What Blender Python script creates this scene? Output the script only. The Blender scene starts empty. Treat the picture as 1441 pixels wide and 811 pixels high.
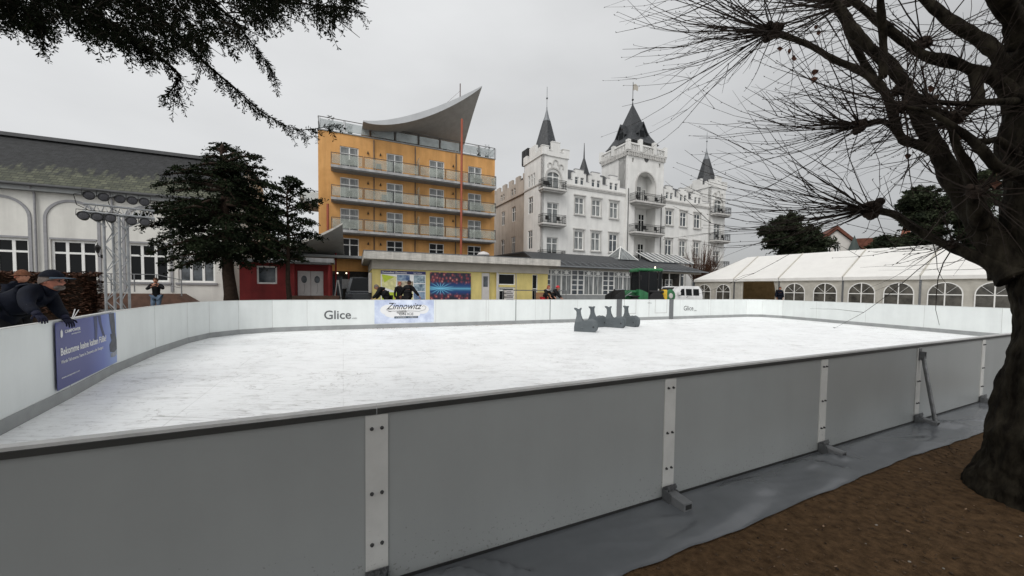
import bpy, math, random
from math import sin, cos, tan, pi, radians, sqrt, atan2, exp
from mathutils import Vector, Matrix, noise
from mathutils.geometry import tessellate_polygon
random.seed(7)
S = bpy.context.scene
COL = S.collection
R = random.uniform
# ------------------------------------------------------------------ camera
F = 520.; CX = 720.5; PIT = .0375; CY = 406.6 + F*tan(PIT); ROL = .012
CAM = Vector((0, 0, 1.34))
fw = Vector((0, cos(PIT), -sin(PIT))); r0 = Vector((1, 0, 0)); u0 = r0.cross(fw)
rt = r0*cos(ROL) + u0*sin(ROL); up = u0*cos(ROL) - r0*sin(ROL)
def ray(x, y): return fw + rt*((x-CX)/F) - up*((y-CY)/F)
def at(x, y, Y):                      # point seen at photo pixel (x, y), Y metres ahead
    d = ray(x, y); return CAM + d*(Y/d.y)
def atz(x, y, z=0.):
    d = ray(x, y); return CAM + d*((z-CAM.z)/d.z)
cd = bpy.data.cameras.new('camera'); cam = bpy.data.objects.new('camera', cd); COL.objects.link(cam)
cam.matrix_world = Matrix(((rt.x, up.x, -fw.x, CAM.x), (rt.y, up.y, -fw.y, CAM.y), (rt.z, up.z, -fw.z, CAM.z), (0, 0, 0, 1)))
cd.sensor_width = 36; cd.lens = F/1441*36; cd.shift_y = (CY-405.5)/1441; cd.clip_end = 4000; cd.clip_start = .05
S.camera = cam
# ------------------------------------------------------------------ materials
MATS = {}
def mat(name, col, rough=.6, var=.12, scale=4., bump=0., bscale=None, spec=.4, metal=0., col2=None, stretch=(1, 1, 1), alpha=None, emit=None, detail=5):
    m = bpy.data.materials.new(name); m.use_nodes = True; MATS[name] = m
    nt = m.node_tree; N = nt.nodes; L = nt.links; b = N['Principled BSDF']
    b.inputs['Roughness'].default_value = rough; b.inputs['Metallic'].default_value = metal
    b.inputs['Specular IOR Level'].default_value = spec
    tc = N.new('ShaderNodeTexCoord'); mp = N.new('ShaderNodeMapping'); mp.inputs['Scale'].default_value = stretch
    L.new(tc.outputs['Object'], mp.inputs['Vector'])
    if var > 0 or col2:
        nz = N.new('ShaderNodeTexNoise'); nz.inputs['Scale'].default_value = scale; nz.inputs['Detail'].default_value = detail
        nz.inputs['Roughness'].default_value = .62
        L.new(mp.outputs[0], nz.inputs['Vector'])
        cr = N.new('ShaderNodeValToRGB'); L.new(nz.outputs['Fac'], cr.inputs['Fac'])
        c = Vector(col); a = [max(0, k*(1-var)) for k in col]; d = col2 if col2 else [k*(1+var) for k in col]
        cr.color_ramp.elements[0].position = .35; cr.color_ramp.elements[1].position = .65
        cr.color_ramp.elements[0].color = (*a, 1); cr.color_ramp.elements[1].color = (*d, 1)
        L.new(cr.outputs['Color'], b.inputs['Base Color'])
    else:
        b.inputs['Base Color'].default_value = (*col, 1)
    if bump:
        bn = N.new('ShaderNodeTexNoise'); bn.inputs['Scale'].default_value = bscale or scale*4; bn.inputs['Detail'].default_value = 6
        L.new(mp.outputs[0], bn.inputs['Vector'])
        bp = N.new('ShaderNodeBump'); bp.inputs['Strength'].default_value = bump; bp.inputs['Distance'].default_value = .02
        L.new(bn.outputs['Fac'], bp.inputs['Height']); L.new(bp.outputs['Normal'], b.inputs['Normal'])
    if alpha is not None: b.inputs['Alpha'].default_value = alpha
    if emit: b.inputs['Emission Color'].default_value = (*emit[:3], 1); b.inputs['Emission Strength'].default_value = emit[3]
    return m
def M(n): return MATS[n]
mat('board_white', (.72, .75, .74), .38, .03, 1.5, bump=.03, bscale=30)
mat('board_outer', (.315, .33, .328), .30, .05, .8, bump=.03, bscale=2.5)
mat('board_strip', (.56, .56, .54), .5, .06, 6)
mat('kick_grey', (.28, .29, .29), .5, .1, 3)
mat('cap_light', (.5, .5, .49), .45, .1, 8)
mat('cap_dark', (.035, .035, .033), .5, .1, 8)
mat('rubber', (.02, .02, .02), .7, .1, 8)
mat('bolt', (.06, .06, .06), .3, .05, 8, metal=.7)
mat('galv', (.2, .205, .21), .38, .25, 14, metal=.75, bump=.1)
mat('post_grey', (.13, .135, .14), .5, .08, 4)
mat('hall_wall', (.62, .61, .57), .85, .05, 1.2, bump=.08, bscale=60)
mat('grey_trim', (.25, .25, .26), .7, .1, 5)
mat('white_frame', (.7, .7, .68), .5, .06, 5)
mat('glass_dark', (.008, .009, .010), .12, 0, spec=.10)
mat('glass_mid', (.05, .06, .07), .15, .6, 1.7, spec=.6)
mat('glass_curtain', (.16, .17, .17), .2, .55, 2.2, spec=.5, stretch=(3, 1, .4))
mat('mast_grey', (.10, .06, .055), .6, .1, 3)
mat('roof_ridge', (.06, .062, .064), .6, .15, 3)
mat('bark', (.014, .011, .008), .95, .5, 16, bump=1., bscale=30, col2=(.036, .031, .022), stretch=(1, 1, .35))
mat('bark_mid', (.03, .02, .015), .9, .3, 8, bump=.6)
mat('twig', (.03, .023, .019), .8, .3, 10)
mat('knob', (.03, .024, .02), .95, .4, 20, bump=1., bscale=40, col2=(.06, .044, .036))
mat('leaf_dead', (.09, .035, .02), .8, .3, 9)
mat('needle', (.008, .011, .006), .7, .4, 6, spec=.15, col2=(.014, .019, .009))
mat('foliage_mid', (.008, .012, .007), .75, .5, 1.2, spec=.12, col2=(.018, .025, .012))
mat('foliage_pine', (.02, .028, .017), .7, .4, .5, spec=.2, col2=(.045, .055, .03))
mat('hedge', (.075, .036, .024), .85, .5, 6, col2=(.15, .075, .05))
mat('lawn', (.05, .06, .024), .95, .4, 3, bump=.5)
mat('orange_wall', (.58, .30, .10), .85, .08, .7, bump=.06, bscale=50, col2=(.64, .345, .125))
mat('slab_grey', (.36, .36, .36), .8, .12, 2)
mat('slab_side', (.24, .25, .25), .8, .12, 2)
mat('orange_steel', (.30, .075, .04), .5, .1, 3)
mat('rail_dark', (.06, .06, .06), .5, .1, 5)
mat('frosted', (.34, .37, .33), .3, .2, 1.0, alpha=.38)
mat('frosted_roof', (.36, .40, .40), .3, .2, 1.0, alpha=.5)
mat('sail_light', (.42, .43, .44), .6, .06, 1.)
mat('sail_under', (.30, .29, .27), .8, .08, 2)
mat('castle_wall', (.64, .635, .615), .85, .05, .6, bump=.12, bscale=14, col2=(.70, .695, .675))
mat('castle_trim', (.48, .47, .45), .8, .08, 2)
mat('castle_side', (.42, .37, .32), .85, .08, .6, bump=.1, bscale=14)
mat('slate', (.028, .031, .034), .5, .3, 6, bump=.2, col2=(.055, .058, .062))
mat('zinc', (.15, .16, .17), .5, .15, 4, metal=.2)
mat('black_metal', (.018, .018, .018), .5, .1, 5)
mat('pav_yellow', (.60, .50, .19), .8, .06, 1.5)
mat('pav_band', (.40, .37, .32), .8, .08, 2)
mat('fascia', (.50, .48, .44), .75, .16, 2.5, stretch=(1, 1, 5))
mat('red_wall', (.20, .018, .018), .75, .12, 1.5)
mat('door_white', (.5, .48, .47), .6, .06, 3)
mat('tent_roof', (.84, .83, .80), .5, .02, 1.0)
mat('tent_wall', (.52, .50, .45), .6, .14, 2.2, bump=.3, bscale=5)
mat('tent_bar', (.74, .73, .70), .5, .05, 3)
mat('tent_inside', (.30, .21, .11), .8, .2, 2)
mat('window_film', (.07, .065, .055), .2, .6, 1.4, spec=.5)
mat('whale', (.085, .098, .105), .55, .1, 5, bump=.06)
mat('green_paint', (.025, .145, .055), .35, .1, 3)
mat('yellow_paint', (.62, .40, .03), .5, .1, 5)
mat('van_white', (.68, .68, .68), .25, .04, 2, spec=.6)
mat('tyre', (.015, .015, .015), .8, .1, 10)
mat('house_white', (.55, .53, .5), .85, .05, 1)
mat('roof_red', (.12, .045, .028), .8, .25, 1.2, col2=(.16, .065, .045))
mat('roof_green', (.045, .06, .055), .7, .1, 1)
mat('spire_orange', (.25, .09, .055), .7, .1, 1)
mat('brick_brown', (.10, .055, .038), .85, .25, 3)
mat('wood_brown', (.26, .14, .07), .75, .2, 4)
mat('paving', (.16, .155, .15), .9, .15, 1.2, bump=.2)
mat('skin', (.42, .20, .13), .6, .12, 12)
mat('skin_ruddy', (.38, .15, .10), .6, .2, 14)
mat('navy', (.0035, .005, .011), .75, .3, 6, bump=.5, bscale=9)
mat('navy_light', (.03, .055, .085), .7, .2, 8)
mat('cloth_black', (.012, .012, .013), .85, .3, 6, bump=.3)
mat('jeans', (.10, .14, .20), .85, .2, 9)
mat('cloth_red', (.45, .02, .03), .8, .15, 8)
mat('cloth_grey', (.35, .35, .36), .85, .15, 8)
mat('hair_brown', (.06, .03, .018), .8, .3, 20)
mat('hair_red', (.24, .06, .03), .8, .3, 20)
mat('hair_grey', (.12, .10, .09), .8, .3, 20)
mat('knit_orange', (.12, .045, .02), .9, .3, 30, bump=.6, bscale=60)
mat('white', (.75, .75, .75), .5, 0)
mat('ink', (.02, .02, .022), .5, 0)
mat('ink_grey', (.10, .105, .11), .5, 0)
mat('glove', (.008, .009, .022), .7, .3, 10)
mat('glove_red', (.13, .015, .018), .7, .3, 10)
mat('lens', (.035, .035, .04), .2, .5, 40, spec=.6)
mat('lamp_black', (.014, .014, .014), .45, .1, 5)
mat('alu', (.30, .31, .32), .4, .15, 6, metal=.6)
mat('lamp_lit', (.8, .75, .6), .5, 0, emit=(1, .85, .6, 2.2))
mat('shop_dark', (.03, .025, .022), .6, .8, 1.5)
mat('car_dark', (.02, .024, .03), .25, .1, 2, spec=.6)
mat('debris', (.30, .20, .13), .9, .3, 9)
mat('pebble', (.30, .27, .23), .8, .3, 9)
for n_, v_ in (('navy', .12), ('cloth_black', .1), ('jeans', .15), ('bark', .1), ('bark_mid', .1), ('foliage_mid', .05), ('needle', .03), ('lamp_black', .2), ('lens', .3), ('hair_brown', .15), ('glove', .15), ('black_metal', .25), ('slate', .25), ('twig', .1), ('knob', .1), ('hedge', .1), ('foliage_pine', .08), ('shop_dark', .2), ('roof_red', .2), ('castle_wall', .2), ('hair_grey', .15)):
    M(n_).node_tree.nodes['Principled BSDF'].inputs['Specular IOR Level'].default_value = v_
M('lens').node_tree.nodes['Principled BSDF'].inputs['Roughness'].default_value = .5
def streaks(name, amt=.25, sc=1.6):                  # rain streaks and grime: long vertical stains multiplied over the paint
    m = M(name); nt = m.node_tree; N = nt.nodes; L = nt.links; b = N['Principled BSDF']; src = b.inputs['Base Color'].links[0].from_socket
    tc = N.new('ShaderNodeTexCoord'); mp = N.new('ShaderNodeMapping'); mp.inputs['Scale'].default_value = (1, 1, .12); L.new(tc.outputs['Object'], mp.inputs[0])
    n = N.new('ShaderNodeTexNoise'); n.inputs['Scale'].default_value = sc; n.inputs['Detail'].default_value = 7; n.inputs['Roughness'].default_value = .65; L.new(mp.outputs[0], n.inputs['Vector'])
    r = N.new('ShaderNodeMapRange'); r.inputs['From Min'].default_value = .42; r.inputs['From Max'].default_value = .68; r.inputs['To Min'].default_value = 1; r.inputs['To Max'].default_value = 1-amt; L.new(n.outputs['Fac'], r.inputs['Value'])
    x = N.new('ShaderNodeMix'); x.data_type = 'RGBA'; x.blend_type = 'MULTIPLY'; x.inputs['Factor'].default_value = 1; L.new(src, x.inputs['A']); L.new(r.outputs['Result'], x.inputs['B']); L.new(x.outputs['Result'], b.inputs['Base Color'])
for n_, a_, s_ in (('castle_wall', .12, 1.6), ('castle_trim', .2, 2.), ('castle_side', .25, 1.6), ('orange_wall', .25, 1.2), ('hall_wall', .16, 1.2), ('fascia', .35, 2.5), ('slab_grey', .35, 2.), ('pav_yellow', .2, 2.), ('red_wall', .3, 1.5), ('board_outer', .05, 2.2), ('board_white', .07, 2.), ('tent_roof', .06, 1.5), ('van_white', .2, 3), ('green_paint', .4, 4)): streaks(n_, a_, s_)
def spatter(name):                                     # mud splashed up from the ground, fading out above 20 cm
    m = M(name); nt = m.node_tree; N = nt.nodes; L = nt.links; b = N['Principled BSDF']; src = b.inputs['Base Color'].links[0].from_socket
    tc = N.new('ShaderNodeTexCoord'); sp = N.new('ShaderNodeSeparateXYZ'); L.new(tc.outputs['Object'], sp.inputs[0])
    n = N.new('ShaderNodeTexNoise'); n.inputs['Scale'].default_value = 70; n.inputs['Detail'].default_value = 4; L.new(tc.outputs['Object'], n.inputs['Vector'])
    z = N.new('ShaderNodeMapRange'); z.inputs['From Min'].default_value = .05; z.inputs['From Max'].default_value = .45; z.inputs['To Min'].default_value = .12; z.inputs['To Max'].default_value = -.06; L.new(sp.outputs['Z'], z.inputs['Value'])
    a = N.new('ShaderNodeMath'); a.operation = 'ADD'; L.new(n.outputs['Fac'], a.inputs[0]); L.new(z.outputs['Result'], a.inputs[1])
    r = N.new('ShaderNodeMapRange'); r.inputs['From Min'].default_value = .72; r.inputs['From Max'].default_value = .78; r.inputs['To Max'].default_value = .35; L.new(a.outputs[0], r.inputs['Value'])
    x = N.new('ShaderNodeMix'); x.data_type = 'RGBA'; L.new(r.outputs['Result'], x.inputs['Factor']); L.new(src, x.inputs['A']); x.inputs['B'].default_value = (.06, .04, .025, 1); L.new(x.outputs['Result'], b.inputs['Base Color'])
for n_ in ('board_outer', 'board_strip'): spatter(n_)
def translucent(name, f):
    m = M(name); nt = m.node_tree; N = nt.nodes; L = nt.links; b = N['Principled BSDF']; o = N['Material Output']
    t = N.new('ShaderNodeBsdfTranslucent'); t.inputs['Color'].default_value = (.8, .78, .70, 1); mx = N.new('ShaderNodeMixShader'); mx.inputs[0].default_value = f
    L.new(b.outputs[0], mx.inputs[1]); L.new(t.outputs[0], mx.inputs[2]); L.new(mx.outputs[0], o.inputs['Surface'])
translucent('tent_roof', .22); translucent('tent_wall', .3)
# ------------------------------------------------------------------ mesh building
PM = {}
class MB:
    def __init__(s): s.v = []; s.f = []; s.m = []; s.k = 0
    def add(s, vs, fs, mi=None):
        n = len(s.v); s.v += [tuple(v) for v in vs]; s.f += [tuple(i+n for i in f) for f in fs]
        s.m += [s.k if mi is None else mi]*len(fs); return s
    def box(s, x0, x1, y0, y1, z0, z1, mi=None):
        return s.add([(x0,y0,z0),(x1,y0,z0),(x1,y1,z0),(x0,y1,z0),(x0,y0,z1),(x1,y0,z1),(x1,y1,z1),(x0,y1,z1)],
              [(0,3,2,1),(4,5,6,7),(0,1,5,4),(1,2,6,5),(2,3,7,6),(3,0,4,7)], mi)
    def bbox(s, x0, x1, y0, y1, z0, z1, b=.01, mi=None):       # chamfered box
        P = []
        for z, i in ((z0, b), (z0+b, 0), (z1-b, 0), (z1, b)):
            for (x, y) in ((x0+b+i*0, y0+i), (x1-b, y0+i), (x1-i, y0+b), (x1-i, y1-b), (x1-b, y1-i), (x0+b, y1-i), (x0+i, y1-b), (x0+i, y0+b)):
                P.append((x, y, z))
        Fc = [tuple(range(7, -1, -1)), tuple(range(24, 32))]
        for k in range(3):
            for j in range(8):
                a = k*8+j; c = k*8+(j+1) % 8; Fc.append((a, c, c+8, a+8))
        return s.add(P, Fc, mi)
    def tube(s, pts, rs, n=6, cap=True, mi=None):
        pts = [Vector(p) for p in pts]
        if not hasattr(rs, '__len__'): rs = [rs]*len(pts)
        P = []; Fc = []; prev = None
        for i, p in enumerate(pts):
            t = (pts[min(i+1, len(pts)-1)] - pts[max(i-1, 0)])
            if t.length < 1e-9: t = Vector((0, 0, 1))
            t.normalize()
            if prev is None:
                a = t.orthogonal().normalized()
                if abs(t.z) < .9: a = t.cross(Vector((0, 0, 1))).normalized()
                else: a = t.cross(Vector((0, 1, 0))).normalized()
            else:
                a = prev - t*prev.dot(t)
                a = a.normalized() if a.length > 1e-6 else t.orthogonal().normalized()
            prev = a; b = t.cross(a)
            for k in range(n):
                w = 2*pi*k/n + pi/n; P.append(p + (a*cos(w) + b*sin(w))*rs[i])
        for i in range(len(pts)-1):
            for k in range(n):
                q = i*n+k; w = i*n+(k+1) % n; Fc.append((q, w, w+n, q+n))
        if cap: Fc.append(tuple(range(n-1, -1, -1))); Fc.append(tuple(range((len(pts)-1)*n, len(pts)*n)))
        return s.add(P, Fc, mi)
    def bar(s, p, q, w, h=None, mi=None):
        h = h or w; p = Vector(p); q = Vector(q); t = (q-p).normalized()
        a = t.cross(Vector((0, 0, 1)))
        a = a.normalized() if a.length > 1e-4 else Vector((1, 0, 0))
        b = t.cross(a).normalized(); P = []
        for c in (p, q):
            for (i, j) in ((-1, -1), (1, -1), (1, 1), (-1, 1)): P.append(c + a*(i*w/2) + b*(j*h/2))
        return s.add(P, [(0,3,2,1),(4,5,6,7),(0,1,5,4),(1,2,6,5),(2,3,7,6),(3,0,4,7)], mi)
    def prism(s, poly, y0, y1, mi=None):                        # polygon in x-z, extruded along y
        n = len(poly); P = [(x, y0, z) for x, z in poly] + [(x, y1, z) for x, z in poly]
        tri = tessellate_polygon([[Vector((x, z, 0)) for x, z in poly]])
        Fc = [tuple(t) for t in tri] + [tuple(i+n for i in reversed(t)) for t in tri]
        for i in range(n): j = (i+1) % n; Fc.append((i, j, j+n, i+n))
        return s.add(P, Fc, mi)
    def lathe(s, prof, n=16, c=(0, 0, 0), mi=None, ax=None):
        P = []; Fc = []; c = Vector(c)
        for r, z in prof:
            for k in range(n):
                w = 2*pi*k/n + pi/n; v = Vector((r*cos(w), r*sin(w), z))
                if ax is not None: v = ax @ v
                P.append(c+v)
        for i in range(len(prof)-1):
            for k in range(n): q = i*n+k; w = i*n+(k+1) % n; Fc.append((q, w, w+n, q+n))
        Fc.append(tuple(range(n-1, -1, -1))); Fc.append(tuple(range((len(prof)-1)*n, len(prof)*n)))
        return s.add(P, Fc, mi)
    def ball(s, c, r, n=12, m=8, mi=None, ax=None):
        if not hasattr(r, '__len__'): r = (r, r, r)
        P = []; Fc = []; c = Vector(c)
        for i in range(m+1):
            th = pi*i/m
            for k in range(n):
                w = 2*pi*k/n; v = Vector((r[0]*sin(th)*cos(w), r[1]*sin(th)*sin(w), r[2]*cos(th)))
                if ax is not None: v = ax @ v
                P.append(c+v)
        for i in range(m):
            for k in range(n): q = i*n+k; w = i*n+(k+1) % n; Fc.append((q, q+n, w+n, w))
        return s.add(P, Fc, mi)
    def wall(s, x0, x1, z0, z1, holes, y=0., depth=.25, thick=.35, mi=None, back=True):
        """front face at y, with rectangular holes (x0,x1,z0,z1) and reveals going in by depth"""
        xs = sorted({x0, x1} | {h[0] for h in holes} | {h[1] for h in holes}); xs = [x for x in xs if x0 <= x <= x1]
        zs = sorted({z0, z1} | {h[2] for h in holes} | {h[3] for h in holes}); zs = [z for z in zs if z0 <= z <= z1]
        for i in range(len(xs)-1):
            for j in range(len(zs)-1):
                a, b, c, d = xs[i], xs[i+1], zs[j], zs[j+1]; mx, mz = (a+b)/2, (c+d)/2
                if any(h[0] < mx < h[1] and h[2] < mz < h[3] for h in holes): continue
                s.add([(a, y, c), (b, y, c), (b, y, d), (a, y, d)], [(0, 1, 2, 3)], mi)
        for h in holes:
            dp = h[4] if len(h) > 4 else depth; a, b, c, d = h[:4]
            s.add([(a,y,c),(b,y,c),(b,y,d),(a,y,d),(a,y+dp,c),(b,y+dp,c),(b,y+dp,d),(a,y+dp,d)], [(0,4,5,1),(1,5,6,2),(2,6,7,3),(3,7,4,0)] + ([(4,7,6,5)] if back else []), mi)
        thick = max([thick]+[(h[4] if len(h) > 4 else depth)+.03 for h in holes])
        s.add([(x0,y,z0),(x1,y,z0),(x1,y,z1),(x0,y,z1),(x0,y+thick,z0),(x1,y+thick,z0),(x1,y+thick,z1),(x0,y+thick,z1)], [(0,4,5,1),(1,5,6,2),(2,6,7,3),(3,7,4,0),(4,5,6,7)], mi)
        return s
    def build(s, name, mats, parent=None, world=False, smooth=False, loc=None, rz=None, **props):
        me = bpy.data.meshes.new(name); vs = s.v
        if world and parent is not None:
            T = PM[parent.name].inverted(); vs = [tuple(T @ Vector(v)) for v in vs]
        me.from_pydata(vs, [], s.f)
        if isinstance(mats, str): mats = [mats]
        for m in mats: me.materials.append(M(m))
        if len(mats) > 1: me.polygons.foreach_set('material_index', s.m)
        if smooth is True: me.polygons.foreach_set('use_smooth', [True]*len(me.polygons))
        elif smooth: me.polygons.foreach_set('use_smooth', [True]*len(me.polygons)); me.set_sharp_from_angle(angle=radians(smooth))
        me.update(); return link(name, me, parent, loc, rz, **props)
def link(name, data, parent=None, loc=None, rz=None, **props):
    o = bpy.data.objects.new(name, data); COL.objects.link(o)
    if parent is not None: o.parent = parent
    if loc is not None: o.location = loc
    if rz is not None: o.rotation_euler = (0, 0, rz)
    if parent is None: PM[o.name] = Matrix.Translation(o.location) @ Matrix.Rotation(o.rotation_euler.z, 4, 'Z')
    for k, v in props.items(): o[k] = v
    return o
def thing(name, label, cat, loc=(0, 0, 0), rz=0, group=None):
    o = link(name, None, None, loc, rz, label=label, category=cat); o.empty_display_size = .3
    if group: o['group'] = group
    return o
def bx(name, m, parent, x0, x1, y0, y1, z0, z1, **k): return MB().box(x0, x1, y0, y1, z0, z1).build(name, m, parent, **k)
def dup(root, loc, rz, label, extra=None):
    r = root.copy(); COL.objects.link(r); r.location = loc; r.rotation_euler = (0, 0, rz); r['label'] = label
    for ch in list(root.children):
        c = ch.copy(); COL.objects.link(c); c.parent = r
        for g in ch.children: d = g.copy(); COL.objects.link(d); d.parent = c
    return r
def frame_on(o, right, out):       # matrix placing text/decals: x along right, y up, z out
    X = Vector(right).normalized(); Z = Vector(out).normalized(); Y = Z.cross(X)
    return Matrix(((X.x, Y.x, Z.x, o[0]), (X.y, Y.y, Z.y, o[1]), (X.z, Y.z, Z.z, o[2]), (0, 0, 0, 1)))
def text(name, body, size, mtx, m, parent, width=None, shear=0, bold=0, ext=.001, sy=1.):
    cu = bpy.data.curves.new(name, 'FONT'); cu.body = body; cu.size = size; cu.extrude = ext; cu.shear = shear; cu.offset = bold
    cu.resolution_u = 3; t = bpy.data.objects.new('tmp', cu); COL.objects.link(t)
    dg = bpy.context.evaluated_depsgraph_get(); me = bpy.data.meshes.new_from_object(t.evaluated_get(dg))
    bpy.data.objects.remove(t)
    xs = [v.co.x for v in me.vertices]; k = 1.
    if width and xs: k = width/(max(xs)-min(xs))
    x0 = min(xs) if xs else 0
    T = PM[parent.name].inverted() if parent.name in PM else (PM[parent.parent.name].inverted() if parent.parent else Matrix())
    for v in me.vertices: v.co = T @ (mtx @ Vector(((v.co.x-x0)*k, v.co.y*sy, v.co.z)))
    me.materials.clear(); me.materials.append(M(m)); me.name = name
    return link(name, me, parent)
WC = {}
def window(parent, x, y, z, w, h, rz=0, cols=2, trans=.68, style='w', fr='white_frame', pane='glass_mid', name='window', t=.07):
    """window standing at (x,y,z)=bottom centre, outer side faces -y of its own frame; the pane is a sub-part"""
    key = (round(w, 2), round(h, 2), cols, trans, fr, pane, t, name)
    if key not in WC:
        b = MB(); hw = w/2
        b.box(-hw, -hw+t, 0, .07, 0, h); b.box(hw-t, hw, 0, .07, 0, h); b.box(-hw+t, hw-t, 0, .07, 0, t); b.box(-hw+t, hw-t, 0, .07, h-t, h)
        for c in range(1, cols): xx = -hw + w*c/cols; b.box(xx-t*.6, xx+t*.6, .002, .072, t, h-t)
        if trans:
            for tz in (trans if hasattr(trans, '__len__') else (trans,)): b.box(-hw+t, hw-t, .004, .066, h*tz-t/2, h*tz+t/2)
        g = MB().box(-hw+t*.5, hw-t*.5, .045, .055, t*.5, h-t*.5)
        fo = b.build(name, fr, parent); go = g.build('pane', pane, fo); WC[key] = (fo.data, go.data)
    else:
        fo = link(name, WC[key][0], parent); go = link('pane', WC[key][1], fo)
    fo.location = (x, y, z); fo.rotation_euler = (0, 0, rz)
    return fo
class Fac:
    def __init__(s, X, Y, a):
        s.O = Vector((X, Y, 0)); s.a = radians(a); s.d = Vector((cos(s.a), sin(s.a), 0)); s.n = Vector((-sin(s.a), cos(s.a), 0))
    def sz(s, x, y, off=0):
        d = ray(x, y); t = (s.O + s.n*off - CAM).dot(s.n)/d.dot(s.n); P = CAM + d*t; return (P-s.O).dot(s.d), P.z
    def P(s, x, y, z): return s.O + s.d*x + s.n*y + Vector((0, 0, z))
# ------------------------------------------------------------------ render, sky, sun
S.view_settings.view_transform = 'Standard'; S.view_settings.look = 'None'; S.view_settings.gamma = 1
S.view_settings.exposure = .2; S.view_settings.use_curve_mapping = False
S.render.engine = 'CYCLES'
W = bpy.data.worlds.new('World'); S.world = W; W.use_nodes = True
nt = W.node_tree; N = nt.nodes; L = nt.links; bg = N['Background']
SUN_EL = radians(45); SUN_AZ = radians(205)
sky = N.new('ShaderNodeTexSky'); sky.sky_type = 'NISHITA'; sky.sun_disc = False; sky.sun_elevation = SUN_EL; sky.sun_rotation = SUN_AZ
sky.air_density = 1; sky.dust_density = 3
tc = N.new('ShaderNodeTexCoord'); sp = N.new('ShaderNodeSeparateXYZ'); L.new(tc.outputs['Generated'], sp.inputs[0])
def math_(op, a, b=None, c=None):
    n = N.new('ShaderNodeMath'); n.operation = op
    for i, v in enumerate((a, b, c)):
        if v is None: continue
        if isinstance(v, (int, float)): n.inputs[i].default_value = v
        else: L.new(v, n.inputs[i])
    return n.outputs[0]
zz = math_('MAXIMUM', sp.outputs['Z'], 0.)
mp = N.new('ShaderNodeMapping'); mp.inputs['Scale'].default_value = (1.2, 1.2, 3.2); mp.inputs['Rotation'].default_value = (0, .25, .4); L.new(tc.outputs['Generated'], mp.inputs[0])
nz = N.new('ShaderNodeTexNoise'); nz.inputs['Scale'].default_value = 1.6; nz.inputs['Detail'].default_value = 5; nz.inputs['Roughness'].default_value = .5
L.new(mp.outputs[0], nz.inputs['Vector'])
# overcast cloud layer: brighter towards the zenith and towards the hidden sun (front left)
el = math_('MULTIPLY_ADD', zz, 2.8, 4.95)
lf = math_('MULTIPLY_ADD', sp.outputs['X'], -1.5, 0.)
fr_ = math_('MULTIPLY', math_('MAXIMUM', math_('MULTIPLY', sp.outputs['Y'], -1.), 0.), 6.5)
nn = math_('MULTIPLY_ADD', nz.outputs['Fac'], 2.6, -1.3)
tot = math_('ADD', math_('ADD', el, lf), math_('ADD', fr_, nn))
cb = N.new('ShaderNodeCombineColor')
L.new(math_('MULTIPLY', tot, .985), cb.inputs[0]); L.new(math_('MULTIPLY', tot, .995), cb.inputs[1]); L.new(math_('MULTIPLY', tot, 1.0), cb.inputs[2])
mx = N.new('ShaderNodeMix'); mx.data_type = 'RGBA'; mx.inputs['Factor'].default_value = .94
L.new(sky.outputs['Color'], mx.inputs['A']); L.new(cb.outputs[0], mx.inputs['B']); L.new(mx.outputs['Result'], bg.inputs['Color'])
bg.inputs['Strength'].default_value = .1
sd = bpy.data.lights.new('sun', 'SUN'); sd.energy = 1.3; sd.angle = radians(25); sd.color = (1, .97, .93)
so = bpy.data.objects.new('sun', sd); COL.objects.link(so)
# Nishita: sun_rotation measured from +Y towards +X
dv = Vector((sin(SUN_AZ)*cos(SUN_EL), cos(SUN_AZ)*cos(SUN_EL), sin(SUN_EL)))
so.rotation_euler = dv.to_track_quat('Z', 'Y').to_euler()
# ------------------------------------------------------------------ rink outline (inside face of the boards)
BN = Vector((.909, .4165, 0)).normalized(); B0 = Vector((-.6, 1.63, 0)); STEP = 1.77
NL = Vector((BN.y, -BN.x, 0))                      # outward (towards the camera)
near_pts = [B0 + BN*(STEP*k) for k in range(-2, 14)]
left_pts = [near_pts[0], Vector((-4.75, 2.1, 0)), Vector((-5.72, 4.05, 0)), Vector((-6.62, 5.50, 0)), Vector((-7.62, 7.0, 0)), Vector((-8.72, 9.0, 0)), Vector((-9.55, 10.85, 0)), Vector((-9.85, 12.0, 0)), Vector((-9.6, 12.95, 0)), Vector((-8.9, 13.7, 0))]
FA = Vector((-7.94, 14.3, 0)); FB = Vector((16.0, 25.2, 0)); FD = (FB-FA).normalized()
far_pts = [FA + FD*((FB-FA).length*k/10.5) for k in range(0, 11)] + [FB]
right_pts = [FB, Vector((17.1, 25.2, 0)), Vector((17.75, 24.2, 0)), Vector((18.15, 22.0, 0)), Vector((18.6, 19.4, 0)), Vector((19.0, 17.0, 0)), Vector((19.4, 14.6, 0)), near_pts[-1]]
outline = near_pts + list(reversed(right_pts))[1:] + list(reversed(far_pts))[1:] + list(reversed(left_pts))[:-1]
# ------------------------------------------------------------------ ground with the lowered rink cut out of it
GZ = -.06
big = [Vector((-400, -60, GZ)), Vector((400, -60, GZ)), Vector((400, 600, GZ)), Vector((-400, 600, GZ))]
g = MB(); loops = [big, [Vector((p.x, p.y, GZ)) for p in outline]]; allp = loops[0] + loops[1]
g.add(allp, [tuple(t) for t in tessellate_polygon(loops)])
g.build('ground', 'paving', kind='structure')
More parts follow.
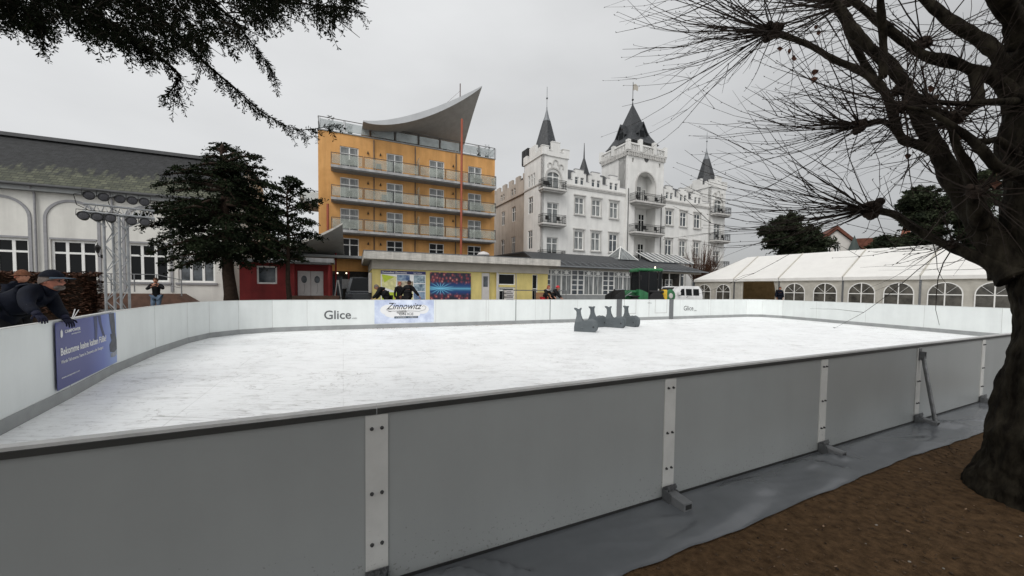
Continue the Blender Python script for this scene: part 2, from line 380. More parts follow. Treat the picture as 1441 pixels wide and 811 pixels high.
# soil in front of the boards: fine uneven sheet
m = mat('soil', (.068, .039, .018), .95, .28, 20, bump=.6, bscale=130, col2=(.118, .070, .035), detail=14); m.node_tree.nodes['Principled BSDF'].inputs['Specular IOR Level'].default_value = .15
def soil_z(p, o): return -.004 + (.026*noise.noise(Vector((p.x*1.3, p.y*1.3, 0))) + .016*noise.noise(Vector((p.x*5, p.y*5, 3))) + .008*noise.noise(Vector((p.x*17, p.y*17, 5))) + .004*noise.noise(Vector((p.x*45, p.y*45, 9))))*min(1, max(.15, (o-.3)*2))
b = MB(); nx, ny = 330, 170
for j in range(ny+1):
    for i in range(nx+1):
        sx = -3 + 12*(i/nx); oy = .03 + 5.5*(j/ny)**1.3; p = B0 + BN*sx + NL*oy
        b.v.append((p.x, p.y, soil_z(p, oy)))
b.f = [(j*(nx+1)+i, j*(nx+1)+i+1, (j+1)*(nx+1)+i+1, (j+1)*(nx+1)+i) for j in range(ny) for i in range(nx)]; b.m = [0]*len(b.f)
b.build('soil', 'soil', smooth=True, kind='structure')
mat('humus', (.03, .018, .01), .95, .4, 14, col2=(.12, .075, .042))
# pebbles and scraps
b = MB()
for i in range(70):
    sx = R(.2, 7); oy = R(.45, 2.6); p = B0 + BN*sx + NL*oy; r = R(.002, .007)
    b.ball((p.x, p.y, soil_z(p, oy)+r*.3), (r*R(.8, 1.6), r, r*.6), 5, 3)
b.build('gravel', 'pebble', kind='stuff', label='small stones scattered over the brown soil beside the grey sheet', category='gravel')
def leaf_at(p, s, mb):
    a = R(0, 6.3); t = Vector((cos(a), sin(a), R(-.2, .4)))*s; n = Vector((-sin(a), cos(a), R(-.5, .5)))*s*.45; p = Vector(p)
    mb.add([p-t, p-t*.2+n, p+t, p-t*.2-n], [(0, 1, 2, 3)])
b = MB()
for i in range(260):
    sx = R(.5, 7); oy = R(.5, 2.6); p = B0 + BN*sx + NL*oy; leaf_at((p.x, p.y, soil_z(p, oy)+.008), R(.004, .013), b)
b.build('leaf_litter', 'debris', kind='stuff', label='tiny pale leaf scraps lying on the brown soil near the trunk', category='litter')
b = MB()
for i in range(5200):
    sx = R(.2, 8); oy = R(.42, 3.2); p = B0 + BN*sx + NL*oy; q = Vector((p.x, p.y, soil_z(p, oy)+.004)); a = R(0, 6.28); l = R(.004, .022)
    if random.random() < .35: b.tube([q, q+Vector((cos(a)*l*2, sin(a)*l*2, R(0, .004)))], R(.0008, .002), 3)
    elif random.random() < .6: b.ball(q, (R(.003, .010), R(.003, .010), R(.002, .006)), 5, 3)
    else: leaf_at(q, l*.7, b)
b.build('humus_crumbs', 'humus', kind='stuff', label='dark crumbs, twigs and old leaf bits over the brown soil', category='litter')
# ice
m = bpy.data.materials.new('ice'); m.use_nodes = True; MATS['ice'] = m; nt = m.node_tree; N = nt.nodes; L = nt.links; pb = N['Principled BSDF']
tc = N.new('ShaderNodeTexCoord')
def nzz(scale, st, rot, det=6, ro=.6, w=0):
    mp = N.new('ShaderNodeMapping'); mp.inputs['Scale'].default_value = st; mp.inputs['Rotation'].default_value = (0, 0, rot); L.new(tc.outputs['Object'], mp.inputs[0])
    n = N.new('ShaderNodeTexNoise'); n.inputs['Scale'].default_value = scale; n.inputs['Detail'].default_value = det; n.inputs['Roughness'].default_value = ro; n.inputs['Distortion'].default_value = w
    L.new(mp.outputs[0], n.inputs['Vector']); return n.outputs['Fac']
def ramp(fac, a, b_):
    r = N.new('ShaderNodeMapRange'); r.inputs['From Min'].default_value = a; r.inputs['From Max'].default_value = b_; L.new(fac, r.inputs['Value']); return r.outputs['Result']
def mm(op, a, b_):
    n = N.new('ShaderNodeMath'); n.operation = op
    for i, v in enumerate((a, b_)):
        if isinstance(v, (int, float)): n.inputs[i].default_value = v
        else: L.new(v, n.inputs[i])
    return n.outputs[0]
scr = None
for (rot, sc) in ((.2, 3.0), (1.1, 2.4), (2.2, 3.4), (-.5, 2.8)):       # long skate scratches in several directions
    q = ramp(mm('ABSOLUTE', mm('SUBTRACT', nzz(sc, (.16, 2.6, 1), rot, 3, .5, .6), .5), 0), .012, 0.)
    q = mm('MULTIPLY', q, ramp(nzz(.55, (1, 1, 1), rot*3, 3, .6), .47, .62))
    scr = q if scr is None else mm('MAXIMUM', scr, q)
curl = ramp(mm('ABSOLUTE', mm('SUBTRACT', nzz(1.7, (1, 1, 1), 0, 8, .55, .4), .5), 0), .011, 0.)
curl = mm('MULTIPLY', curl, ramp(nzz(.45, (1, 1, 1), .7, 5, .7), .46, .58))
scr = mm('MAXIMUM', scr, mm('MULTIPLY', curl, .8))
patch = ramp(nzz(1.6, (1, 1.3, 1), .3, 9, .75), .50, .70)
fine = mm('MULTIPLY', ramp(nzz(14, (1, 1, 1), 0, 9, .8), .55, .66), ramp(nzz(.9, (1, 1, 1), 2.2, 6, .7), .40, .62))
wx = N.new('ShaderNodeSeparateXYZ'); mp = N.new('ShaderNodeMapping'); mp.inputs['Rotation'].default_value = (0, 0, -radians(24.6)); L.new(tc.outputs['Object'], mp.inputs[0]); L.new(mp.outputs[0], wx.inputs[0])
def seam(o, per):
    return ramp(mm('ABSOLUTE', mm('SUBTRACT', mm('FRACT', mm('DIVIDE', o, per), 0), .5), 0), .4935, .499)
sm = mm('MAXIMUM', seam(wx.outputs['X'], 2.0), seam(wx.outputs['Y'], 1.0))
sm = mm('MULTIPLY', sm, ramp(nzz(.8, (1, 1, 1), 1.9, 3, .6), .42, .6))
dark = mm('ADD', mm('MULTIPLY', scr, .55), mm('ADD', mm('MULTIPLY', patch, .2), mm('ADD', mm('MULTIPLY', fine, .5), mm('MULTIPLY', sm, .22))))
cr = N.new('ShaderNodeValToRGB'); L.new(dark, cr.inputs['Fac']); cr.color_ramp.elements[0].color = (.88, .895, .90, 1); cr.color_ramp.elements[1].color = (.30, .29, .28, 1); cr.color_ramp.elements[1].position = .72
L.new(cr.outputs['Color'], pb.inputs['Base Color']); pb.inputs['Specular IOR Level'].default_value = .35
rr = N.new('ShaderNodeMapRange'); rr.inputs['To Min'].default_value = .38; rr.inputs['To Max'].default_value = .7; L.new(patch, rr.inputs['Value']); L.new(rr.outputs['Result'], pb.inputs['Roughness'])
bp = N.new('ShaderNodeBump'); bp.inputs['Strength'].default_value = .35; bp.inputs['Distance'].default_value = .01; L.new(mm('SUBTRACT', fine, scr), bp.inputs['Height']); L.new(bp.outputs['Normal'], pb.inputs['Normal'])
c0 = sum(outline, Vector())/len(outline)
b = MB(); pts = [p + (p-c0).normalized()*.015 for p in outline]
b.add([(p.x, p.y, -.38) for p in pts], [tuple(t) for t in tessellate_polygon([[Vector((p.x, p.y, 0)) for p in pts]])])
b.build('ice', 'ice', kind='structure')
# leaves and dirt swept against the far boards
b = MB(); NF = Vector((FD.y, -FD.x, 0))
for i in range(900):
    c = random.choice((7.3, 3.0, 8.6, 13.5)); s_ = random.gauss(c, .9); o_ = abs(random.gauss(0, .22))+.05
    if random.random() < .3: s_ = R(.5, 20)
    p = FA + FD*s_ + NF*o_; leaf_at((p.x, p.y, -.371), R(.008, .03), b)
b.build('leaf_litter', 'debris', kind='stuff', label='brown leaf crumbs swept against the far boards on the ice', category='litter')
# lawn strip behind the left boards
b = MB(); P = [(-12.5, 4, .02), (-8.2, 6.5, .02), (-9.7, 9.2, .02), (-10.8, 12, .02), (-9.9, 14.2, .02), (-13, 17, .02), (-20, 14, .02), (-19, 8, .02)]
b.add(P, [tuple(range(8))]); b.build('lawn', 'lawn', kind='structure')
b = MB()
for i in range(9000):
    t = R(0, 1); y = R(6, 15.5); x = -8.4 - (y-6)*.27 - R(.05, 6); h = R(.04, .09); a = R(0, 3.14); w = .008
    b.add([(x-w*cos(a), y-w*sin(a), .02), (x+w*cos(a), y+w*sin(a), .02), (x+R(-.03, .03), y+R(-.03, .03), .02+h)], [(0, 1, 2)])
b.build('grass', 'lawn', kind='stuff', label='short olive grass on the strip between hedge and left boards', category='grass')
# ------------------------------------------------------------------ rink barrier
bar = thing('rink_barrier', 'long low barrier of white panels bolted together all round the ice rink', 'barrier', (0, 0, 0))
TH = .022; ZT = .82; ZI = -.38
def seg_boxes(mb, A, B, n, a, b_, z0, z1, gap=0., mi=None):      # box along A-B from a to b_ along outward n
    d = (B-A).normalized(); A = A+d*gap; B = B-d*gap
    P = [A+n*a, B+n*a, B+n*b_, A+n*b_]
    V = [(p.x, p.y, z0) for p in P] + [(p.x, p.y, z1) for p in P]
    fl = [(0,3,2,1),(4,5,6,7),(0,1,5,4),(1,2,6,5),(2,3,7,6),(3,0,4,7)]
    if (B-A).cross(n).z < 0: fl = [tuple(reversed(f)) for f in fl]
    mb.add(V, fl, mi)
def outn(A, B):
    d = (B-A).normalized(); n = Vector((d.y, -d.x, 0)); mid = (A+B)/2
    return n if (mid-c0).dot(n) > 0 else -n
def run(pts, near=False):
    for i in range(len(pts)-1):
        A, B = pts[i], pts[i+1]; n = outn(A, B)
        mb = MB(); seg_boxes(mb, A, B, n, 0, TH, -.40 if not near else -.40, ZT-.012, .0022)
        if near:
            mb = MB(); seg_boxes(mb, A, B, n, 0, TH, -.40, ZT-.012, .0022, 0)
            o = mb.build('board_panel', 'board_outer', bar)
        else:
            o = mb.build('board_panel', 'board_white', bar)
        mb = MB(); seg_boxes(mb, A, B, n, -.012, 0-.0005, ZI+.003, ZI+.17, .001)
        mb.build('kick_plate', 'kick_grey', bar)
        if near:
            mb = MB(); seg_boxes(mb, A, B, n, -.014, TH+.006, ZT-.012, ZT, 0.0008); mb.build('cap_rail', 'cap_light', bar)
            mb = MB(); seg_boxes(mb, A, B, n, TH+.001, TH+.012, ZT-.036, ZT-.0125, 0.0008); mb.build('edge_strip', 'cap_dark', bar)
            mb = MB(); seg_boxes(mb, A, B, n, TH+.001, TH+.006, -.03, .016, 0.0008); mb.build('rubber_strip', 'rubber', bar)
        else:
            mb = MB(); seg_boxes(mb, A, B, n, -.010, TH+.02, ZT-.012, ZT, 0.0008); mb.build('cap_rail', 'board_strip', bar)
            mb = MB(); seg_boxes(mb, A-(B-A).normalized()*.006, A+(B-A).normalized()*.006, n, -.003, -.0004, ZI+.17, ZT-.012); mb.build('joint_strip', 'cap_light', bar)
run(near_pts, True); run(left_pts + far_pts[:1]); run(far_pts); run(right_pts)
mat('foot_grey', (.16, .165, .17), .5, .15, 9)
# joint strips with bolts, feet and one brace on the outside of the near side
for k, P in enumerate(near_pts[1:-1]):
    n = NL; d = BN
    def W_(a, o, z): q = P + d*a + n*(o+TH); return (q.x, q.y, z)
    def obox(mb, a0, a1, o0, o1, z0, z1, mi=None):
        V = [W_(a0,o0,z0), W_(a1,o0,z0), W_(a1,o1,z0), W_(a0,o1,z0), W_(a0,o0,z1), W_(a1,o0,z1), W_(a1,o1,z1), W_(a0,o1,z1)]
        mb.add(V, [(0,1,2,3),(4,7,6,5),(0,4,5,1),(1,5,6,2),(2,6,7,3),(3,7,4,0)], mi)
    mb = MB(); obox(mb, -.047, .047, .0005, .008, .075, ZT-.04); st = mb.build('joint_strip', 'board_strip', bar)
    if k == 1: st['label'] = 'light grey bolted strip nearest the camera'
    for z in (ZT-.10, .43, .20) if k != 4 else (.43, .20):
        for a in (-.021, .021):
            mb = MB(); q = Vector(W_(a, .008, z)); ax = Matrix((d, Vector((0, 0, 1)), n)).transposed()
            mb.lathe([(.0085, 0), (.0085, .003), (.006, .005), (.0055, .011), (.003, .013)], 8, q, ax=ax)
            mb.build('bolt', 'bolt', bar)
    # angle bracket and foot
    mb = MB(); obox(mb, -.05, .05, .009, .014, .0, .085); obox(mb, -.05, -.044, .014, .07, -.01, .07); obox(mb, .044, .05, .014, .05, -.01, .06)
    br = mb.build('bracket', 'galv', bar)
    for a in (-.028, .0, .028):
        mb = MB(); q = Vector(W_(a, .04, .05)); mb.tube([q, q+Vector((0, 0, .055))], .0055, 6); mb.tube([q+Vector((0, 0, .03)), q+Vector((0, 0, .042))], .011, 6); mb.build('bolt', 'galv', br)
    mb = MB()
    L_ = .165; V = []
    for o_, zt in ((.012, .060), (.05, .062), (.10, .058), (L_, .054)):
        V += [W_(-.036, o_, -.02), W_(.036, o_, -.02), W_(.036, o_, zt-.006), W_(.030, o_, zt), W_(-.030, o_, zt), W_(-.036, o_, zt-.006)]
    Fc = []
    for i in range(3):
        for j in range(6): a = i*6+j; c = i*6+(j+1) % 6; Fc.append((a, c, c+6, a+6))
    Fc += [(5,4,3,2,1,0), (18,19,20,21,22,23)]
    mb.add(V, [tuple(reversed(f)) for f in Fc])
    mb.build('foot', 'foot_grey', bar, smooth=30)
    mb = MB(); obox(mb, -.024, .024, L_+.0005, L_+.003, .014, .042); mb.build('foot_cap', 'rubber', bar)
    if k == 4:
        mb = MB(); p0 = Vector(W_(0, .03, ZT-.12)); p1 = Vector(W_(.0, .14, .06))
        mb.tube([p0, p0.lerp(p1, .5), p1], .017, 10); br_ = mb.build('brace', 'galv', bar, smooth=40)
        mb = MB(); obox(mb, -.03, .03, .009, .014, ZT-.17, ZT-.045); obox(mb, -.022, -.016, .014, .05, ZT-.15, ZT-.08); obox(mb, .016, .022, .014, .05, ZT-.15, ZT-.08)
        mb.build('hinge', 'galv', br_)
# gates and grey posts in the far side
def fpt(px, z=None):                                            # parameter along the far line seen at photo column px
    d = ray(px, 440); n = Vector((FD.y, -FD.x, 0)); t = (FA-CAM).dot(n)/d.dot(n); P = CAM+d*t; return (Vector((P.x, P.y, 0))-FA).dot(FD)
NF = Vector((FD.y, -FD.x, 0))
def fbox(mb, s0, s1, o0, o1, z0, z1):
    P = [FA+FD*s0+NF*o1, FA+FD*s1+NF*o1, FA+FD*s1+NF*o0, FA+FD*s0+NF*o0]
    mb.add([(p.x, p.y, z0) for p in P]+[(p.x, p.y, z1) for p in P], [(0,3,2,1),(4,5,6,7),(0,1,5,4),(1,2,6,5),(2,3,7,6),(3,0,4,7)])
for a, c in ((867.5, 874.5), (941.5, 947)):
    mb = MB(); fbox(mb, fpt(a), fpt(c), .001, .03, ZI+.01, ZT+.004); mb.build('post', 'post_grey', bar)
for a, c in ((878, 895), (921.5, 938.5)):
    s0, s1 = fpt(a), fpt(c); mb = MB(); z0, z1 = .0, ZT-.02; w = .035
    fbox(mb, s0, s0+w, .0005, .008, z0, z1); fbox(mb, s1-w, s1, .0005, .008, z0, z1); fbox(mb, s0+w, s1-w, .0005, .007, z0, z0+w)
    mb.build('gate', 'cap_light', bar)
for px in (684, 913, 1000):
    s0 = fpt(px); mb = MB(); fbox(mb, s0-.01, s0+.01, .0004, .003, ZI+.17, ZT-.013); mb.build('joint_strip', 'cap_light', bar)
for px in (725.8, 774):
    s0 = fpt(px); mb = MB(); fbox(mb, s0-.022, s0+.022, .0004, .006, ZI+.05, ZT-.013); mb.build('joint_strip', 'slab_side', bar)
# lettering on the far boards
def far_text(body, px0, px1, ytop, ybot, m, parent, out=.004, **k):
    s0, s1 = fpt(px0), fpt(px1); d = ray((px0+px1)/2, ybot); n = NF; P0 = FA+NF*out; t = (P0-CAM).dot(n)/d.dot(n); zb = (CAM+d*t).z
    d = ray((px0+px1)/2, ytop); t = (P0-CAM).dot(n)/d.dot(n); zt = (CAM+d*t).z
    q = FA+FD*s0+NF*out; return text('lettering', body, (zt-zb)/.7, frame_on((q.x, q.y, zb), FD, NF), m, parent, width=(s1-s0)/1.0, **k)
far_text('Glice', 456, 494, 437, 449, 'ink_grey', bar, bold=.006)
far_text('.com', 495, 502, 446.3, 449, 'ink_grey', bar)
far_text('Glice', 962, 975.5, 430.5, 437, 'ink', bar, bold=.001)
far_text('.com', 976, 980, 436, 438, 'ink', bar)
far_text('Glice', 911, 916.5, 425.6, 427.2, 'ink_grey', bar)
# winter banner on the far board
s0, s1 = fpt(527), fpt(610.5)
m = mat('banner_sky', (.42, .48, .66), .45, .0, 2.2, col2=(.70, .76, .88), detail=7)
mb = MB(); fbox(mb, s0, s1, .0045, .007, ZI+.20, ZT-.018); ban = mb.build('banner', 'banner_sky', bar, label='pale blue frosted banner with black script lettering on the far board')
def on(s, z, o): q = FA+FD*(s0+s)+NF*o; return (q.x, q.y, z)
Wb = s1-s0
mb = MB()
for (cx_, cz, rx, rz_) in ((.22, .42, .13, .17), (.36, .38, .14, .14), (.5, .37, .16, .14), (.66, .40, .14, .15), (.80, .43, .11, .16), (.5, .22, .2, .14), (.30, .25, .14, .13), (.64, .24, .12, .12)):
    P = [on(Wb*(cx_+rx*cos(a*pi/12)), cz+rz_*sin(a*pi/12)*1.25-.03, .0078+.0002*cx_) for a in range(24)]; mb.add(P, [tuple(range(24))])
mb.build('cloud_patch', 'white', ban)
def ban_text(body, s, z, h, w, m, o=.0095, **k):
    return text('lettering', body, h/.7, frame_on(on(s*Wb, z, o), FD, NF), m, ban, width=w*Wb, **k)
ban_text('Zinnowitz', .19, .41, .28, .60, 'ink', shear=.45, bold=.002)
ban_text('ON ICE', .40, .155, .10, .24, 'ink_grey', bold=.003)
mb = MB(); mb.add([on(Wb*.32, .02, .0095), on(Wb*.72, .02, .0095), on(Wb*.72, .11, .0095), on(Wb*.32, .11, .0095)], [(0, 1, 2, 3)]); mb.build('date_strip', 'navy_light', ban)
ban_text('16 DEZEMBER – 16 FEBRUAR', .34, .045, .045, .36, 'white', o=.0115)
mb = MB()       # flourish under the name and round the final letter
mb.tube([on(Wb*x, z, .0105) for x, z in ((.19, .39), (.27, .31), (.22, .33), (.40, .345), (.60, .33), (.74, .31), (.84, .38), (.86, .50), (.82, .56), (.79, .51))], .007, 4); mb.build('flourish', 'ink', ban)
# blue advertising banner on the left board
A, B = left_pts[3], left_pts[4]
def lpt(px, py_=450):
    A, B = left_pts[2], left_pts[3]
    best = None
    for A, B in zip(left_pts[1:-1], left_pts[2:]):
        d = (B-A).normalized(); n = outn(A, B); r_ = ray(px, py_); t = (A-CAM).dot(n)/r_.dot(n); P = CAM+r_*t; P.z = 0
        u_ = (P-A).dot(d)
        if -1e-4 <= u_ <= (B-A).length+1e-4: return P, d, n
    return None
P0, dL, nL = lpt(73); P1, dL1, nL1 = lpt(160)
dB = (P1-P0).normalized(); nB = Vector((dB.y, -dB.x, 0));  nB = nB if (c0-P0).dot(nB) > 0 else -nB
LB = (P1-P0).length
m = mat('banner_blue', (.035, .045, .19), .4, 0); nt = m.node_tree; N = nt.nodes; L = nt.links
tcn = N.new('ShaderNodeTexCoord'); spx = N.new('ShaderNodeSeparateXYZ'); L.new(tcn.outputs['Generated'], spx.inputs[0])
crn = N.new('ShaderNodeValToRGB'); L.new(spx.outputs['Y'], crn.inputs['Fac']); e = crn.color_ramp.elements
e[0].color = (.040, .046, .19, 1); e[0].position = .0; e[1].color = (.05, .06, .24, 1); e[1].position = .45
x_ = e.new(.72); x_.color = (.10, .14, .42, 1); x_ = e.new(.93); x_.color = (.22, .30, .58, 1); L.new(crn.outputs[0], N['Principled BSDF'].inputs['Base Color'])
def onb(s, z, o=.012): q = P0+dB*(s*LB)+nB*(o+.03); return (q.x, q.y, z)
def panel(mb, s0, s1, z0, z1, o): mb.add([onb(s0, z0, o), onb(s1, z0, o), onb(s1, z1, o), onb(s0, z1, o), onb(s0, z0, o-.004), onb(s1, z0, o-.004), onb(s1, z1, o-.004), onb(s0, z1, o-.004)], [(0,1,2,3),(7,6,5,4),(0,4,5,1),(1,5,6,2),(2,6,7,3),(3,7,4,0)])
zb, zt = ZI+.21, ZT-.03
mb = MB(); panel(mb, 0, 1, zb, zt, .0); ad = mb.build('banner', 'banner_blue', bar, label='dark blue advertising banner with white German lettering and a skate on the left board')
def bt(body, s, z, h, w, **k): return text('lettering', body, h/.7, frame_on(onb(s, z, .004), dB, nB), 'white', ad, width=w*LB, **k)
H_ = zt-zb
bt('Bekomme keine kalten Füße!', .05, zb+.50*H_, .105, .72, bold=.0025)
bt('Werde Teil unseres Teams in Zinnowitz oder Stuttgart', .05, zb+.375*H_, .05, .66)
bt('www.campower.com', .05, zb+.15*H_, .028, .25)
bt('CAMPOWER', .11, zb+.82*H_, .045, .22, bold=.001)
bt('ERP SOLUTIONS', .20, zb+.775*H_, .018, .13)
mb = MB(); mb.add([onb(s, z, .004) for s, z in ((.055, zb+.78*H_), (.07, zb+.755*H_), (.082, zb+.79*H_), (.082, zb+.85*H_), (.07, zb+.89*H_), (.055, zb+.86*H_))], [tuple(range(6))]); mb.build('emblem', 'white', ad)
m = mat('skate_grey', (.06, .065, .085), .5, .4, 9); mat('skate_dim', (.04, .048, .12), .5, .3, 9); mat('skate_pale', (.28, .30, .36), .5, .3, 9)
def sh(poly, o, m_): mb = MB(); P = [onb(s, zb+z*H_, o) for s, z in poly]; mb.add(P, [tuple(t) for t in tessellate_polygon([[Vector((s, z, 0)) for s, z in poly]])]); mb.build('picture', m_, ad)
sh([(.845, 1.), (.865, .78), (.90, .58), (.975, .58), (.97, .80), (.955, 1.)], .0030, 'skate_grey')
sh([(.86, .60), (.975, .60), (.985, .52), (.998, .45), (.998, .26), (.93, .22), (.85, .26), (.84, .40), (.885, .47)], .0035, 'skate_grey')
sh([(.86, .22), (.998, .25), (.998, .16), (.94, .13), (.86, .15)], .0030, 'skate_pale')
sh([(.62, 1.), (.66, .8), (.71, .60), (.755, .60), (.70, .82), (.68, 1.)], .0025, 'skate_dim')
sh([(.55, 1.), (.565, .75), (.56, .58), (.60, .58), (.615, .78), (.61, 1.)], .0025, 'skate_dim')
# grey sheet lying along the outside of the boards
b = MB(); nx, ny = 420, 34
def tw(s): return .39 + .022*sin(s*1.3) + .02*noise.noise(Vector((s*1.1, 0, 0))) + .012*noise.noise(Vector((s*5, 0, 4)))
for j in range(ny+1):
    for i in range(nx+1):
        s_ = -2.6 + 24*(i/nx)**1.5; v = j/ny; o_ = TH+.002 + v*tw(s_); p = B0+BN*s_+NL*o_
        lift = .014*(1-v)**5
        cr_ = .055*max(0, noise.noise(Vector((s_*1.3+v*1.2, v*1.6, 1)))+.1)*(sin(v*pi)**.8) + .020*max(0, 1-abs(noise.noise(Vector((s_*1.9-v*2.2, v*1.2, 7))))*7)*sin(v*pi)*max(0, noise.noise(Vector((s_*.9, 3, 7)))+.25) + .0012*noise.noise(Vector((s_*16+v*8, v*8, 2)))
        for c_, a_, w_ in ((.25, .05, .10), (.05, .035, .06), (.42, .03, .05), (3.0, .028, .14), (3.35, .02, .1), (5.3, .035, .2), (2.2, .018, .2)):
            u_ = s_-c_-v*.35; cr_ += 1.5*a_*exp(-(u_/(w_*.7))**2)*exp(-((v-.38)/.26)**2)*(1+.5*sin(u_*60))
        cr_ = .065*(1-exp(-max(0, cr_)/.05))
        z = .002 + cr_*min(1, v*5)
        b.v.append((p.x, p.y, z if v < .999 else .010+soil_z(p, o_)))
b.f = [(j*(nx+1)+i, (j+1)*(nx+1)+i, (j+1)*(nx+1)+i+1, j*(nx+1)+i+1) for j in range(ny) for i in range(nx)]; b.m = [0]*len(b.f)
mat('tarp', (.105, .112, .122), .22, .10, 1.2, bump=.05, bscale=5, spec=.9, col2=(.13, .137, .147))
b.build('ground_sheet', 'tarp', smooth=True, label='crumpled grey plastic sheet lying on the soil along the foot of the near boards', category='tarpaulin')
# ------------------------------------------------------------------ whale shaped skating aids
def whale(label, loc, rz):
    t = thing('skating_aid', label, 'skating aid', loc, rz, 'grey whale shaped skating aids standing on the ice')
    k = .0302/8.476*1.02
    raw = [(165, 470), (168, 420), (176, 370), (180, 300), (180, 250), (172, 232), (152, 218), (150, 207), (168, 210), (185, 219), (196, 224), (207, 219), (222, 206), (228, 210), (215, 236), (217, 262), (225, 295), (238, 335), (252, 352), (270, 356), (290, 346), (315, 333), (345, 326), (372, 334), (392, 356), (404, 386), (404, 416), (394, 446), (378, 470)]
    P = [((x-280)*k, (470-z)*k) for x, z in raw]
    def inset(P, d):
        n = len(P); out = []
        for i in range(n):
            a = Vector(P[i-1]); c = Vector(P[i]); e_ = Vector(P[(i+1) % n]); t1 = (c-a).normalized(); t2 = (e_-c).normalized(); nn_ = Vector((t1.y+t2.y, -(t1.x+t2.x)))
            nn_ = nn_.normalized() if nn_.length > .01 else Vector((t1.y, -t1.x)); out.append((c.x - nn_.x*-d, c.y - nn_.y*-d))
        return out
    # thick rounded body: five outline layers, the tail stalk thinner than the head
    area = sum(P[i][0]*P[(i+1) % len(P)][1]-P[(i+1) % len(P)][0]*P[i][1] for i in range(len(P)))
    sgn = -1 if area < 0 else 1
    V = []; Fc = []; n = len(P)
    lay = [(-1, .045), (-.9, .018), (-.6, .0), (.6, .0), (.9, .018), (1, .045)]
    for (yy, ins) in lay:
        for (x, z), (xi, zi) in zip(P, inset(P, sgn*1.0)):
            hx = (xi-x)*ins; hz = (zi-z)*ins; th_ = .135 if z < .42 else max(.05, .135-(z-.42)*.5)
            if z > .42: hx *= .35; hz *= .35
            V.append((x+hx, yy*th_, max(0, z+hz)))
    for i in range(len(lay)-1):
        for j in range(n): a = i*n+j; c = i*n+(j+1) % n; Fc.append((a, c, c+n, a+n))
    tri = [tuple(t) for t in tessellate_polygon([[Vector((x, z, 0)) for x, z in P]])]
    Fc += [t for t in tri] + [tuple(q+(len(lay)-1)*n for q in t) for t in tri]
    mb = MB().add(V, Fc); bo = mb.build('body', 'whale', t)
    bm = __import__('bmesh').new(); bm.from_mesh(bo.data); __import__('bmesh').ops.recalc_face_normals(bm, faces=bm.faces); bm.to_mesh(bo.data); bm.free()
    bo.data.polygons.foreach_set('use_smooth', [True]*len(bo.data.polygons)); bo.data.set_sharp_from_angle(angle=radians(50))
    for s in (-1, 1):
        mb = MB(); mb.ball(((372-280)*k, s*.133, (470-412)*k), (.036, .012, .042), 14, 8); mb.build('eye', 'ink', t, smooth=True)
        mb = MB(); mb.ball(((245-280)*k, s*.127, (470-428)*k), (.075, .02, .055), 14, 8); mb.build('fin_boss', 'whale', t, smooth=True)
    return t
for lab, px, py_, rz in (('grey whale skating aid standing apart nearest the camera, leftmost of the group', 824, 467, -22), ('grey whale skating aid second from left, its head partly hidden behind the next one', 840, 460.5, 30),
                        ('grey whale skating aid third from left standing in front of the grey gate post', 865, 461, -38), ('grey whale skating aid at the right end turned to show both eyes', 887, 459.5, -66)):
    p = atz(px, py_, ZI); whale(lab, (p.x, p.y, ZI+.002), radians(rz))
# ================================================================== buildings
# ---- white hall with arches on the left
hall = thing('event_hall', 'long cream hall with blind arches and a mossy shingle roof on the left', 'building', (-27.714, 20, 0), radians(24))
b = MB()
HW = [(-5.2, -3.3, 1.5, 3.78), (-.75, 1.15, 1.5, 3.78), (1.98, 3.87, 1.5, 3.78), (5.2, 7.1, 1.5, 3.78), (7.55, 9.40, 1.5, 2.98)]
b.wall(-14, 10.2, -.1, 6.75, HW, 0, .22, .4); b.box(-14, -13.9, .4, 14, 0, 6.75); b.box(10.0, 10.2, .4, 14, 0, 6.75)
b.build('wall', 'hall_wall', hall)
for i, h in enumerate(HW):
    window(hall, (h[0]+h[1])/2, .10, h[2], h[1]-h[0], h[3]-h[2], cols=3, trans=(.69 if i < 4 else None), pane='glass_dark' if i < 4 else 'glass_mid', t=.11)
    bx('sill', 'grey_trim', hall, h[0]-.12, h[1]+.12, -.09, -.002, h[2]-.14, h[2]-.02)
    bx('lintel', 'grey_trim', hall, h[0]-.02, h[1]+.02, -.05, -.002, h[3]+.03, h[3]+.13)
def arch_band(par, cx, zs, r, w, z0, m, y0=-.05, y1=-.003, n=20, name='arch_moulding', pointy=0):
    mb = MB(); out = []; inn = []
    out.append((cx-r, z0)); inn.append((cx-r+w, z0))
    for i in range(n+1):
        a = pi - pi*i/n; out.append((cx+r*cos(a), zs+r*sin(a)*(1+pointy))); inn.append((cx+(r-w)*cos(a), zs+(r-w)*sin(a)*(1+pointy)))
    out.append((cx+r, z0)); inn.append((cx+r-w, z0)); k = len(out)
    P = [(x, y0, z) for x, z in out] + [(x, y0, z) for x, z in inn] + [(x, y1, z) for x, z in out] + [(x, y1, z) for x, z in inn]
    Fc = []
    for i in range(k-1): Fc += [(i+k, i+k+1, i+1, i), (i+1, i+1+2*k, i+2*k, i), (i+k, i+3*k, i+3*k+1, i+k+1)]
    mb.add(P, Fc); return mb.build(name, m, par)
for cx_ in (-3.95, .12, 2.90, 6.15): arch_band(hall, cx_, 4.92, 1.16, .13, .9, 'grey_trim')
m = mat('hall_roof', (.05, .052, .055), .8, .2, 3); nt = m.node_tree; N = nt.nodes; L = nt.links; pb = N['Principled BSDF']
tcn = N.new('ShaderNodeTexCoord'); s3 = N.new('ShaderNodeSeparateXYZ'); L.new(tcn.outputs['Object'], s3.inputs[0])
def nd(t, **k):
    n = N.new(t)
    for a, v in k.items():
        if a in n.inputs: n.inputs[a].default_value = v
        else: setattr(n, a, v)
    return n
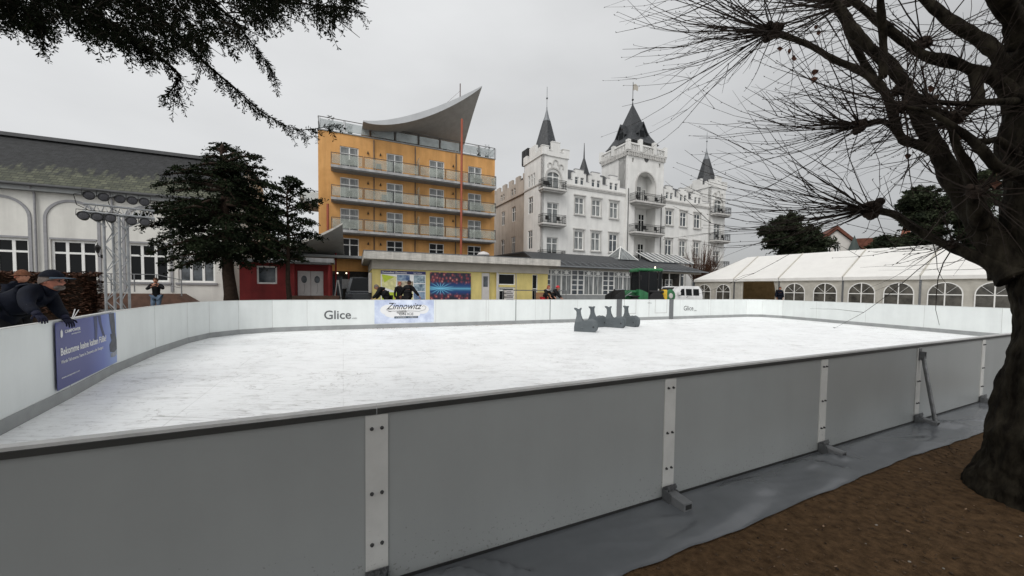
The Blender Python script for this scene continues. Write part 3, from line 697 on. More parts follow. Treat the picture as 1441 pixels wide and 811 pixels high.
vor = nd('ShaderNodeTexBrick'); vor.inputs['Scale'].default_value = 1; vor.offset = .5
mpn = N.new('ShaderNodeMapping'); mpn.inputs['Rotation'].default_value = (radians(90), 0, 0); L.new(tcn.outputs['Object'], mpn.inputs[0])
cmb = N.new('ShaderNodeCombineXYZ'); L.new(s3.outputs['X'], cmb.inputs[0]); L.new(s3.outputs['Z'], cmb.inputs[1]); L.new(cmb.outputs[0], vor.inputs['Vector'])
vor.inputs['Brick Width'].default_value = .30; vor.inputs['Row Height'].default_value = .17; vor.inputs['Mortar Size'].default_value = .018; vor.inputs['Mortar Smooth'].default_value = .4
vor.inputs['Color1'].default_value = (.12, .125, .085, 1); vor.inputs['Color2'].default_value = (.06, .066, .048, 1); vor.inputs['Mortar'].default_value = (.035, .036, .03, 1)
n1 = nd('ShaderNodeTexNoise', Scale=1.2, Detail=6.); mpp = N.new('ShaderNodeMapping'); mpp.inputs['Scale'].default_value = (3.2, 1, .35); L.new(tcn.outputs['Object'], mpp.inputs[0]); L.new(mpp.outputs[0], n1.inputs['Vector'])
ad_ = nd('ShaderNodeMath', operation='MULTIPLY_ADD'); L.new(n1.outputs['Fac'], ad_.inputs[0]); ad_.inputs[1].default_value = 2.6; L.new(s3.outputs['Z'], ad_.inputs[2])
mr = nd('ShaderNodeMapRange'); mr.inputs['From Min'].default_value = 9.0; mr.inputs['From Max'].default_value = 9.35; L.new(ad_.outputs[0], mr.inputs['Value'])
n2 = nd('ShaderNodeTexNoise', Scale=4., Detail=5.); L.new(tcn.outputs['Object'], n2.inputs['Vector'])
r2 = N.new('ShaderNodeValToRGB'); L.new(n2.outputs['Fac'], r2.inputs[0]); r2.color_ramp.elements[0].color = (.018, .019, .021, 1); r2.color_ramp.elements[1].color = (.034, .035, .037, 1)
mxn = N.new('ShaderNodeMix'); mxn.data_type = 'RGBA'; L.new(mr.outputs['Result'], mxn.inputs['Factor']); L.new(vor.outputs['Color'], mxn.inputs['A']); L.new(r2.outputs[0], mxn.inputs['B'])
m3 = N.new('ShaderNodeMix'); m3.data_type = 'RGBA'; m3.blend_type = 'MULTIPLY'; m3.inputs['Factor'].default_value = .7; L.new(mxn.outputs['Result'], m3.inputs['A'])
r3 = N.new('ShaderNodeValToRGB'); L.new(n2.outputs['Fac'], r3.inputs[0]); r3.color_ramp.elements[0].position = .3; r3.color_ramp.elements[0].color = (.45, .45, .4, 1); r3.color_ramp.elements[1].position = .7; L.new(r3.outputs[0], m3.inputs['B'])
L.new(m3.outputs['Result'], pb.inputs['Base Color'])
bpn = nd('ShaderNodeBump', Strength=.6, Distance=.04); L.new(vor.outputs['Fac'], bpn.inputs['Height']); bpn.invert = True; L.new(bpn.outputs[0], pb.inputs['Normal'])
def roof_quad(mb, P, th=.12):
    P = [Vector(p) for p in P]; n = (P[1]-P[0]).cross(P[3]-P[0]).normalized()
    Q = [p-n*th for p in P]; mb.add(P+Q, [(0,1,2,3),(7,6,5,4),(0,4,5,1),(1,5,6,2),(2,6,7,3),(3,7,4,0)])
b = MB(); roof_quad(b, [(-14.2, -.42, 6.72), (10.5, -.42, 6.72), (10.5, 3.4, 10.12), (-14.2, 3.4, 10.12)]); roof_quad(b, [(-14.2, 3.4, 10.12), (10.5, 3.4, 10.12), (10.5, 11, 10.4), (-14.2, 11, 10.4)])
rf = b.build('roof', 'hall_roof', hall)
b = MB(); b.add([(10.15, .1, 6.7), (10.15, 14, 6.7), (10.15, 11, 10.2), (10.15, 3.4, 9.98)], [(0, 1, 2, 3)]); b.build('gable', 'hall_wall', hall)
bx('ridge_cap', 'roof_ridge', rf, -14.2, 10.5, 3.2, 3.75, 10.13, 10.34)
b = MB(); b.tube([(-14.2, -.50, 6.66), (10.5, -.50, 6.66)], .08, 8); b.build('gutter', 'roof_ridge', rf)
bx('fascia', 'slab_side', hall, -14, 10.3, -.36, -.02, 6.38, 6.62)
for x in (1.47, 4.62):
    b = MB(); b.tube([(x, -.46, 6.6), (x, -.1, 6.25), (x, -.1, .1)], .05, 8); b.build('downpipe', 'grey_trim', hall)
b = MB(); b.bar((4.08, -.02, 2.85), (4.08, -.05, 3.05), .06); b.tube([(4.08, -.04, 2.95), (4.08, -.3, 2.9), (4.08, -.38, 3.02), (4.08, -.38, 3.1)], .018, 6); b.lathe([(.05, 0), (.14, .32), (.16, .33), (.05, .46), (.02, .5), (.01, .6)], 6, (4.08, -.38, 3.1)); b.build('wall_lantern', 'black_metal', hall)
b = MB(); b.lathe([(.06, .03), (.13, .3)], 6, (4.08, -.38, 3.105)); 
# ramp in front of it
ramp_ = thing('access_ramp', 'brown boarded access ramp with thin steel handrail in front of the cream hall', 'ramp', (-27.714, 20, 0), radians(24))
b = MB(); b.add([(4.3, -2.3, 0), (9.2, -2.3, 0), (8.1, -2.3, .8), (4.3, -2.3, .8), (4.3, -.6, 0), (9.2, -.6, 0), (8.1, -.6, .8), (4.3, -.6, .8)], [(0,1,2,3),(7,6,5,4),(3,2,6,7),(1,5,6,2),(0,3,7,4),(0,4,5,1)])
b.build('side_wall', 'brick_brown', ramp_)
for x, z in ((4.5, .95), (5.4, .95), (6.35, .95), (7.3, .95), (8.4, .7)):
    b = MB(); b.bar((x, -2.2, z*.97), (x, -2.2, z+.95), .045); b.build('post', 'galv', ramp_)
b = MB(); b.tube([(4.5, -2.2, 1.9), (7.3, -2.2, 1.9), (8.4, -2.2, 1.62), (8.6, -2.2, 1.62)], .024, 6); b.tube([(4.5, -2.2, 1.42), (7.3, -2.2, 1.42), (8.4, -2.2, 1.15)], .016, 6); b.build('handrail', 'galv', ramp_)
# ---- red kiosk with porch
ks = thing('red_kiosk', 'low dark red kiosk with small white window and white double door', 'kiosk', (-14.75, 20, 0), radians(24))
b = MB(); b.wall(.0, 2.58, -.1, 2.62, [(.79, 1.74, 1.45, 2.44)], 0, .15, .3); b.box(.0, .2, .3, 5, 0, 2.62); b.wall(2.58, 4.5, -.1, 2.62, [(2.66, 4.02, .05, 2.25)], .55, .12, .3); b.box(2.4, 2.58, .3, .9, 0, 2.6); b.build('wall', 'red_wall', ks)
window(ks, 1.265, .05, 1.45, .95, .99, cols=1, trans=None, pane='glass_mid', t=.08)
for x in (2.68, 3.36):
    o = bx('door', 'door_white', ks, x, x+.66, .60, .66, .06, 2.24)
    b = MB(); b.ball((x+.33, .595, 1.75), (.15, .006, .22), 16, 8); b.build('glazing', 'glass_mid', o, smooth=True)
    b = MB(); b.tube([(x+.33, .597, 1.5), (x+.36, .597, 1.2), (x+.30, .597, .9)], .008, 4); b.build('handle', 'black_metal', o)
b = MB(); b.tube([(4.36, -.1, 0), (4.36, -.1, 2.64)], .085, 10); b.build('column', 'red_wall', ks)
bx('canopy', 'slab_grey', ks, 2.5, 4.62, -.45, 1.5, 2.72, 2.96); bx('canopy', 'slab_side', ks, 2.5, 4.45, -.3, 1.5, 2.62, 2.715); bx('roof', 'slab_side', ks, -.15, 2.52, -.25, 5, 2.625, 2.8)
bx('step', 'brick_brown', ks, 2.5, 4.9, -.9, .5, .0, .80)
# ---- orange hotel
oh = thing('orange_hotel', 'five storey orange hotel with glass fronted balcony rows and a sail shaped roof', 'building', (-17.235, 33, 0), radians(25))
OWX = [(1.75, 3.30), (5.75, 7.25), (9.8, 11.3), (13.82, 15.3)]; SL = [11.9, 9.13, 6.36]
H = []
for z in SL: H += [(a, c, z+.03, z+2.13) for a, c in OWX]
H += [(a, c, 3.75, 5.80) for a, c in OWX[:]] + [(a, c, .9, 2.9) for a, c in OWX]
b = MB(); b.wall(0, 16.8, -.1, 15.12, H, 0, .22, .4); b.box(0, .3, .4, 13, 0, 15.1); b.box(16.5, 16.8, .4, 13, 0, 15.1); b.box(.3, 16.5, 12.7, 13, 0, 15.1); b.box(.3, 16.5, .4, 12.7, 14.8, 15.08)
b.build('wall', 'orange_wall', oh)
for h in H:
    w = h[1]-h[0]; window(oh, (h[0]+h[1])/2, .08, h[2], w, h[3]-h[2], cols=2, trans=.70 if h[2] > 6 or h[2] < 5 else .7, pane='glass_curtain' if h[2] > 6 else 'glass_dark', t=.075)
for z in SL:
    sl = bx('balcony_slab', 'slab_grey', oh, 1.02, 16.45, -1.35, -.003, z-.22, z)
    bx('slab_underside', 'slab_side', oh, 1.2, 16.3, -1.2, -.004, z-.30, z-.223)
    xs = [1.06, 3.6, 3.7, 6.2, 8.5, 8.62, 11.1, 13.4, 13.52, 16.40]
    for i in range(len(xs)-1):
        if xs[i+1]-xs[i] < .3: continue
        bx('railing_glass', 'frosted', oh, xs[i]+.06, xs[i+1]-.06, -1.325, -1.31, z+.12, z+.92)
        b = MB(); 
        for x in (xs[i], xs[i+1]): b.bar((x, -1.3, z), (x, -1.3, z+1.02), .05)
        b.bar((xs[i], -1.3, z+1.02), (xs[i+1], -1.3, z+1.02), .05); b.build('railing', 'rail_dark', oh)
    for x in (1.06, 16.42):
        bx('railing_glass', 'frosted', oh, x-.008, x+.008, -1.25, -.05, z+.12, z+.92); b = MB(); b.bar((x, -1.3, z+1.02), (x, -.02, z+1.02), .05); b.build('railing', 'rail_dark', oh)
    bx('balcony_divider', 'frosted', oh, 8.55, 8.58, -1.2, -.05, z+.02, z+1.8)
    for k, x in enumerate((2.3, 5.0, 6.6, 10.6, 14.2, 15.0)):        # balcony chairs, a little furniture on every balcony
        b = MB(); x += R(-.3, .3); b.box(x, x+.45, -.75, -.3, z+.42, z+.46); b.box(x, x+.45, -.32, -.28, z+.46, z+.9)
        for (i, j) in ((0, -.74), (.42, -.74), (0, -.3), (.42, -.3)): b.bar((x+i+.01, j, z), (x+i+.01, j, z+.42), .03)
        b.build('balcony_chair', 'rail_dark', oh)
    for x in (4.1, 5.2, 12.2):
        b = MB(); b.lathe([(.11, 0), (.02, .24)], 4, (x, -.1, z+1.75)); b.build('wall_lamp', 'black_metal', oh)
for x in (4.1, 5.2): b = MB(); b.lathe([(.11, 0), (.02, .24)], 4, (x, -.1, 5.3)); b.build('wall_lamp', 'black_metal', oh)
for x in (4.62, 8.40, 12.5):
    b = MB(); b.tube([(x, -.08, 0), (x, -.08, 15.0)], .045, 6); b.build('downpipe', 'rail_dark', oh)
b = MB(); b.tube([(12.67, -1.42, 0), (12.67, -1.42, 18.0)], .11, 10); b.build('mast', 'orange_steel', oh)
b = MB(); b.tube([(12.6, -1.0, 19.6), (12.6, -1.0, 21.6)], .05, 6); b.tube([(12.6, -1.0, 20.9), (10.2, -.5, 18.4)], .012, 4); b.build('mast_top', 'mast_grey', oh)
b = MB(); b.tube([(.75, -.6, 0), (.75, -.6, 8.6)], .11, 8); b.build('mast', 'orange_steel', oh)
# roof terrace
bx('roof_edge', 'slab_side', oh, -.06, 16.86, -.08, .4, 15.125, 15.22)
tx = [.05, 2.1, 4.3, 6.5, 8.7, 10.8, 12.9, 14.9, 16.75]
for i in range(len(tx)-1):
    y = -.02; bx('railing_glass', 'frosted_roof', oh, tx[i]+.08, tx[i+1]-.08, y-.01, y+.005, 15.32, 16.12)
    b = MB()
    for x in (tx[i], tx[i+1]): b.bar((x, y, 15.2), (x, y, 16.3), .05); b.bar((x+.12, y, 15.2), (x+.12, y, 16.3), .03)
    b.bar((tx[i], y, 16.3), (tx[i+1], y, 16.3), .05); b.build('railing', 'rail_dark', oh)
for x in (.02, 16.78):
    b = MB(); b.bar((x, 0, 16.3), (x, 9, 16.3), .05); b.bar((x, 0, 15.8), (x, 9, 15.8), .03)
    for y in (2, 4, 6, 8): b.bar((x, y, 15.2), (x, y, 16.3), .05)
    b.build('railing', 'rail_dark', oh)
for i, x in enumerate((1.0, 2.6, 5.3, 6.2, 11.5, 15.2, 16.1)):
    b = MB(); b.lathe([(.18, 0), (.22, .4)], 8, (x, .6, 15.2)); 
    for k in range(60): a = R(0, 6.28); q = Vector((x+R(-.25, .25), .6+R(-.25, .25), 15.6+R(0, .7 if i % 3 else 1.2))); leaf_at(q, .12, b)
    b.build('potted_shrub', 'foliage_pine', oh)
b = MB(); b.wall(4.5, 14.2, 15.1, 17.6, [(5.2, 7.2, 15.3, 17.1), (7.8, 9.8, 15.3, 17.1), (10.4, 12.2, 15.3, 17.1), (12.6, 13.8, 15.3, 17.1)], 3.2, .2, .3); b.box(4.5, 4.7, 3.5, 9, 15.1, 17.5); b.box(14.0, 14.2, 3.5, 9, 15.1, 17.5)
ph = b.build('penthouse_wall', 'sail_light', oh)
for x, w in ((6.2, 2.), (8.8, 2.), (11.3, 1.8), (13.2, 1.2)): window(oh, x, 3.3, 15.3, w, 1.8, cols=3, trans=None, pane='glass_mid')
b = MB(); arch_band(oh, 15.1, 15.9, .75, .06, 15.2, 'white_frame', 1.0, 1.05); 
# sail roof: sheet whose front right corner sweeps up to a point
def sail(par, name, x0, x1, y0, y1, zb, rise, pu, pv, th, m_top, m_under, n=28, q=14, tipx=.0, curve_back=0.):
    V = []; 
    def Z(u, v): return zb + rise*(u**pu)*(v**pv)
    for layer in (0, 1):
        for j in range(q+1):
            for i in range(n+1):
                u = i/n; v = j/q; x = x0+(x1-x0)*u + tipx*(u**2)*(v**3); y = y1+(y0-y1)*v
                t_ = (th*(4*u*(1-u))**.8*(v**1.5)+.10) * layer
                V.append((x, y + layer*.0, Z(u, v) - t_))
    S_ = (n+1)*(q+1); Fc = []; mi = []
    for j in range(q):
        for i in range(n):
            a = j*(n+1)+i; Fc.append((a, a+1, a+n+2, a+n+1)[::-1]); mi.append(0)
            Fc.append((a+S_, a+1+S_, a+n+2+S_, a+n+1+S_)); mi.append(1)
    for i in range(n):
        for j, f in ((0, 1), (q, 0)): a = j*(n+1)+i; Fc.append((a, a+1, a+1+S_, a+S_) if f == 0 else (a, a+S_, a+1+S_, a+1)); mi.append(0)
    for j in range(q):
        for i in (0, n): a = j*(n+1)+i; Fc.append((a, a+n+1, a+n+1+S_, a+S_)); mi.append(0)
    mb = MB(); mb.v = V; mb.f = Fc; mb.m = mi
    return mb.build(name, [m_top, m_under], par, smooth=35)
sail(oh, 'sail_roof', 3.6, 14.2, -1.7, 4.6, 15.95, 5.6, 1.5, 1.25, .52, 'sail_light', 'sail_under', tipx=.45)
# balcony on the left flank
bx('balcony_slab', 'slab_grey', oh, -1.6, -.02, 2, 6, 9.0, 9.22); b = MB()
for y in (2.05, 4, 5.95): b.bar((-1.55, y, 9.2), (-1.55, y, 10.2), .05)
b.bar((-1.55, 2.05, 10.2), (-1.55, 5.95, 10.2), .05); b.bar((-1.55, 2.05, 10.2), (0, 2.05, 10.2), .05); b.build('railing', 'rail_dark', oh); bx('railing_glass', 'frosted', oh, -1.56, -1.54, 2.1, 5.9, 9.3, 10.1); bx('railing_glass', 'frosted', oh, -1.5, -.05, 2.04, 2.06, 9.3, 10.1)
# entrance canopy: a smaller sail
ec = thing('sail_canopy', 'small sail shaped entrance canopy curving up to a point in front of the orange hotel', 'canopy', (-14.2, 24.5, 0), radians(23))
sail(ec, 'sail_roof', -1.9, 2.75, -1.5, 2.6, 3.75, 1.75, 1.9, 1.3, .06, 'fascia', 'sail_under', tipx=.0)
sh_ = bx('shop_front', 'shop_dark', ec, -1.0, 4.6, 2.2, 2.4, 0, 2.75); bx('sign_band', 'orange_wall', ec, -1.0, 4.6, 2.1, 2.19, 2.5, 3.4)
bx('roof', 'slab_side', ec, -1.2, 4.8, 1.2, 2.7, 3.42, 3.6)
for x in (.8, 1.3, 1.9, 2.3, 2.9): b = MB(); b.ball((x, 1.95, 2.35+R(-.06, .06)), .055, 8, 5); b.build('lamp', 'lamp_lit', ec, smooth=True)  # warm glowing balls added to brighten the dark shop front
for x in (-.9, .35, 1.6, 3.0, 4.5): bx('shop_frame', 'white_frame' if x < 1 else 'red_wall', ec, x, x+.1, 2.05, 2.19, 0, 2.5)
b = MB(); b.tube([(-.9, -.9, 0), (-.9, -.9, 3.7)], .06, 8); b.build('column', 'red_wall', ec)
b = MB(); b.tube([(2.2, 1.9, 0), (2.2, 1.9, 4.6)], .06, 8); b.build('column', 'red_wall', ec)
for x in (-.6, .6, 1.9, 3.3): bx('display', 'glass_mid', ec, x, x+.75, 2.12, 2.18, .6, 2.1)
for x in (-.3, 1.1, 2.6): bx('sign_board', 'cloth_grey' if x != 1.1 else 'red_wall', ec, x, x+.5, 2.0, 2.04, 1.2, 1.9)
ab = thing('folding_sign', 'white folding A board standing by the shop front under the sail canopy', 'sign', at(475.5, 420, 23.2)*1)
ab.location.z = 0
for s in (-1, 1):
    b = MB(); b.bar((s*.30, 0, 0), (s*.03, 0, 1.75), .05); b.build('leg', 'white_frame', ab)
b = MB(); b.bar((-.2, 0, .55), (.2, 0, .55), .04); b.build('crossbar', 'white_frame', ab)
# ---- flat roofed yellow pavilion
pv = thing('flat_roofed_pavilion', 'low yellow pavilion with a wide pale flat roof and two large posters', 'building', (-8.424, 21, 0), radians(23))
PH = [(7.25, 7.83, .3, 2.38), (7.86, 8.26, .3, 2.38), (8.44, 9.66, 1.60, 2.36), (8.44, 9.66, .35, 1.45), (10.98, 11.4, .35, 2.36)]
b = MB(); b.wall(.48, 12.2, -.1, 2.42, PH, .7, .12, .3); b.box(.48, .7, 1.0, 7, 0, 2.42); b.box(12.0, 12.2, 1.0, 7, 0, 2.42); b.build('wall', 'pav_yellow', pv)
b = MB(); b.box(.44, 12.24, .62, 7, 2.425, 2.945); b.build('wall_band', 'pav_band', pv)
b = MB(); b.bbox(0, 12.83, 0, 7.5, 2.95, 3.42, .02); b.build('roof_slab', 'fascia', pv)
b = MB(); b.box(-.02, 12.85, -.02, 7.52, 3.42, 3.45); b.build('roof_edge', 'zinc', pv)
bx('door', 'door_white', pv, 7.27, 7.81, .76, .80, .3, 2.36); 
bx('door_pane', 'glass_mid', pv, 7.38, 7.70, .752, .758, 1.45, 2.15)
window(pv, 9.05, .76, 1.60, 1.22, .76, cols=1, trans=None, pane='glass_dark', t=.06); window(pv, 9.05, .76, .35, 1.22, 1.1, cols=1, trans=.8, pane='glass_dark', t=.1); window(pv, 11.19, .76, .35, .42, 2.01, cols=1, trans=.5, pane='glass_dark', t=.05)
bx('pilaster', 'door_white', pv, 8.28, 8.42, .64, .69, 0, 2.42); bx('pilaster', 'pav_band', pv, 9.70, 9.76, .66, .695, 0, 2.42)
bx('notice_case', 'door_white', pv, .30, .46, 1.15, 1.9, 1.0, 2.2)
# poster with map and photographs
p1 = bx('poster', 'white', pv, .95, 3.58, .66, .695, .45, 2.34)
m = mat('poster_navy', (.03, .035, .12), .5, 0); mat('photo_sea', (.10, .22, .34), .5, .6, 4, col2=(.45, .55, .6)); mat('photo_sky', (.06, .13, .33), .5, .4, 3, col2=(.3, .4, .5)); mat('map_paper', (.62, .60, .30), .6, .15, 7); mat('map_green', (.42, .52, .04), .6, .1, 4); mat('photo_sand', (.35, .30, .22), .6, .5, 5)
bx('header', 'poster_navy', p1, .95, 3.58, .652, .659, 2.14, 2.34)
PV = Fac(-8.424, 21, 23); PM['pavx'] = PM[pv.name]
def pv_text(body, s, z, h, w, m, par, o=.648, **k): q = PV.P(s, o, z); return text('lettering', body, h/.7, frame_on(q, PV.d, -PV.n), m, par, width=w, **k)
pv_text('Ostseebad Zinnowitz', 1.0, 2.19, .10, 1.45, 'white', p1, bold=.002); pv_text('Insel Usedom', 2.85, 2.19, .08, .5, 'white', p1)
b = MB(); b.add([(1.0, .652, 2.12), (1.85, .652, 1.98), (1.78, .652, 1.1), (1.0, .652, 1.4)], [(3, 2, 1, 0)]); b.build('map', 'map_paper', p1)
b = MB(); b.add([(1.0, .649, 2.11), (1.75, .649, 1.98), (1.4, .649, 1.8), (1.15, .649, 1.62)], [(3, 2, 1, 0)]); b.build('map', 'map_green', p1)
for (a, c, d, e_, mm_) in ((1.88, 2.62, 1.75, 2.1, 'photo_sky'), (1.88, 2.82, 1.1, 1.72, 'photo_sand'), (2.86, 3.54, 1.62, 2.1, 'photo_sea'), (2.86, 3.54, 1.12, 1.57, 'photo_sea'), (2.86, 3.54, .5, 1.07, 'photo_sky'), (1.0, 1.85, .5, 1.05, 'map_green'), (1.88, 2.82, .5, 1.06, 'map_paper')):
    bx('photograph', mm_, p1, a, c, .650, .659, d, e_)
# concert poster: crowd above and below a cyan burst of light
m = bpy.data.materials.new('concert_print'); m.use_nodes = True; MATS['concert_print'] = m; nt = m.node_tree; N = nt.nodes; L = nt.links
tcn = N.new('ShaderNodeTexCoord'); s3 = N.new('ShaderNodeSeparateXYZ'); L.new(tcn.outputs['Generated'], s3.inputs[0])
def M_(op, a, b_=0., c=None):
    n = N.new('ShaderNodeMath'); n.operation = op
    for i, v in enumerate((a, b_, c)):
        if v is None: continue
        if isinstance(v, (int, float)): n.inputs[i].default_value = v
        else: L.new(v, n.inputs[i])
    return n.outputs[0]
mpn = N.new('ShaderNodeMapping'); mpn.inputs['Scale'].default_value = (9, 1, 5); L.new(tcn.outputs['Generated'], mpn.inputs[0])
vn = N.new('ShaderNodeTexVoronoi'); vn.inputs['Scale'].default_value = 1.6; L.new(mpn.outputs[0], vn.inputs['Vector'])
cw = N.new('ShaderNodeValToRGB'); L.new(vn.outputs['Distance'], cw.inputs[0]); e = cw.color_ramp.elements
e[0].color = (.55, .30, .25, 1); e[0].position = .08; e[1].color = (.01, .01, .02, 1); e[1].position = .85; q_ = e.new(.3); q_.color = (.22, .03, .04, 1); q_ = e.new(.55); q_.color = (.03, .02, .05, 1)
dx = M_('SUBTRACT', s3.outputs['X'], .25); dz = M_('SUBTRACT', s3.outputs['Z'], .46)
ang = M_('ARCTAN2', dz, dx); rays = M_('POWER', M_('ABSOLUTE', M_('SINE', M_('MULTIPLY', ang, 7.0))), 6.)
dist = M_('SQRT', M_('ADD', M_('MULTIPLY', dx, dx), M_('MULTIPLY', dz, dz)))
band = M_('SUBTRACT', 1., M_('MULTIPLY', M_('ABSOLUTE', dz), 4.2)); band = M_('MAXIMUM', band, 0.)
glow = M_('ADD', M_('MULTIPLY', rays, M_('MAXIMUM', M_('SUBTRACT', .75, M_('MULTIPLY', dist, 2.2)), 0.)), M_('MULTIPLY', M_('POWER', band, 6.), .5))
cmb = N.new('ShaderNodeCombineColor'); L.new(M_('MULTIPLY', glow, .25), cmb.inputs[0]); L.new(M_('MULTIPLY_ADD', glow, .75, .03), cmb.inputs[1]); L.new(M_('MULTIPLY_ADD', glow, .9, .14), cmb.inputs[2])
mixn = N.new('ShaderNodeMix'); mixn.data_type = 'RGBA'; L.new(M_('MINIMUM', M_('MULTIPLY', band, 2.2), 1.), mixn.inputs['Factor']); L.new(cw.outputs[0], mixn.inputs['A']); L.new(cmb.outputs[0], mixn.inputs['B'])
L.new(mixn.outputs['Result'], N['Principled BSDF'].inputs['Base Color'])
bx('poster', 'concert_print', pv, 3.85, 6.5, .66, .695, .45, 2.32)
b = MB(); b.lathe([(.5, 0), (.5, .06), (.35, .2), (.12, .28), (.02, .3)], 20, (9.0, 5.6, 4.0)); b.tube([(9.0, 5.6, 3.4), (9.0, 5.6, 4.0)], .05, 8); b.build('roof_vent', 'door_white', pv, smooth=40)
# handrail, crate stack and bench in front of the pavilion
hr = thing('handrail', 'thin steel handrail in front of the yellow pavilion', 'railing', (-8.424, 21, 0), radians(23))
b = MB(); b.tube([(8.3, -.5, 1.25), (13.0, -.5, 1.25)], .03, 6); b.build('rail', 'galv', hr)
for x in (8.3, 10.6, 13.0): b = MB(); b.tube([(x, -.5, 0), (x, -.5, 1.25)], .025, 6); b.build('post', 'galv', hr)
cr_ = thing('crate_stack', 'stack of white slatted crates beside the pavilion door', 'crates', tuple(PV.P(8.55, -.9, 0)), radians(23))
for k in range(5):
    b = MB(); z = .1+k*.235; b.box(-.25, .25, -.2, .2, z, z+.02)
    for y in (-.2, .19): b.box(-.25, .25, y, y+.01, z+.05, z+.09); b.box(-.25, .25, y, y+.01, z+.13, z+.2)
    for x in (-.25, .24): b.box(x, x+.01, -.2, .2, z+.05, z+.2)
    b.build('crate', 'door_white', cr_)
bn = thing('wooden_bench', 'plain brown wooden bench box behind the far boards', 'bench', tuple(PV.P(10.7, -.9, 0)), radians(23))
bx('backrest', 'wood_brown', bn, -.1, 1.3, .2, .26, .55, 1.12); bx('seat', 'wood_brown', bn, -.1, 1.3, -.25, .2, .5, .55); bx('leg', 'wood_brown', bn, -.08, -.02, -.2, .2, 0, .5); bx('leg', 'wood_brown', bn, 1.22, 1.28, -.2, .2, 0, .5)
# ---- white castle-like hotel
ch = thing('castle_hotel', 'white castle like hotel with slate spires, battlements and iron balconies', 'building', (3.13, 41.5, 0), radians(25.5))
CF = Fac(3.13, 41.5, 25.5)
rows = [(10.17, 12.12), (6.03, 8.22), (1.9, 4.1)]
LW = [4.48, 6.93, 9.62]; RW = [19.1, 21.78, 24.55]; RWW = 1.3; LWW = 1.33
H = []
for x in LW:
    for z0, z1 in rows: H.append((x, x+LWW, z0, z1))
for x in RW:
    for z0, z1 in rows: H.append((x, x+RWW, z0, z1))
small = []
for x in [4.35, 6.75, 9.45, 18.95, 21.6, 24.45]:
    for d in (0, .78): small.append((x+.1+d, x+.1+d+.5, 13.62, 14.45))
b = MB()
H1 = [h for h in H if h[0] < 12]; H2 = [h for h in H if h[0] > 12]
b.wall(3.3, 12.05, -.1, 13.45, H1, .0, .22, .4); b.wall(18.23, 27.6, -.1, 13.45, H2, .0, .22, .4)
b.build('wall', 'castle_wall', ch)
def parapet(x0, x1, cs):
    segs = []; x = x0
    for c in cs:
        a, e_ = max(x0, c+.7-.98), min(x1, c+.7+.98)
        if a > x+.02: segs.append((x, a, 0, None))
        segs.append((a, e_, 1, c+.7)); x = e_
    if x < x1-.02: segs.append((x, x1, 0, None))
    for a, e_, k, c in segs:
        mb = MB()
        if k: mb.wall(a, e_, 13.45, 14.92, [s for s in small if s[0] > a and s[1] < e_], 0, .2, .3); mb.box(max(a, c-.6), min(e_, c+.6), 0, .3, 14.92, 15.32)
        else: mb.wall(a, e_, 13.45, 14.02, [], 0, .2, .3)
        mb.build('battlement', 'castle_wall', ch)
        mb = MB()
        if k: mb.box(a-.03, c-.6, -.04, .33, 14.92, 14.97) if c-.6 > a else None; mb.box(c+.6, e_+.03, -.04, .33, 14.92, 14.97) if c+.6 < e_ else None; mb.box(max(a, c-.6)-.03, min(e_, c+.6)+.03, -.04, .33, 15.32, 15.38)
        else: mb.box(a, e_, -.04, .33, 14.02, 14.07)
        mb.build('coping', 'grey_trim', ch)
def steps(mb, x0, x1, xs, zb=14.55, y0=-.0, y1=.4):
    for c in xs:
        c = c+.7; a0 = max(x0, c-1.0); a1 = min(x1, c+1.0)
        mb.prism([(a0, zb), (a1, zb), (a1, zb+.35), (min(a1, c+.62), zb+.35), (min(a1, c+.62), zb+.78), (max(a0, c-.62), zb+.78), (max(a0, c-.62), zb+.35), (a0, zb+.35)], y0, y1)
parapet(3.36, 12.04, [4.35, 6.75, 9.45]); parapet(18.24, 27.59, [18.95, 21.6, 24.45])
b = MB(); 
for x0, x1 in ((3.31, 12.04), (18.24, 27.59)): b.box(x0, x1, -.16, -.003, 13.22, 13.40); b.box(x0, x1, -.10, -.003, 13.06, 13.22); b.box(x0, x1, -.12, -.003, 5.0, 5.15)
b.build('cornice', 'castle_trim', ch)
for h in H:
    w = h[1]-h[0]; window(ch, (h[0]+h[1])/2, .10, h[2], w, h[3]-h[2], cols=2, trans=.66, pane='glass_curtain' if R(0, 1) < .35 else 'glass_mid', t=.09)
    bx('sill', 'castle_trim', ch, h[0]-.15, h[1]+.15, -.18, -.003, h[2]-.16, h[2]-.02)
    b = MB(); b.box(h[0]-.2, h[1]+.2, -.16, -.003, h[3]+.18, h[3]+.30); b.box(h[0]-.12, h[0]-.0, -.07, -.003, h[2], h[3]+.18); b.box(h[1], h[1]+.12, -.07, -.003, h[2], h[3]+.18); b.build('window_surround', 'castle_trim', ch)
for s in small: window(ch, (s[0]+s[1])/2, .1, s[2], s[1]-s[0], s[3]-s[2], cols=1, trans=.7, pane='glass_mid', t=.05)
# roof behind the battlements
b = MB()
for x0, x1 in ((3.0, 12.2), (18.0, 28.0)): roof_quad(b, [(x0, .36, 13.8), (x1, .36, 13.8), (x1, 4.2, 16.7), (x0, 4.2, 16.7)]); roof_quad(b, [(x0, 4.2, 16.7), (x1, 4.2, 16.7), (x1, 12, 16.9), (x0, 12, 16.9)])
rf = b.build('roof', 'slate', ch)
for x in (5.7, 8.5, 11.0, 20.6, 23.4, 26.2): b = MB(); roof_quad(b, [(x, .9, 14.26), (x+.5, .9, 14.26), (x+.5, 2.1, 15.17), (x, 2.1, 15.17)], -.06); b.build('skylight', 'white_frame', rf)
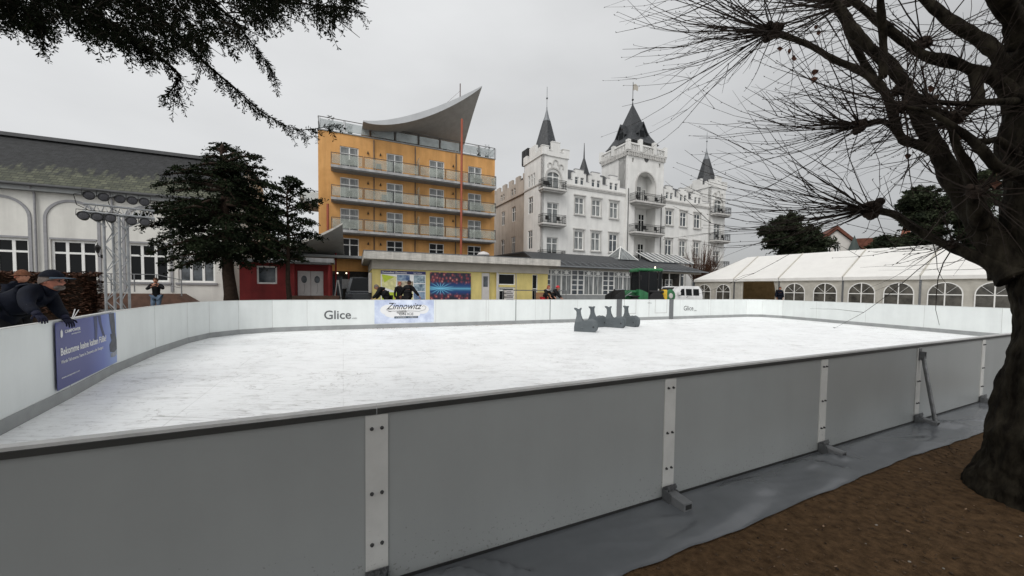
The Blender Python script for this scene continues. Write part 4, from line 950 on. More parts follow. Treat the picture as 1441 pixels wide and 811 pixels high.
# left flank
SH = []
for d in (7.6, 11.0):
    for z0, z1 in rows: SH.append((-d-1.1, -d, z0, z1))
sm = [(-d-.5+k, -d+k, 13.7, 14.5) for d in (7.7, 11.2) for k in (0, -.75)]
def side_wall(H, x, name, m, z0, z1, d0, d1, thick=.3):
    mb = MB(); mb.wall(-d1, -d0, z0, z1, H, 0, .2, thick); mb.v = [(x+v[1], -v[0], v[2]) for v in mb.v]
    return mb.build(name, m, ch)
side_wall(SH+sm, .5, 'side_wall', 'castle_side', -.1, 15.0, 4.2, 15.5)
for h in SH: window(ch, .58, -(h[0]+h[1])/2, h[2], h[1]-h[0], h[3]-h[2], rz=-pi/2, cols=2, trans=.66, pane='glass_dark', t=.08)
for h in sm: window(ch, .58, -(h[0]+h[1])/2, h[2], h[1]-h[0], h[3]-h[2], rz=-pi/2, cols=1, trans=.66, pane='glass_dark', t=.05)
b = MB(); b.box(.32, .498, 4.2, 15.5, 13.2, 13.4); b.build('cornice', 'castle_side', ch)
for d in (4.5, 6.6, 8.7, 10.8, 12.9, 14.6): b = MB(); b.box(.5, .8, d, d+1.1, 15.0, 15.75); b.build('battlement', 'castle_side', ch)
b = MB(); roof_quad(b, [(3.0, 12, 16.2), (.8, 12, 14.9), (.8, 4.2, 14.9), (3.0, 4.2, 16.2)]); b.build('roof', 'slate', ch)
b = MB(); b.tube([(.3, 4.1, 0), (.3, 4.1, 14)], .06, 6); b.build('downpipe', 'rail_dark', ch)
b = MB(); b.bbox(.9, 2.0, 5.2, 6.8, 17.0, 18.9, .05); b.box(.86, .9, 5.3, 5.9, 17.2, 18.7); b.box(.86, .9, 6.1, 6.7, 17.2, 18.7); b.box(1.2, 1.4, 5.4, 6.6, 15.2, 17.0); b.build('roof_unit', 'black_metal', ch)
def railing(par, x0, x1, y0, y1, z, h=.95, m='black_metal', step=.14):
    mb = MB(); pts = [(x0, y1), (x0, y0), (x1, y0), (x1, y1)]
    for (a, c) in zip(pts[:-1], pts[1:]):
        A = Vector((*a, 0)); B = Vector((*c, 0)); n = max(1, int((B-A).length/step))
        for zz_ in (z+.08, z+h*.78, z+h): mb.bar((A.x, A.y, zz_), (B.x, B.y, zz_), .035)
        for i in range(n+1): p = A.lerp(B, i/n); mb.bar((p.x, p.y, z), (p.x, p.y, z+h), .022)
    return mb.build('railing', m, par)
def balcony(x0, x1, y0, z, dx=.0):
    sb = MB(); sb.bbox(x0, x1, y0, -.004, z-.22, z, .03); sb.box(x0+.15, x1-.15, y0+.2, -.005, z-.36, z-.225); sb.build('balcony_slab', 'castle_trim', ch); railing(ch, x0+.06, x1-.06, y0+.06, -.05, z)
    for q in range(2):
        x = R(x0+.3, x1-.8); b = MB(); b.box(x, x+.42, y0+.3, y0+.7, z+.42, z+.47); b.box(x, x+.42, y0+.66, y0+.7, z+.47, z+.85); b.box(x+.02, x+.05, y0+.3, y0+.34, z, z+.42); b.box(x+.36, x+.4, y0+.6, y0+.64, z, z+.42); b.build('balcony_chair', 'black_metal', ch)
def corner_tower(x0, x1, flip=False):
    y0 = -.0; cx_ = (x0+x1)/2; DW = 1.45
    c = x0+1.45 if not flip else x0+1.75
    DH = [(c-.8, c+.8, 12.5, 14.55), (c-.75, c+.75, 8.72, 11.1), (c-.75, c+.75, 4.8, 7.2)]
    mb = MB(); mb.wall(x0, x1, -.1, 16.6, DH, -.12, .3, .3); mb.box(x1-.3, x1, .18, 4.2, -.1, 16.6)
    mb.box(x0+.3, x1-.3, 3.9, 4.2, 13, 16.6); mb.box(x0+.31, x1-.31, .19, 3.89, 16.3, 16.5)
    mb.build('tower_wall', 'castle_wall', ch)
    s_h = [(-3.1, -2.0, z0, z1) for z0, z1 in rows] + [(-3.2+k*.62, -2.8+k*.62, 13.3, 14.7) for k in range(3)]
    mb = MB(); mb.wall(-4.2, .12, -.1, 16.6, s_h, 0, .2, .25); mb.v = [(x0+v[1], -v[0], v[2]) for v in mb.v]; mb.build('tower_wall', 'castle_wall', ch)
    for h in s_h: window(ch, x0+.08, -(h[0]+h[1])/2, h[2], h[1]-h[0], h[3]-h[2], rz=-pi/2, cols=2 if h[2] < 13 else 1, trans=.66, pane='glass_mid', t=.07)
    for h in DH: window(ch, (h[0]+h[1])/2, .02, h[2], h[1]-h[0], h[3]-h[2], cols=2, trans=.72, pane='glass_curtain', t=.09)
    arch_band(ch, c, 13.9, 1.1, .16, 13.3, 'castle_trim', -.24, -.122, pointy=.0); 
    mb = MB(); P = []                                                 # shallow blind arch heads above the arched door
    mb.prism([(c-.8, 14.55), (c-.8, 14.1)] + [(c+.8*cos(pi-pi*i/10), 14.0+.5*sin(pi-pi*i/10)) for i in range(11)] + [(c+.8, 14.1), (c+.8, 14.55)], -.10, .0); mb.build('door_head', 'castle_wall', ch)
    for k, (dx, z, r) in enumerate(((-.75, 15.2, .3), (.0, 15.55, .36), (.75, 15.2, .3))): arch_band(ch, cx_+dx, z, r, .1, z-.25, 'castle_trim', -.22, -.122, n=10)
    mb = MB()                                                         # stepped battlements on all four sides, corner posts
    for (a, c_, h) in ((x0-.12, x0+.75, 17.15), (x0+.75, x0+1.15, 16.75), (x0+1.15, x1-1.15, 17.75), (x1-1.15, x1-.75, 16.75), (x1-.75, x1+.12, 17.15)):
        mb.box(a, c_, -.24, .12, 16.2, h); mb.box(a, c_, 3.98, 4.3, 16.2, h-.02)
        mb.box(a-.03, c_+.03, -.28, .16, h, h+.09)
    for (a, c_, h) in ((.2, .75, 17.15), (.75, 1.3, 16.75), (1.3, 2.8, 17.75), (2.8, 3.4, 16.75), (3.4, 3.98, 17.15)):
        mb.box(x0-.12, x0+.2, a, c_, 16.2, h+.004); mb.box(x1-.2, x1+.12, a, c_, 16.2, h+.004)
    mb.box(x0-.06, x0+.5, -.30, -.245, 16.25, 17.0)
    mb.build('battlement', 'castle_wall', ch)
    mb = MB(); mb.lathe([(1.75, 16.5), (1.68, 16.75), (1.35, 17.8), (.50, 20.8), (.46, 20.9)], 8, (cx_, 1.95, 0)); mb.build('spire', 'slate', ch)
    mb = MB(); mb.lathe([(.48, 20.9), (.28, 21.4), (.07, 22.3), (.05, 22.6)], 8, (cx_, 1.95, 0)); mb.tube([(cx_, 1.95, 22.2), (cx_, 1.95, 24.9)], .03, 5); mb.ball((cx_, 1.95, 23.6), .12, 8, 6); mb.build('spire_cap', 'zinc', ch)
    for z in (12.42, 8.62, 4.7): balcony(x0-.45 if not flip else x0+.1, x1-.7 if not flip else x1-.0, -1.15, z)
    mb = MB(); mb.box(x1-.9, x1+.04, -.22, -.123, 13.1, 13.3); mb.build('cornice', 'castle_trim', ch); mb = MB(); mb.box(x0-.1, x0-.003, -.1, 4.2, 13.05, 13.2); mb.build('cornice', 'castle_trim', ch)
corner_tower(0, 3.35); corner_tower(27.6, 30.95, True)
side_r = MB(); side_r.box(30.4, 30.7, 4.2, 15, 0, 15); side_r.box(.8, 30.4, 15, 15.3, 0, 15.5); side_r.build('side_wall', 'castle_wall', ch)
# central tower with loggia arch
a0, a1 = 12.05, 18.23; y0 = -.30
CH = [(13.5, 16.75, 12.5, 16.4, 1.6), (13.35, 16.95, 8.72, 12.1, 1.6), (13.35, 16.95, 4.8, 8.25, 1.6)]
b = MB(); b.wall(a0, a1, -.1, 18.2, CH+[(12.75, 13.05, 17.3, 17.85, .3), (17.3, 17.6, 17.3, 17.85, .3)], y0, .3, .3); b.box(a1-.3, a1, .01, 4.7, 0, 18.2); b.box(a0, a0+.3, .01, 4.7, 13, 18.2); b.box(a0+.31, a1-.31, 4.4, 4.7, 13, 18.2); b.box(a0+.31, a1-.31, .02, 4.39, 17.95, 18.15)
b.build('tower_wall', 'castle_wall', ch)
cc = (13.5+16.75)/2; r_ = 1.625
for s in (-1, 1):
    b = MB(); b.prism([(cc+s*r_, 16.4), (cc+s*r_, 14.75)] + [(cc+s*r_*cos(pi/2*i/10), 14.75+r_*sin(pi/2*i/10)) for i in range(1, 11)], y0+.003, y0+.45); b.build('arch_spandrel', 'castle_wall', ch)
arch_band(ch, cc, 14.75, r_+.14, .15, 13.2, 'castle_trim', y0-.08, y0-.002, n=24)
for (x, z, w, h) in ((15.45, 12.55, .75, 2.5), (16.32, 12.55, .6, 2.2), (15.95, 8.75, 1.05, 2.7), (15.95, 4.83, 1.05, 2.7)):
    window(ch, x, y0+1.5, z, w, h, cols=2, trans=.7, pane='glass_dark', t=.08)
for z in (12.42, 8.62, 4.7):
    sb = MB(); sb.bbox(12.45, 17.55, -1.45, y0-.003, z-.24, z, .03); sb.box(12.7, 17.3, -1.2, y0-.004, z-.4, z-.245); sb.build('balcony_slab', 'castle_trim', ch); railing(ch, 12.5, 17.5, -1.4, y0-.02, z)
    for x in (13.2, 14.6, 16.4): b = MB(); b.box(x, x+.45, -1.0, -.6, z+.42, z+.48); b.box(x, x+.45, -.64, -.6, z+.48, z+.9); b.box(x+.02, x+.05, -.98, -.94, z, z+.42); b.box(x+.4, x+.43, -.66, -.62, z, z+.42); b.build('balcony_chair', 'black_metal', ch)
for x in (12.25, 17.9): b = MB(); b.tube([(x, y0-.06, 0), (x, y0-.06, 14)], .05, 6); b.build('downpipe', 'rail_dark', ch)
b = MB(); b.lathe([(.34, 0), (.34, .06)], 16, (15.1, y0-.0, 18.0), ax=Matrix.Rotation(radians(90), 3, 'X')); b.build('rosette', 'rail_dark', ch)
b = MB()                                                              # corbelled gallery
b.box(a0-.08, a1+.08, y0-.08, 4.8, 18.2, 18.42)
n = 22
for i in range(n): x = a0+.0+(a1-a0)*i/(n-1); b.box(x-.08, x+.08, y0-.2, y0-.09, 18.05, 18.5)
for i in range(18): y = y0+.2+4.6*i/17; b.box(a0-.2, a0-.09, y-.08, y+.08, 18.05, 18.5); b.box(a1+.09, a1+.2, y-.08, y+.08, 18.05, 18.5)
b.box(a0-.2, a1+.2, y0-.22, 4.95, 18.5, 18.7)
b.build('corbel_band', 'castle_trim', ch)
b = MB()
for (x0_, x1_, yy0, yy1) in ((a0-.2, a1+.2, y0-.22, y0+.02), (a0-.2, a1+.2, 4.7, 4.95), (a0-.2, a0+.04, y0+.02, 4.7), (a1-.04, a1+.2, y0+.02, 4.7)):
    b.box(x0_, x1_, yy0, yy1, 19.45, 19.65); L0 = max(x1_-x0_, yy1-yy0); k = int(L0/.28)
    for i in range(k+1):
        t = i/k
        if x1_-x0_ > 1: x = x0_+(x1_-x0_-.1)*t; b.box(x, x+.1, yy0+.06, yy1-.06, 18.7, 19.45)
        else: y = yy0+(yy1-yy0-.1)*t; b.box(x0_+.06, x1_-.06, y, y+.1, 18.7, 19.45)
b.build('balustrade', 'castle_wall', ch)
b = MB()
for x in (a0-.25, a0+1.7, a1-2.1, a1-.2):
    for y in (y0-.27, 2.1, 4.55): b.box(x, x+.45, y, y+.45, 18.7, 19.95 if (x > a1-1 or x < a0) else 20.25)
b.box(a0+1.0, a1-1.0, .7, 3.9, 18.4, 20.6); b.build('turret_wall', 'castle_wall', ch)
for x in (13.6, 14.7, 15.8): window(ch, x, .83, 19.2, .7, 1.5, cols=1, trans=None, pane='glass_dark', t=.06)
sx, sy = (a0+a1)/2-.1, 2.3
b = MB(); b.lathe([(3.45, 20.2), (3.1, 20.5), (2.3, 21.5), (1.25, 23.5), (.10, 25.9), (.05, 26.3)], 4, (sx, sy, 0)); sp_ = b.build('spire', 'slate', ch)
for s in (-1, 1):
    for ax in (0, 1):
        P = []; o = 1.85
        b = MB(); b.prism([(-.62, 20.9), (.62, 20.9), (.62, 21.5), (0, 22.6), (-.62, 21.5)], -o, -.3)
        b.prism([(-.80, 21.4), (0, 22.75), (.80, 21.4), (.95, 21.4), (0, 23.0), (-.95, 21.4)], -o-.2, -.3)
        rm = Matrix.Rotation(pi/2*(ax+(0 if s > 0 else 2)), 3, 'Z'); b.v = [tuple(rm @ Vector(v) + Vector((sx, sy, 0))) for v in b.v]; dm = b.build('dormer', 'slate', sp_)
        b = MB(); b.box(-.35, .35, -o-.04, -o-.005, 20.95, 21.9); b.v = [tuple(rm @ Vector(v) + Vector((sx, sy, 0))) for v in b.v]; b.build('dormer_window', 'glass_dark', sp_)
b = MB(); b.tube([(sx, sy, 26.2), (sx, sy, 28.9)], .04, 5); b.ball((sx, sy, 26.6), .14, 8, 6); b.build('flagpole', 'black_metal', ch)
b = MB(); b.add([(sx, sy, 28.6), (sx+.5, sy, 28.8), (sx+.9, sy, 28.5), (sx+.85, sy, 27.9), (sx+.4, sy, 28.0), (sx, sy, 27.8)], [(0, 1, 2, 3, 4, 5)]); b.build('flag', 'pav_band', ch)
b = MB(); b.lathe([(.75, 16.0), (.7, 16.4), (.1, 18.3), (.03, 20.2)], 8, (8.3, 3.6, 0)); b.build('spire', 'slate', ch)
# ---- glazed veranda in front of the castle hotel
vr = thing('glazed_veranda', 'single storey white framed glazed veranda with dark slate roof before the castle hotel', 'veranda', (3.99, 30, 0), radians(25))
def grid_window(x0, x1, y, z0, z1, kind):
    mb = MB(); t = .05; w = x1-x0
    mb.box(x0, x0+t, y, y+.08, z0, z1); mb.box(x1-t, x1, y, y+.08, z0, z1); mb.box(x0+t, x1-t, y, y+.08, z0, z0+t); mb.box(x0+t, x1-t, y, y+.08, z1-t, z1)
    if kind == 'ladder':
        for k in range(1, 5): z = z0+(z1-z0)*k/5; mb.box(x0+t, x1-t, y+.01, y+.07, z-.03, z+.03)
    else:
        zt_ = z1-(z1-z0)*.22; mb.box(x0+t, x1-t, y+.01, y+.07, zt_-.03, zt_+.03); xm = (x0+x1)/2
        mb.box(xm-.02, xm+.02, y+.012, y+.068, z0+t, zt_-.03)
        for sgn in (-1, 1): mb.bar((xm-sgn*w*.4, y+.03, zt_+.04), (xm+sgn*w*.4, y+.03, z1-.06), .035)
        mb.lathe([(.17, -.02), (.17, .02)], 12, (xm, y+.03, (zt_+z1)/2), ax=Matrix.Rotation(radians(90), 3, 'X'))
    o = mb.build('window', 'white_frame', vr); MB().box(x0+.02, x1-.02, y+.04, y+.05, z0+.02, z1-.02).build('pane', 'glass_curtain' if kind != 'ladder' else 'glass_mid', o)
x = -1.6
seq = ['ladder', 'wide', 'wide', 'ladder', 'ladder', 'wide', 'wide', 'ladder', 'ladder', 'wide', 'wide', 'ladder']
for k in seq:
    w = .62 if k == 'ladder' else .98
    grid_window(x, x+w-.02, 0, .9, 2.95, k); x += w
bx('wall', 'pav_band', vr, -1.6, x, .1, .3, 0, 3.1); bx('wall_base', 'slab_side', vr, -1.6, x, -.05, .08, 0, .88); bx('frieze', 'pav_band', vr, -1.7, 16.2, -.12, .3, 2.97, 3.15)
xe = x
bx('wall', 'shop_dark', vr, xe, 16.2, 2.2, 2.4, 0, 3.1)
for q in (xe+1.2, xe+2.6, xe+4.0, xe+5.4): b = MB(); b.bar((q, .0, 0), (q, .0, 3.0), .07); b.build('post', 'white_frame', vr)
for q in range(5): window(vr, xe+.9+q*1.35, 2.12, .8, 1.0, 1.7, cols=2, trans=.7, pane='glass_mid', t=.06)
b = MB(); roof_quad(b, [(-2.2, -.55, 3.2), (16.6, -.55, 3.2), (16.0, 4.6, 4.75), (-1.2, 4.6, 4.75)], .1); roof_quad(b, [(-1.2, 4.6, 4.75), (16.0, 4.6, 4.75), (16, 12, 4.9), (-1.2, 12, 4.9)], .1)
rf = b.build('roof', 'slate', vr)
b = MB(); b.tube([(-2.2, -.62, 3.16), (16.6, -.62, 3.16)], .07, 8); b.build('gutter', 'zinc', rf)
for i in range(26):
    x = -1.9+i*.7; b = MB(); b.bar((x, -.5, 3.28), (x+.25, .9, 3.70), .05); b.build('roof_seam', 'zinc', rf)
b = MB(); b.lathe([(1.75, 4.35), (.02, 5.75)], 4, (9.7, 4.2, 0)); pyr = b.build('skylight', 'glass_curtain', vr)
for k in range(4):
    a = pi/2*k+pi/4; b = MB(); b.bar((9.7+1.77*cos(a), 4.2+1.77*sin(a), 4.36), (9.7, 4.2, 5.77), .07); b.build('glazing_bar', 'white_frame', pyr)
b = MB(); roof_quad(b, [(12.5, 2.6, 4.25), (18.5, 2.6, 4.25), (18.5, 5, 5.4), (12.5, 5, 5.4)], .06); sk = b.build('skylight', 'glass_mid', vr)
for k in range(9): x = 12.5+k*.75; b = MB(); b.bar((x, 2.6, 4.30), (x, 5, 5.45), .07); b.build('glazing_bar', 'white_frame', sk)
# ================================================================== marquee
mq = thing('marquee', 'long white frame marquee with arched windows and an open entrance bay behind the right boards', 'tent', (20.19, 41, 0), radians(-61.5))
TL = [0, 4.38, 8.43, 13.02, 17.3, 21.6]; TW = 8.2; EZ = 2.58; RZ = 5.05
def tent_wall(x0, x1, y, flip=False, open_=False):
    pass
def arc_pts(cx_, r, zs, n=12): return [(cx_+r*cos(pi-pi*i/n), zs+r*sin(pi-pi*i/n)) for i in range(n+1)]
def arched_window(par, cx_, w, z0, zs, y, nm='window'):
    r = w/2; t = .06
    mb = MB(); arch = arc_pts(cx_, r, zs, 14); inn = arc_pts(cx_, r-t, zs, 14)
    out = [(cx_-r, z0)] + arch + [(cx_+r, z0)]; ins = [(cx_-r+t, z0)] + inn + [(cx_+r-t, z0)]; k = len(out)
    P = [(x, y-.02, z) for x, z in out] + [(x, y-.02, z) for x, z in ins] + [(x, y, z) for x, z in out] + [(x, y, z) for x, z in ins]; Fc = []
    for i in range(k-1): Fc += [(i, i+1, i+1+k, i+k), (i, i+2*k, i+1+2*k, i+1), (i+k, i+k+1, i+3*k+1, i+3*k)]
    mb.add(P, Fc); mb.box(cx_-r+t, cx_+r-t, y-.018, y-.002, z0, z0+t)
    mb.box(cx_-r+t, cx_+r-t, y-.019, y-.001, zs-.07, zs-.01); mb.box(cx_-.03, cx_+.03, y-.021, y-.0015, z0+t, zs+r-t)
    for a in (45, 135): mb.bar((cx_+.03*cos(radians(a)), y-.011, zs), (cx_+(r-t*.5)*cos(radians(a)), y-.011, zs+(r-t*.5)*sin(radians(a))), .05, .014)
    o = mb.build(nm, 'tent_bar', par)
    mb = MB(); P = [(cx_-r+t*.4, z0+.01)] + arc_pts(cx_, r-t*.4, zs, 14) + [(cx_+r-t*.4, z0+.01)]; mb.add([(x, y-.004, z) for x, z in P], [tuple(range(len(P)))[::-1]]); mb.build('pane', 'window_film', o)
    return o
for i in range(5):
    x0, x1 = TL[i], TL[i+1]; open_ = i == 1
    if not open_:
        mb = MB(); n = 24                                             # side curtain, slightly wavy PVC
        V = []
        for j in range(9):
            for k in range(n+1): x = x0+.06+(x1-x0-.12)*k/n; z = (EZ-.25)*j/8; V.append((x, .02+.018*sin(k*1.9+j*.6)*(1 if 0 < k < n else 0), z))
        mb.add(V, [(j*(n+1)+k, j*(n+1)+k+1, (j+1)*(n+1)+k+1, (j+1)*(n+1)+k) for j in range(8) for k in range(n)]); mb.build('side_wall', 'tent_wall', mq, smooth=True)
        w = (x1-x0)
        for c in (.27, .75): arched_window(mq, x0+w*c, 1.62 if i else 1.5, .35, 1.33, -.01)
    else:
        for (a, c) in ((x0+.06, x0+.9), (x1-.5, x1-.06)):
            mb = MB(); n = 10; V = []
            for j in range(7):
                for k in range(n+1):
                    q = (1-.45*sin(pi*j/6)) if a > x0+1 else 1; x = a+(c-a)*k/n*q if a < x0+1 else c-(c-a)*(1-k/n)*q; V.append((x, .05+.06*sin(k*2.4), (EZ-.25)*j/6))
            mb.add(V, [(j*(n+1)+k, j*(n+1)+k+1, (j+1)*(n+1)+k+1, (j+1)*(n+1)+k) for j in range(6) for k in range(n)])
            mb.build('curtain', 'tent_wall', mq, smooth=True)
for x in TL: bx('post', 'galv', mq, x-.06, x+.06, .0, .12, 0, EZ); bx('post', 'galv', mq, x-.06, x+.06, TW-.12, TW, 0, EZ)
bx('rear_wall', 'tent_inside', mq, .1, 21.5, TW-.05, TW-.02, 0, EZ); bx('floor', 'tent_inside', mq, .1, 21.5, .2, TW-.2, .005, .03)
for c in (5.4, 7.4): arched_window(mq, c+1.9, 1.5, .5, 1.4, TW-.1)
for x in (.02, 21.55): bx('end_wall', 'tent_wall', mq, x, x+.03, .1, TW-.1, 0, EZ)
# roof: hipped at both ends, sagging a little between the frames
def roof_z(v): return EZ+(RZ-EZ)*v
mb = MB(); nxx = 60; V = []; hipL, hipR = 3.3, 4.4
for side in (0, 1):
    base = len(V); nv = 10
    for j in range(nv+1):
        v = j/nv; xa = hipL*v; xb = 21.6-hipR*v
        for k in range(nxx+1):
            x = xa+(xb-xa)*k/nxx; y = (-.12)+(TW/2+.12)*v; y = y if side == 0 else TW-y
            bay = max(0, min(4, sum(1 for t in TL[1:-1] if x > t))); u_ = (x-TL[bay])/(TL[bay+1]-TL[bay]); sag = .05*sin(pi*max(0, min(1, u_)))*sin(pi*v)
            V.append((x, y, roof_z(v)-sag))
    Fc = [(base+j*(nxx+1)+k, base+j*(nxx+1)+k+1, base+(j+1)*(nxx+1)+k+1, base+(j+1)*(nxx+1)+k) for j in range(nv) for k in range(nxx)]
    mb.f += Fc if side == 0 else [f[::-1] for f in Fc]
mb.v = V; mb.m = [0]*len(mb.f)
mb.add([(0, -.12, EZ), (hipL, TW/2, RZ), (0, TW+.12, EZ)], [(0, 1, 2)]); mb.add([(21.6, -.12, EZ), (21.6-hipR, TW/2, RZ), (21.6, TW+.12, EZ)], [(2, 1, 0)])
rf = mb.build('roof', 'tent_roof', mq, smooth=30)
for x in TL[1:-1]:
    v = min(1, x/hipL, (21.6-x)/hipR); mb = MB(); mb.bar((x, -.13, EZ+.03), (x, -.13+(TW/2+.13)*v, roof_z(v)+.03), .09, .05); mb.build('rib', 'tent_wall', rf)
for i in range(5):
    n = 20; mb = MB(); V = []
    for j, z in enumerate((EZ-.26, EZ+.01)):
        for k in range(n+1): x = TL[i]+.02+(TL[i+1]-TL[i]-.04)*k/n; V.append((x, -.13+.012*sin(k*1.3)*(1-j), z+.02*sin(pi*k/n)*(1-j)))
    mb.add(V, [(k, k+1, n+2+k, n+1+k) for k in range(n)]); mb.build('valance', 'tent_roof', mq, smooth=True)
mb = MB(); mb.add([(0, -.12, EZ-.26), (0, TW, EZ-.26), (0, TW, EZ+.01), (0, -.12, EZ+.01)], [(0, 3, 2, 1)]); mb.build('valance', 'tent_roof', mq)
# ================================================================== lighting truss
tp = at(166, 420, 8.5); tr = thing('lighting_truss', 'aluminium lattice truss tower with a crossbar behind the left boards', 'truss', (tp.x, tp.y, 0), radians(42))
W2 = .135; TH_ = 2.86
mb = MB()
for (x, y) in ((-W2, -W2), (W2, -W2), (W2, W2), (-W2, W2)): mb.tube([(x, y, 0), (x, y, TH_)], .025, 8)
mb.v = [tuple(Matrix.Rotation(radians(-25), 3, 'Z') @ Vector(v)) for v in mb.v]; mb.build('chord', 'alu', tr, smooth=50)
mb = MB(); nseg = 9
for i in range(nseg):
    z0, z1 = TH_*i/nseg, TH_*(i+1)/nseg; s = 1 if i % 2 else -1
    for (ax_, o) in ((0, -W2), (0, W2), (1, -W2), (1, W2)):
        a, c = (-W2*s, W2*s)
        if ax_ == 0: mb.tube([(a, o, z0), (c, o, z1)], .010, 5)
        else: mb.tube([(o, a, z0), (o, c, z1)], .010, 5)
mb.v = [tuple(Matrix.Rotation(radians(-25), 3, 'Z') @ Vector(v)) for v in mb.v]; mb.build('bracing', 'alu', tr)
bx('base_plate', 'alu', tr, -.4, .4, -.4, .4, .0, .03)
mb = MB(); x0, x1 = -.48, .64
for (y, z) in ((-.11, TH_+.05), (.11, TH_+.05), (0, TH_+.24)): mb.tube([(x0, y, z), (x1, y, z)], .024, 8)
n = 9
for i in range(n): a = x0+(x1-x0)*i/n; c = x0+(x1-x0)*(i+1)/n; mb.tube([(a, -.11, TH_+.05), ((a+c)/2, 0, TH_+.24), (c, -.11, TH_+.05)], .009, 5); mb.tube([(a, .11, TH_+.05), ((a+c)/2, 0, TH_+.24), (c, .11, TH_+.05)], .009, 5)
mb.bar((-W2, -.13, TH_-.25), (-.5, -.1, TH_+.03), .03); mb.bar((W2, -.13, TH_-.25), (.55, -.1, TH_+.03), .03)
mb.build('crossbar', 'lamp_black' if 0 else 'alu', tr)
def par_lamp(label, c, tilt, yaw):
    o = thing('par_lamp', label, 'stage lamp', (0, 0, 0), 0, 'black stage lamps clamped to the truss')
    base = Matrix.Translation(c) @ Matrix.Rotation(yaw, 4, 'Z') @ Matrix.Rotation(tilt, 4, 'X')
    o.matrix_world = Matrix.Translation(c) @ Matrix.Rotation(yaw, 4, 'Z') @ Matrix.Rotation(tilt, 4, 'X') @ Matrix.Scale(.86, 4); PM[o.name] = o.matrix_world.copy()
    rx = Matrix.Rotation(radians(90), 3, 'X')
    mb = MB(); mb.lathe([(.085, -.10), (.105, -.02), (.108, .03), (.112, .05), (.10, .052), (.10, .03)], 16, ax=rx); mb.build('housing', 'lamp_black', o, smooth=40)
    mb = MB(); mb.lathe([(.098, .036), (.05, .042), (.001, .043)], 16, ax=rx); mb.build('lens', 'lens', o)
    mb = MB(); mb.tube([(-.125, 0, 0), (-.125, 0, .17), (.125, 0, .17), (.125, 0, 0)], .009, 4); mb.build('yoke', 'lamp_black', o)
    return o
trM = Matrix.Translation((tp.x, tp.y, 0)) @ Matrix.Rotation(radians(42), 4, 'Z')
pos = [(-.47, -.13, -.10, 'lower row, leftmost of the stage lamps on the left arm'), (-.27, -.13, -.10, 'lower row, middle stage lamp of the left arm'), (-.07, -.13, -.10, 'lower row, stage lamp right over the truss legs'),
       (-.40, .05, .38, 'upper row, left stage lamp of the left arm'), (-.18, .05, .38, 'upper row, right stage lamp of the left arm'),
       (.07, .05, .38, 'upper row, first stage lamp of the right arm'), (.27, .05, .38, 'upper row, second stage lamp of the right arm'), (.47, .05, .38, 'upper row, outermost stage lamp of the right arm'),
       (.26, -.13, -.12, 'lower row, inner stage lamp of the right arm'), (.48, -.13, -.12, 'lower row, outer stage lamp of the right arm')]
for (x, y, z, lab) in pos: par_lamp(lab, trM @ Vector((x, y, TH_+.05+z)), radians(-14 if z < 0 else -5), radians(22+20))
cb_ = MB(); 
for (x, d) in ((-.5, 1), (.0, 1)): cb_.tube([trM @ Vector(p) for p in ((x+.05, 0, TH_+.5), (x-.12, 0, TH_+.42), (x-.08, 0, TH_+.2), (x+.1, 0, TH_+.1))], .008, 5)
cb_.build('cable', 'lamp_black', tr, world=True)
# ================================================================== foliage helpers
def spray(mb, p, d, L_, n, s, droop=.3):
    """a little shoot: n leaf faces along a drooping line"""
    p = Vector(p); d = Vector(d).normalized()
    for i in range(n):
        t = i/n; q = p + d*(L_*t) + Vector((0, 0, -droop*L_*t*t)); a = Vector((R(-1, 1), R(-1, 1), R(-.8, .5))).normalized()
        e_ = (d*.6+a*.8).normalized()*s*R(.7, 1.3); w = e_.cross(Vector((R(-1, 1), R(-1, 1), R(-1, 1)))).normalized()*s*R(.22, .4)
        mb.add([q-w, q+e_*.5-w*.7, q+e_, q+e_*.5+w*.9], [(0, 1, 2, 3)])
def conifer(name, label, base, top, trunk_r, limbs, m_leaf, m_bark='bark_mid', dens=1., leaf=.11, cat='tree', group=None, lean=(0, 0), sub=.9, droop=.35, core=True, NS=3):
    base = Vector(base); t = thing(name, label, cat, base, 0, group); H_ = top
    tp_ = []; 
    for i in range(9): f = i/8; tp_.append(base+Vector((lean[0]*f+.05*sin(i*1.7), lean[1]*f+.05*cos(i*2.1), H_*f)))
    mb = MB(); mb.tube(tp_, [trunk_r*(1.25 if i == 0 else (1-.85*i/8)) for i in range(9)], 9)
    for (zf, end) in limbs:
        A = tp_[0].lerp(tp_[-1], zf); B = Vector(end); mid = A.lerp(B, .5)+Vector((0, 0, .08*(B-A).length)); mb.tube([A, mid, B], [trunk_r*.32, trunk_r*.2, trunk_r*.06], 5)
    mb.build('trunk', m_bark, t, world=True, smooth=True)
    fb = MB()
    for (zf, end) in limbs:
        A = tp_[0].lerp(tp_[-1], zf); B = Vector(end); D = B-A; Ln = D.length; steps_ = max(3, int(Ln/.30*dens)); dn = D.normalized(); side = dn.cross(Vector((0, 0, 1))).normalized()
        for k in range(steps_):
            f = .22+.8*(k+R(-.3, .3))/steps_; P = A+D*f+Vector((0, 0, .3*Ln*f*(1-f)))
            wdt = sub*(1.15-f)*min(1.6, .35+Ln*.22)
            for _ in range(NS):
                s = R(-1, 1); sd_ = (side*s*1.2+dn*R(.1, .9)+Vector((0, 0, R(-.35, .4)))).normalized(); L_ = wdt*R(.5, 1.1)
                spray(fb, P+side*R(-.08, .08)+Vector((0, 0, R(-.06, .06))), sd_, L_, int(7+L_*13), leaf*R(.8, 1.2), droop)
        spray(fb, B-dn*.2, dn, .4, 9, leaf, .1)
    fb.build('crown', m_leaf, t, world=True)
    return t
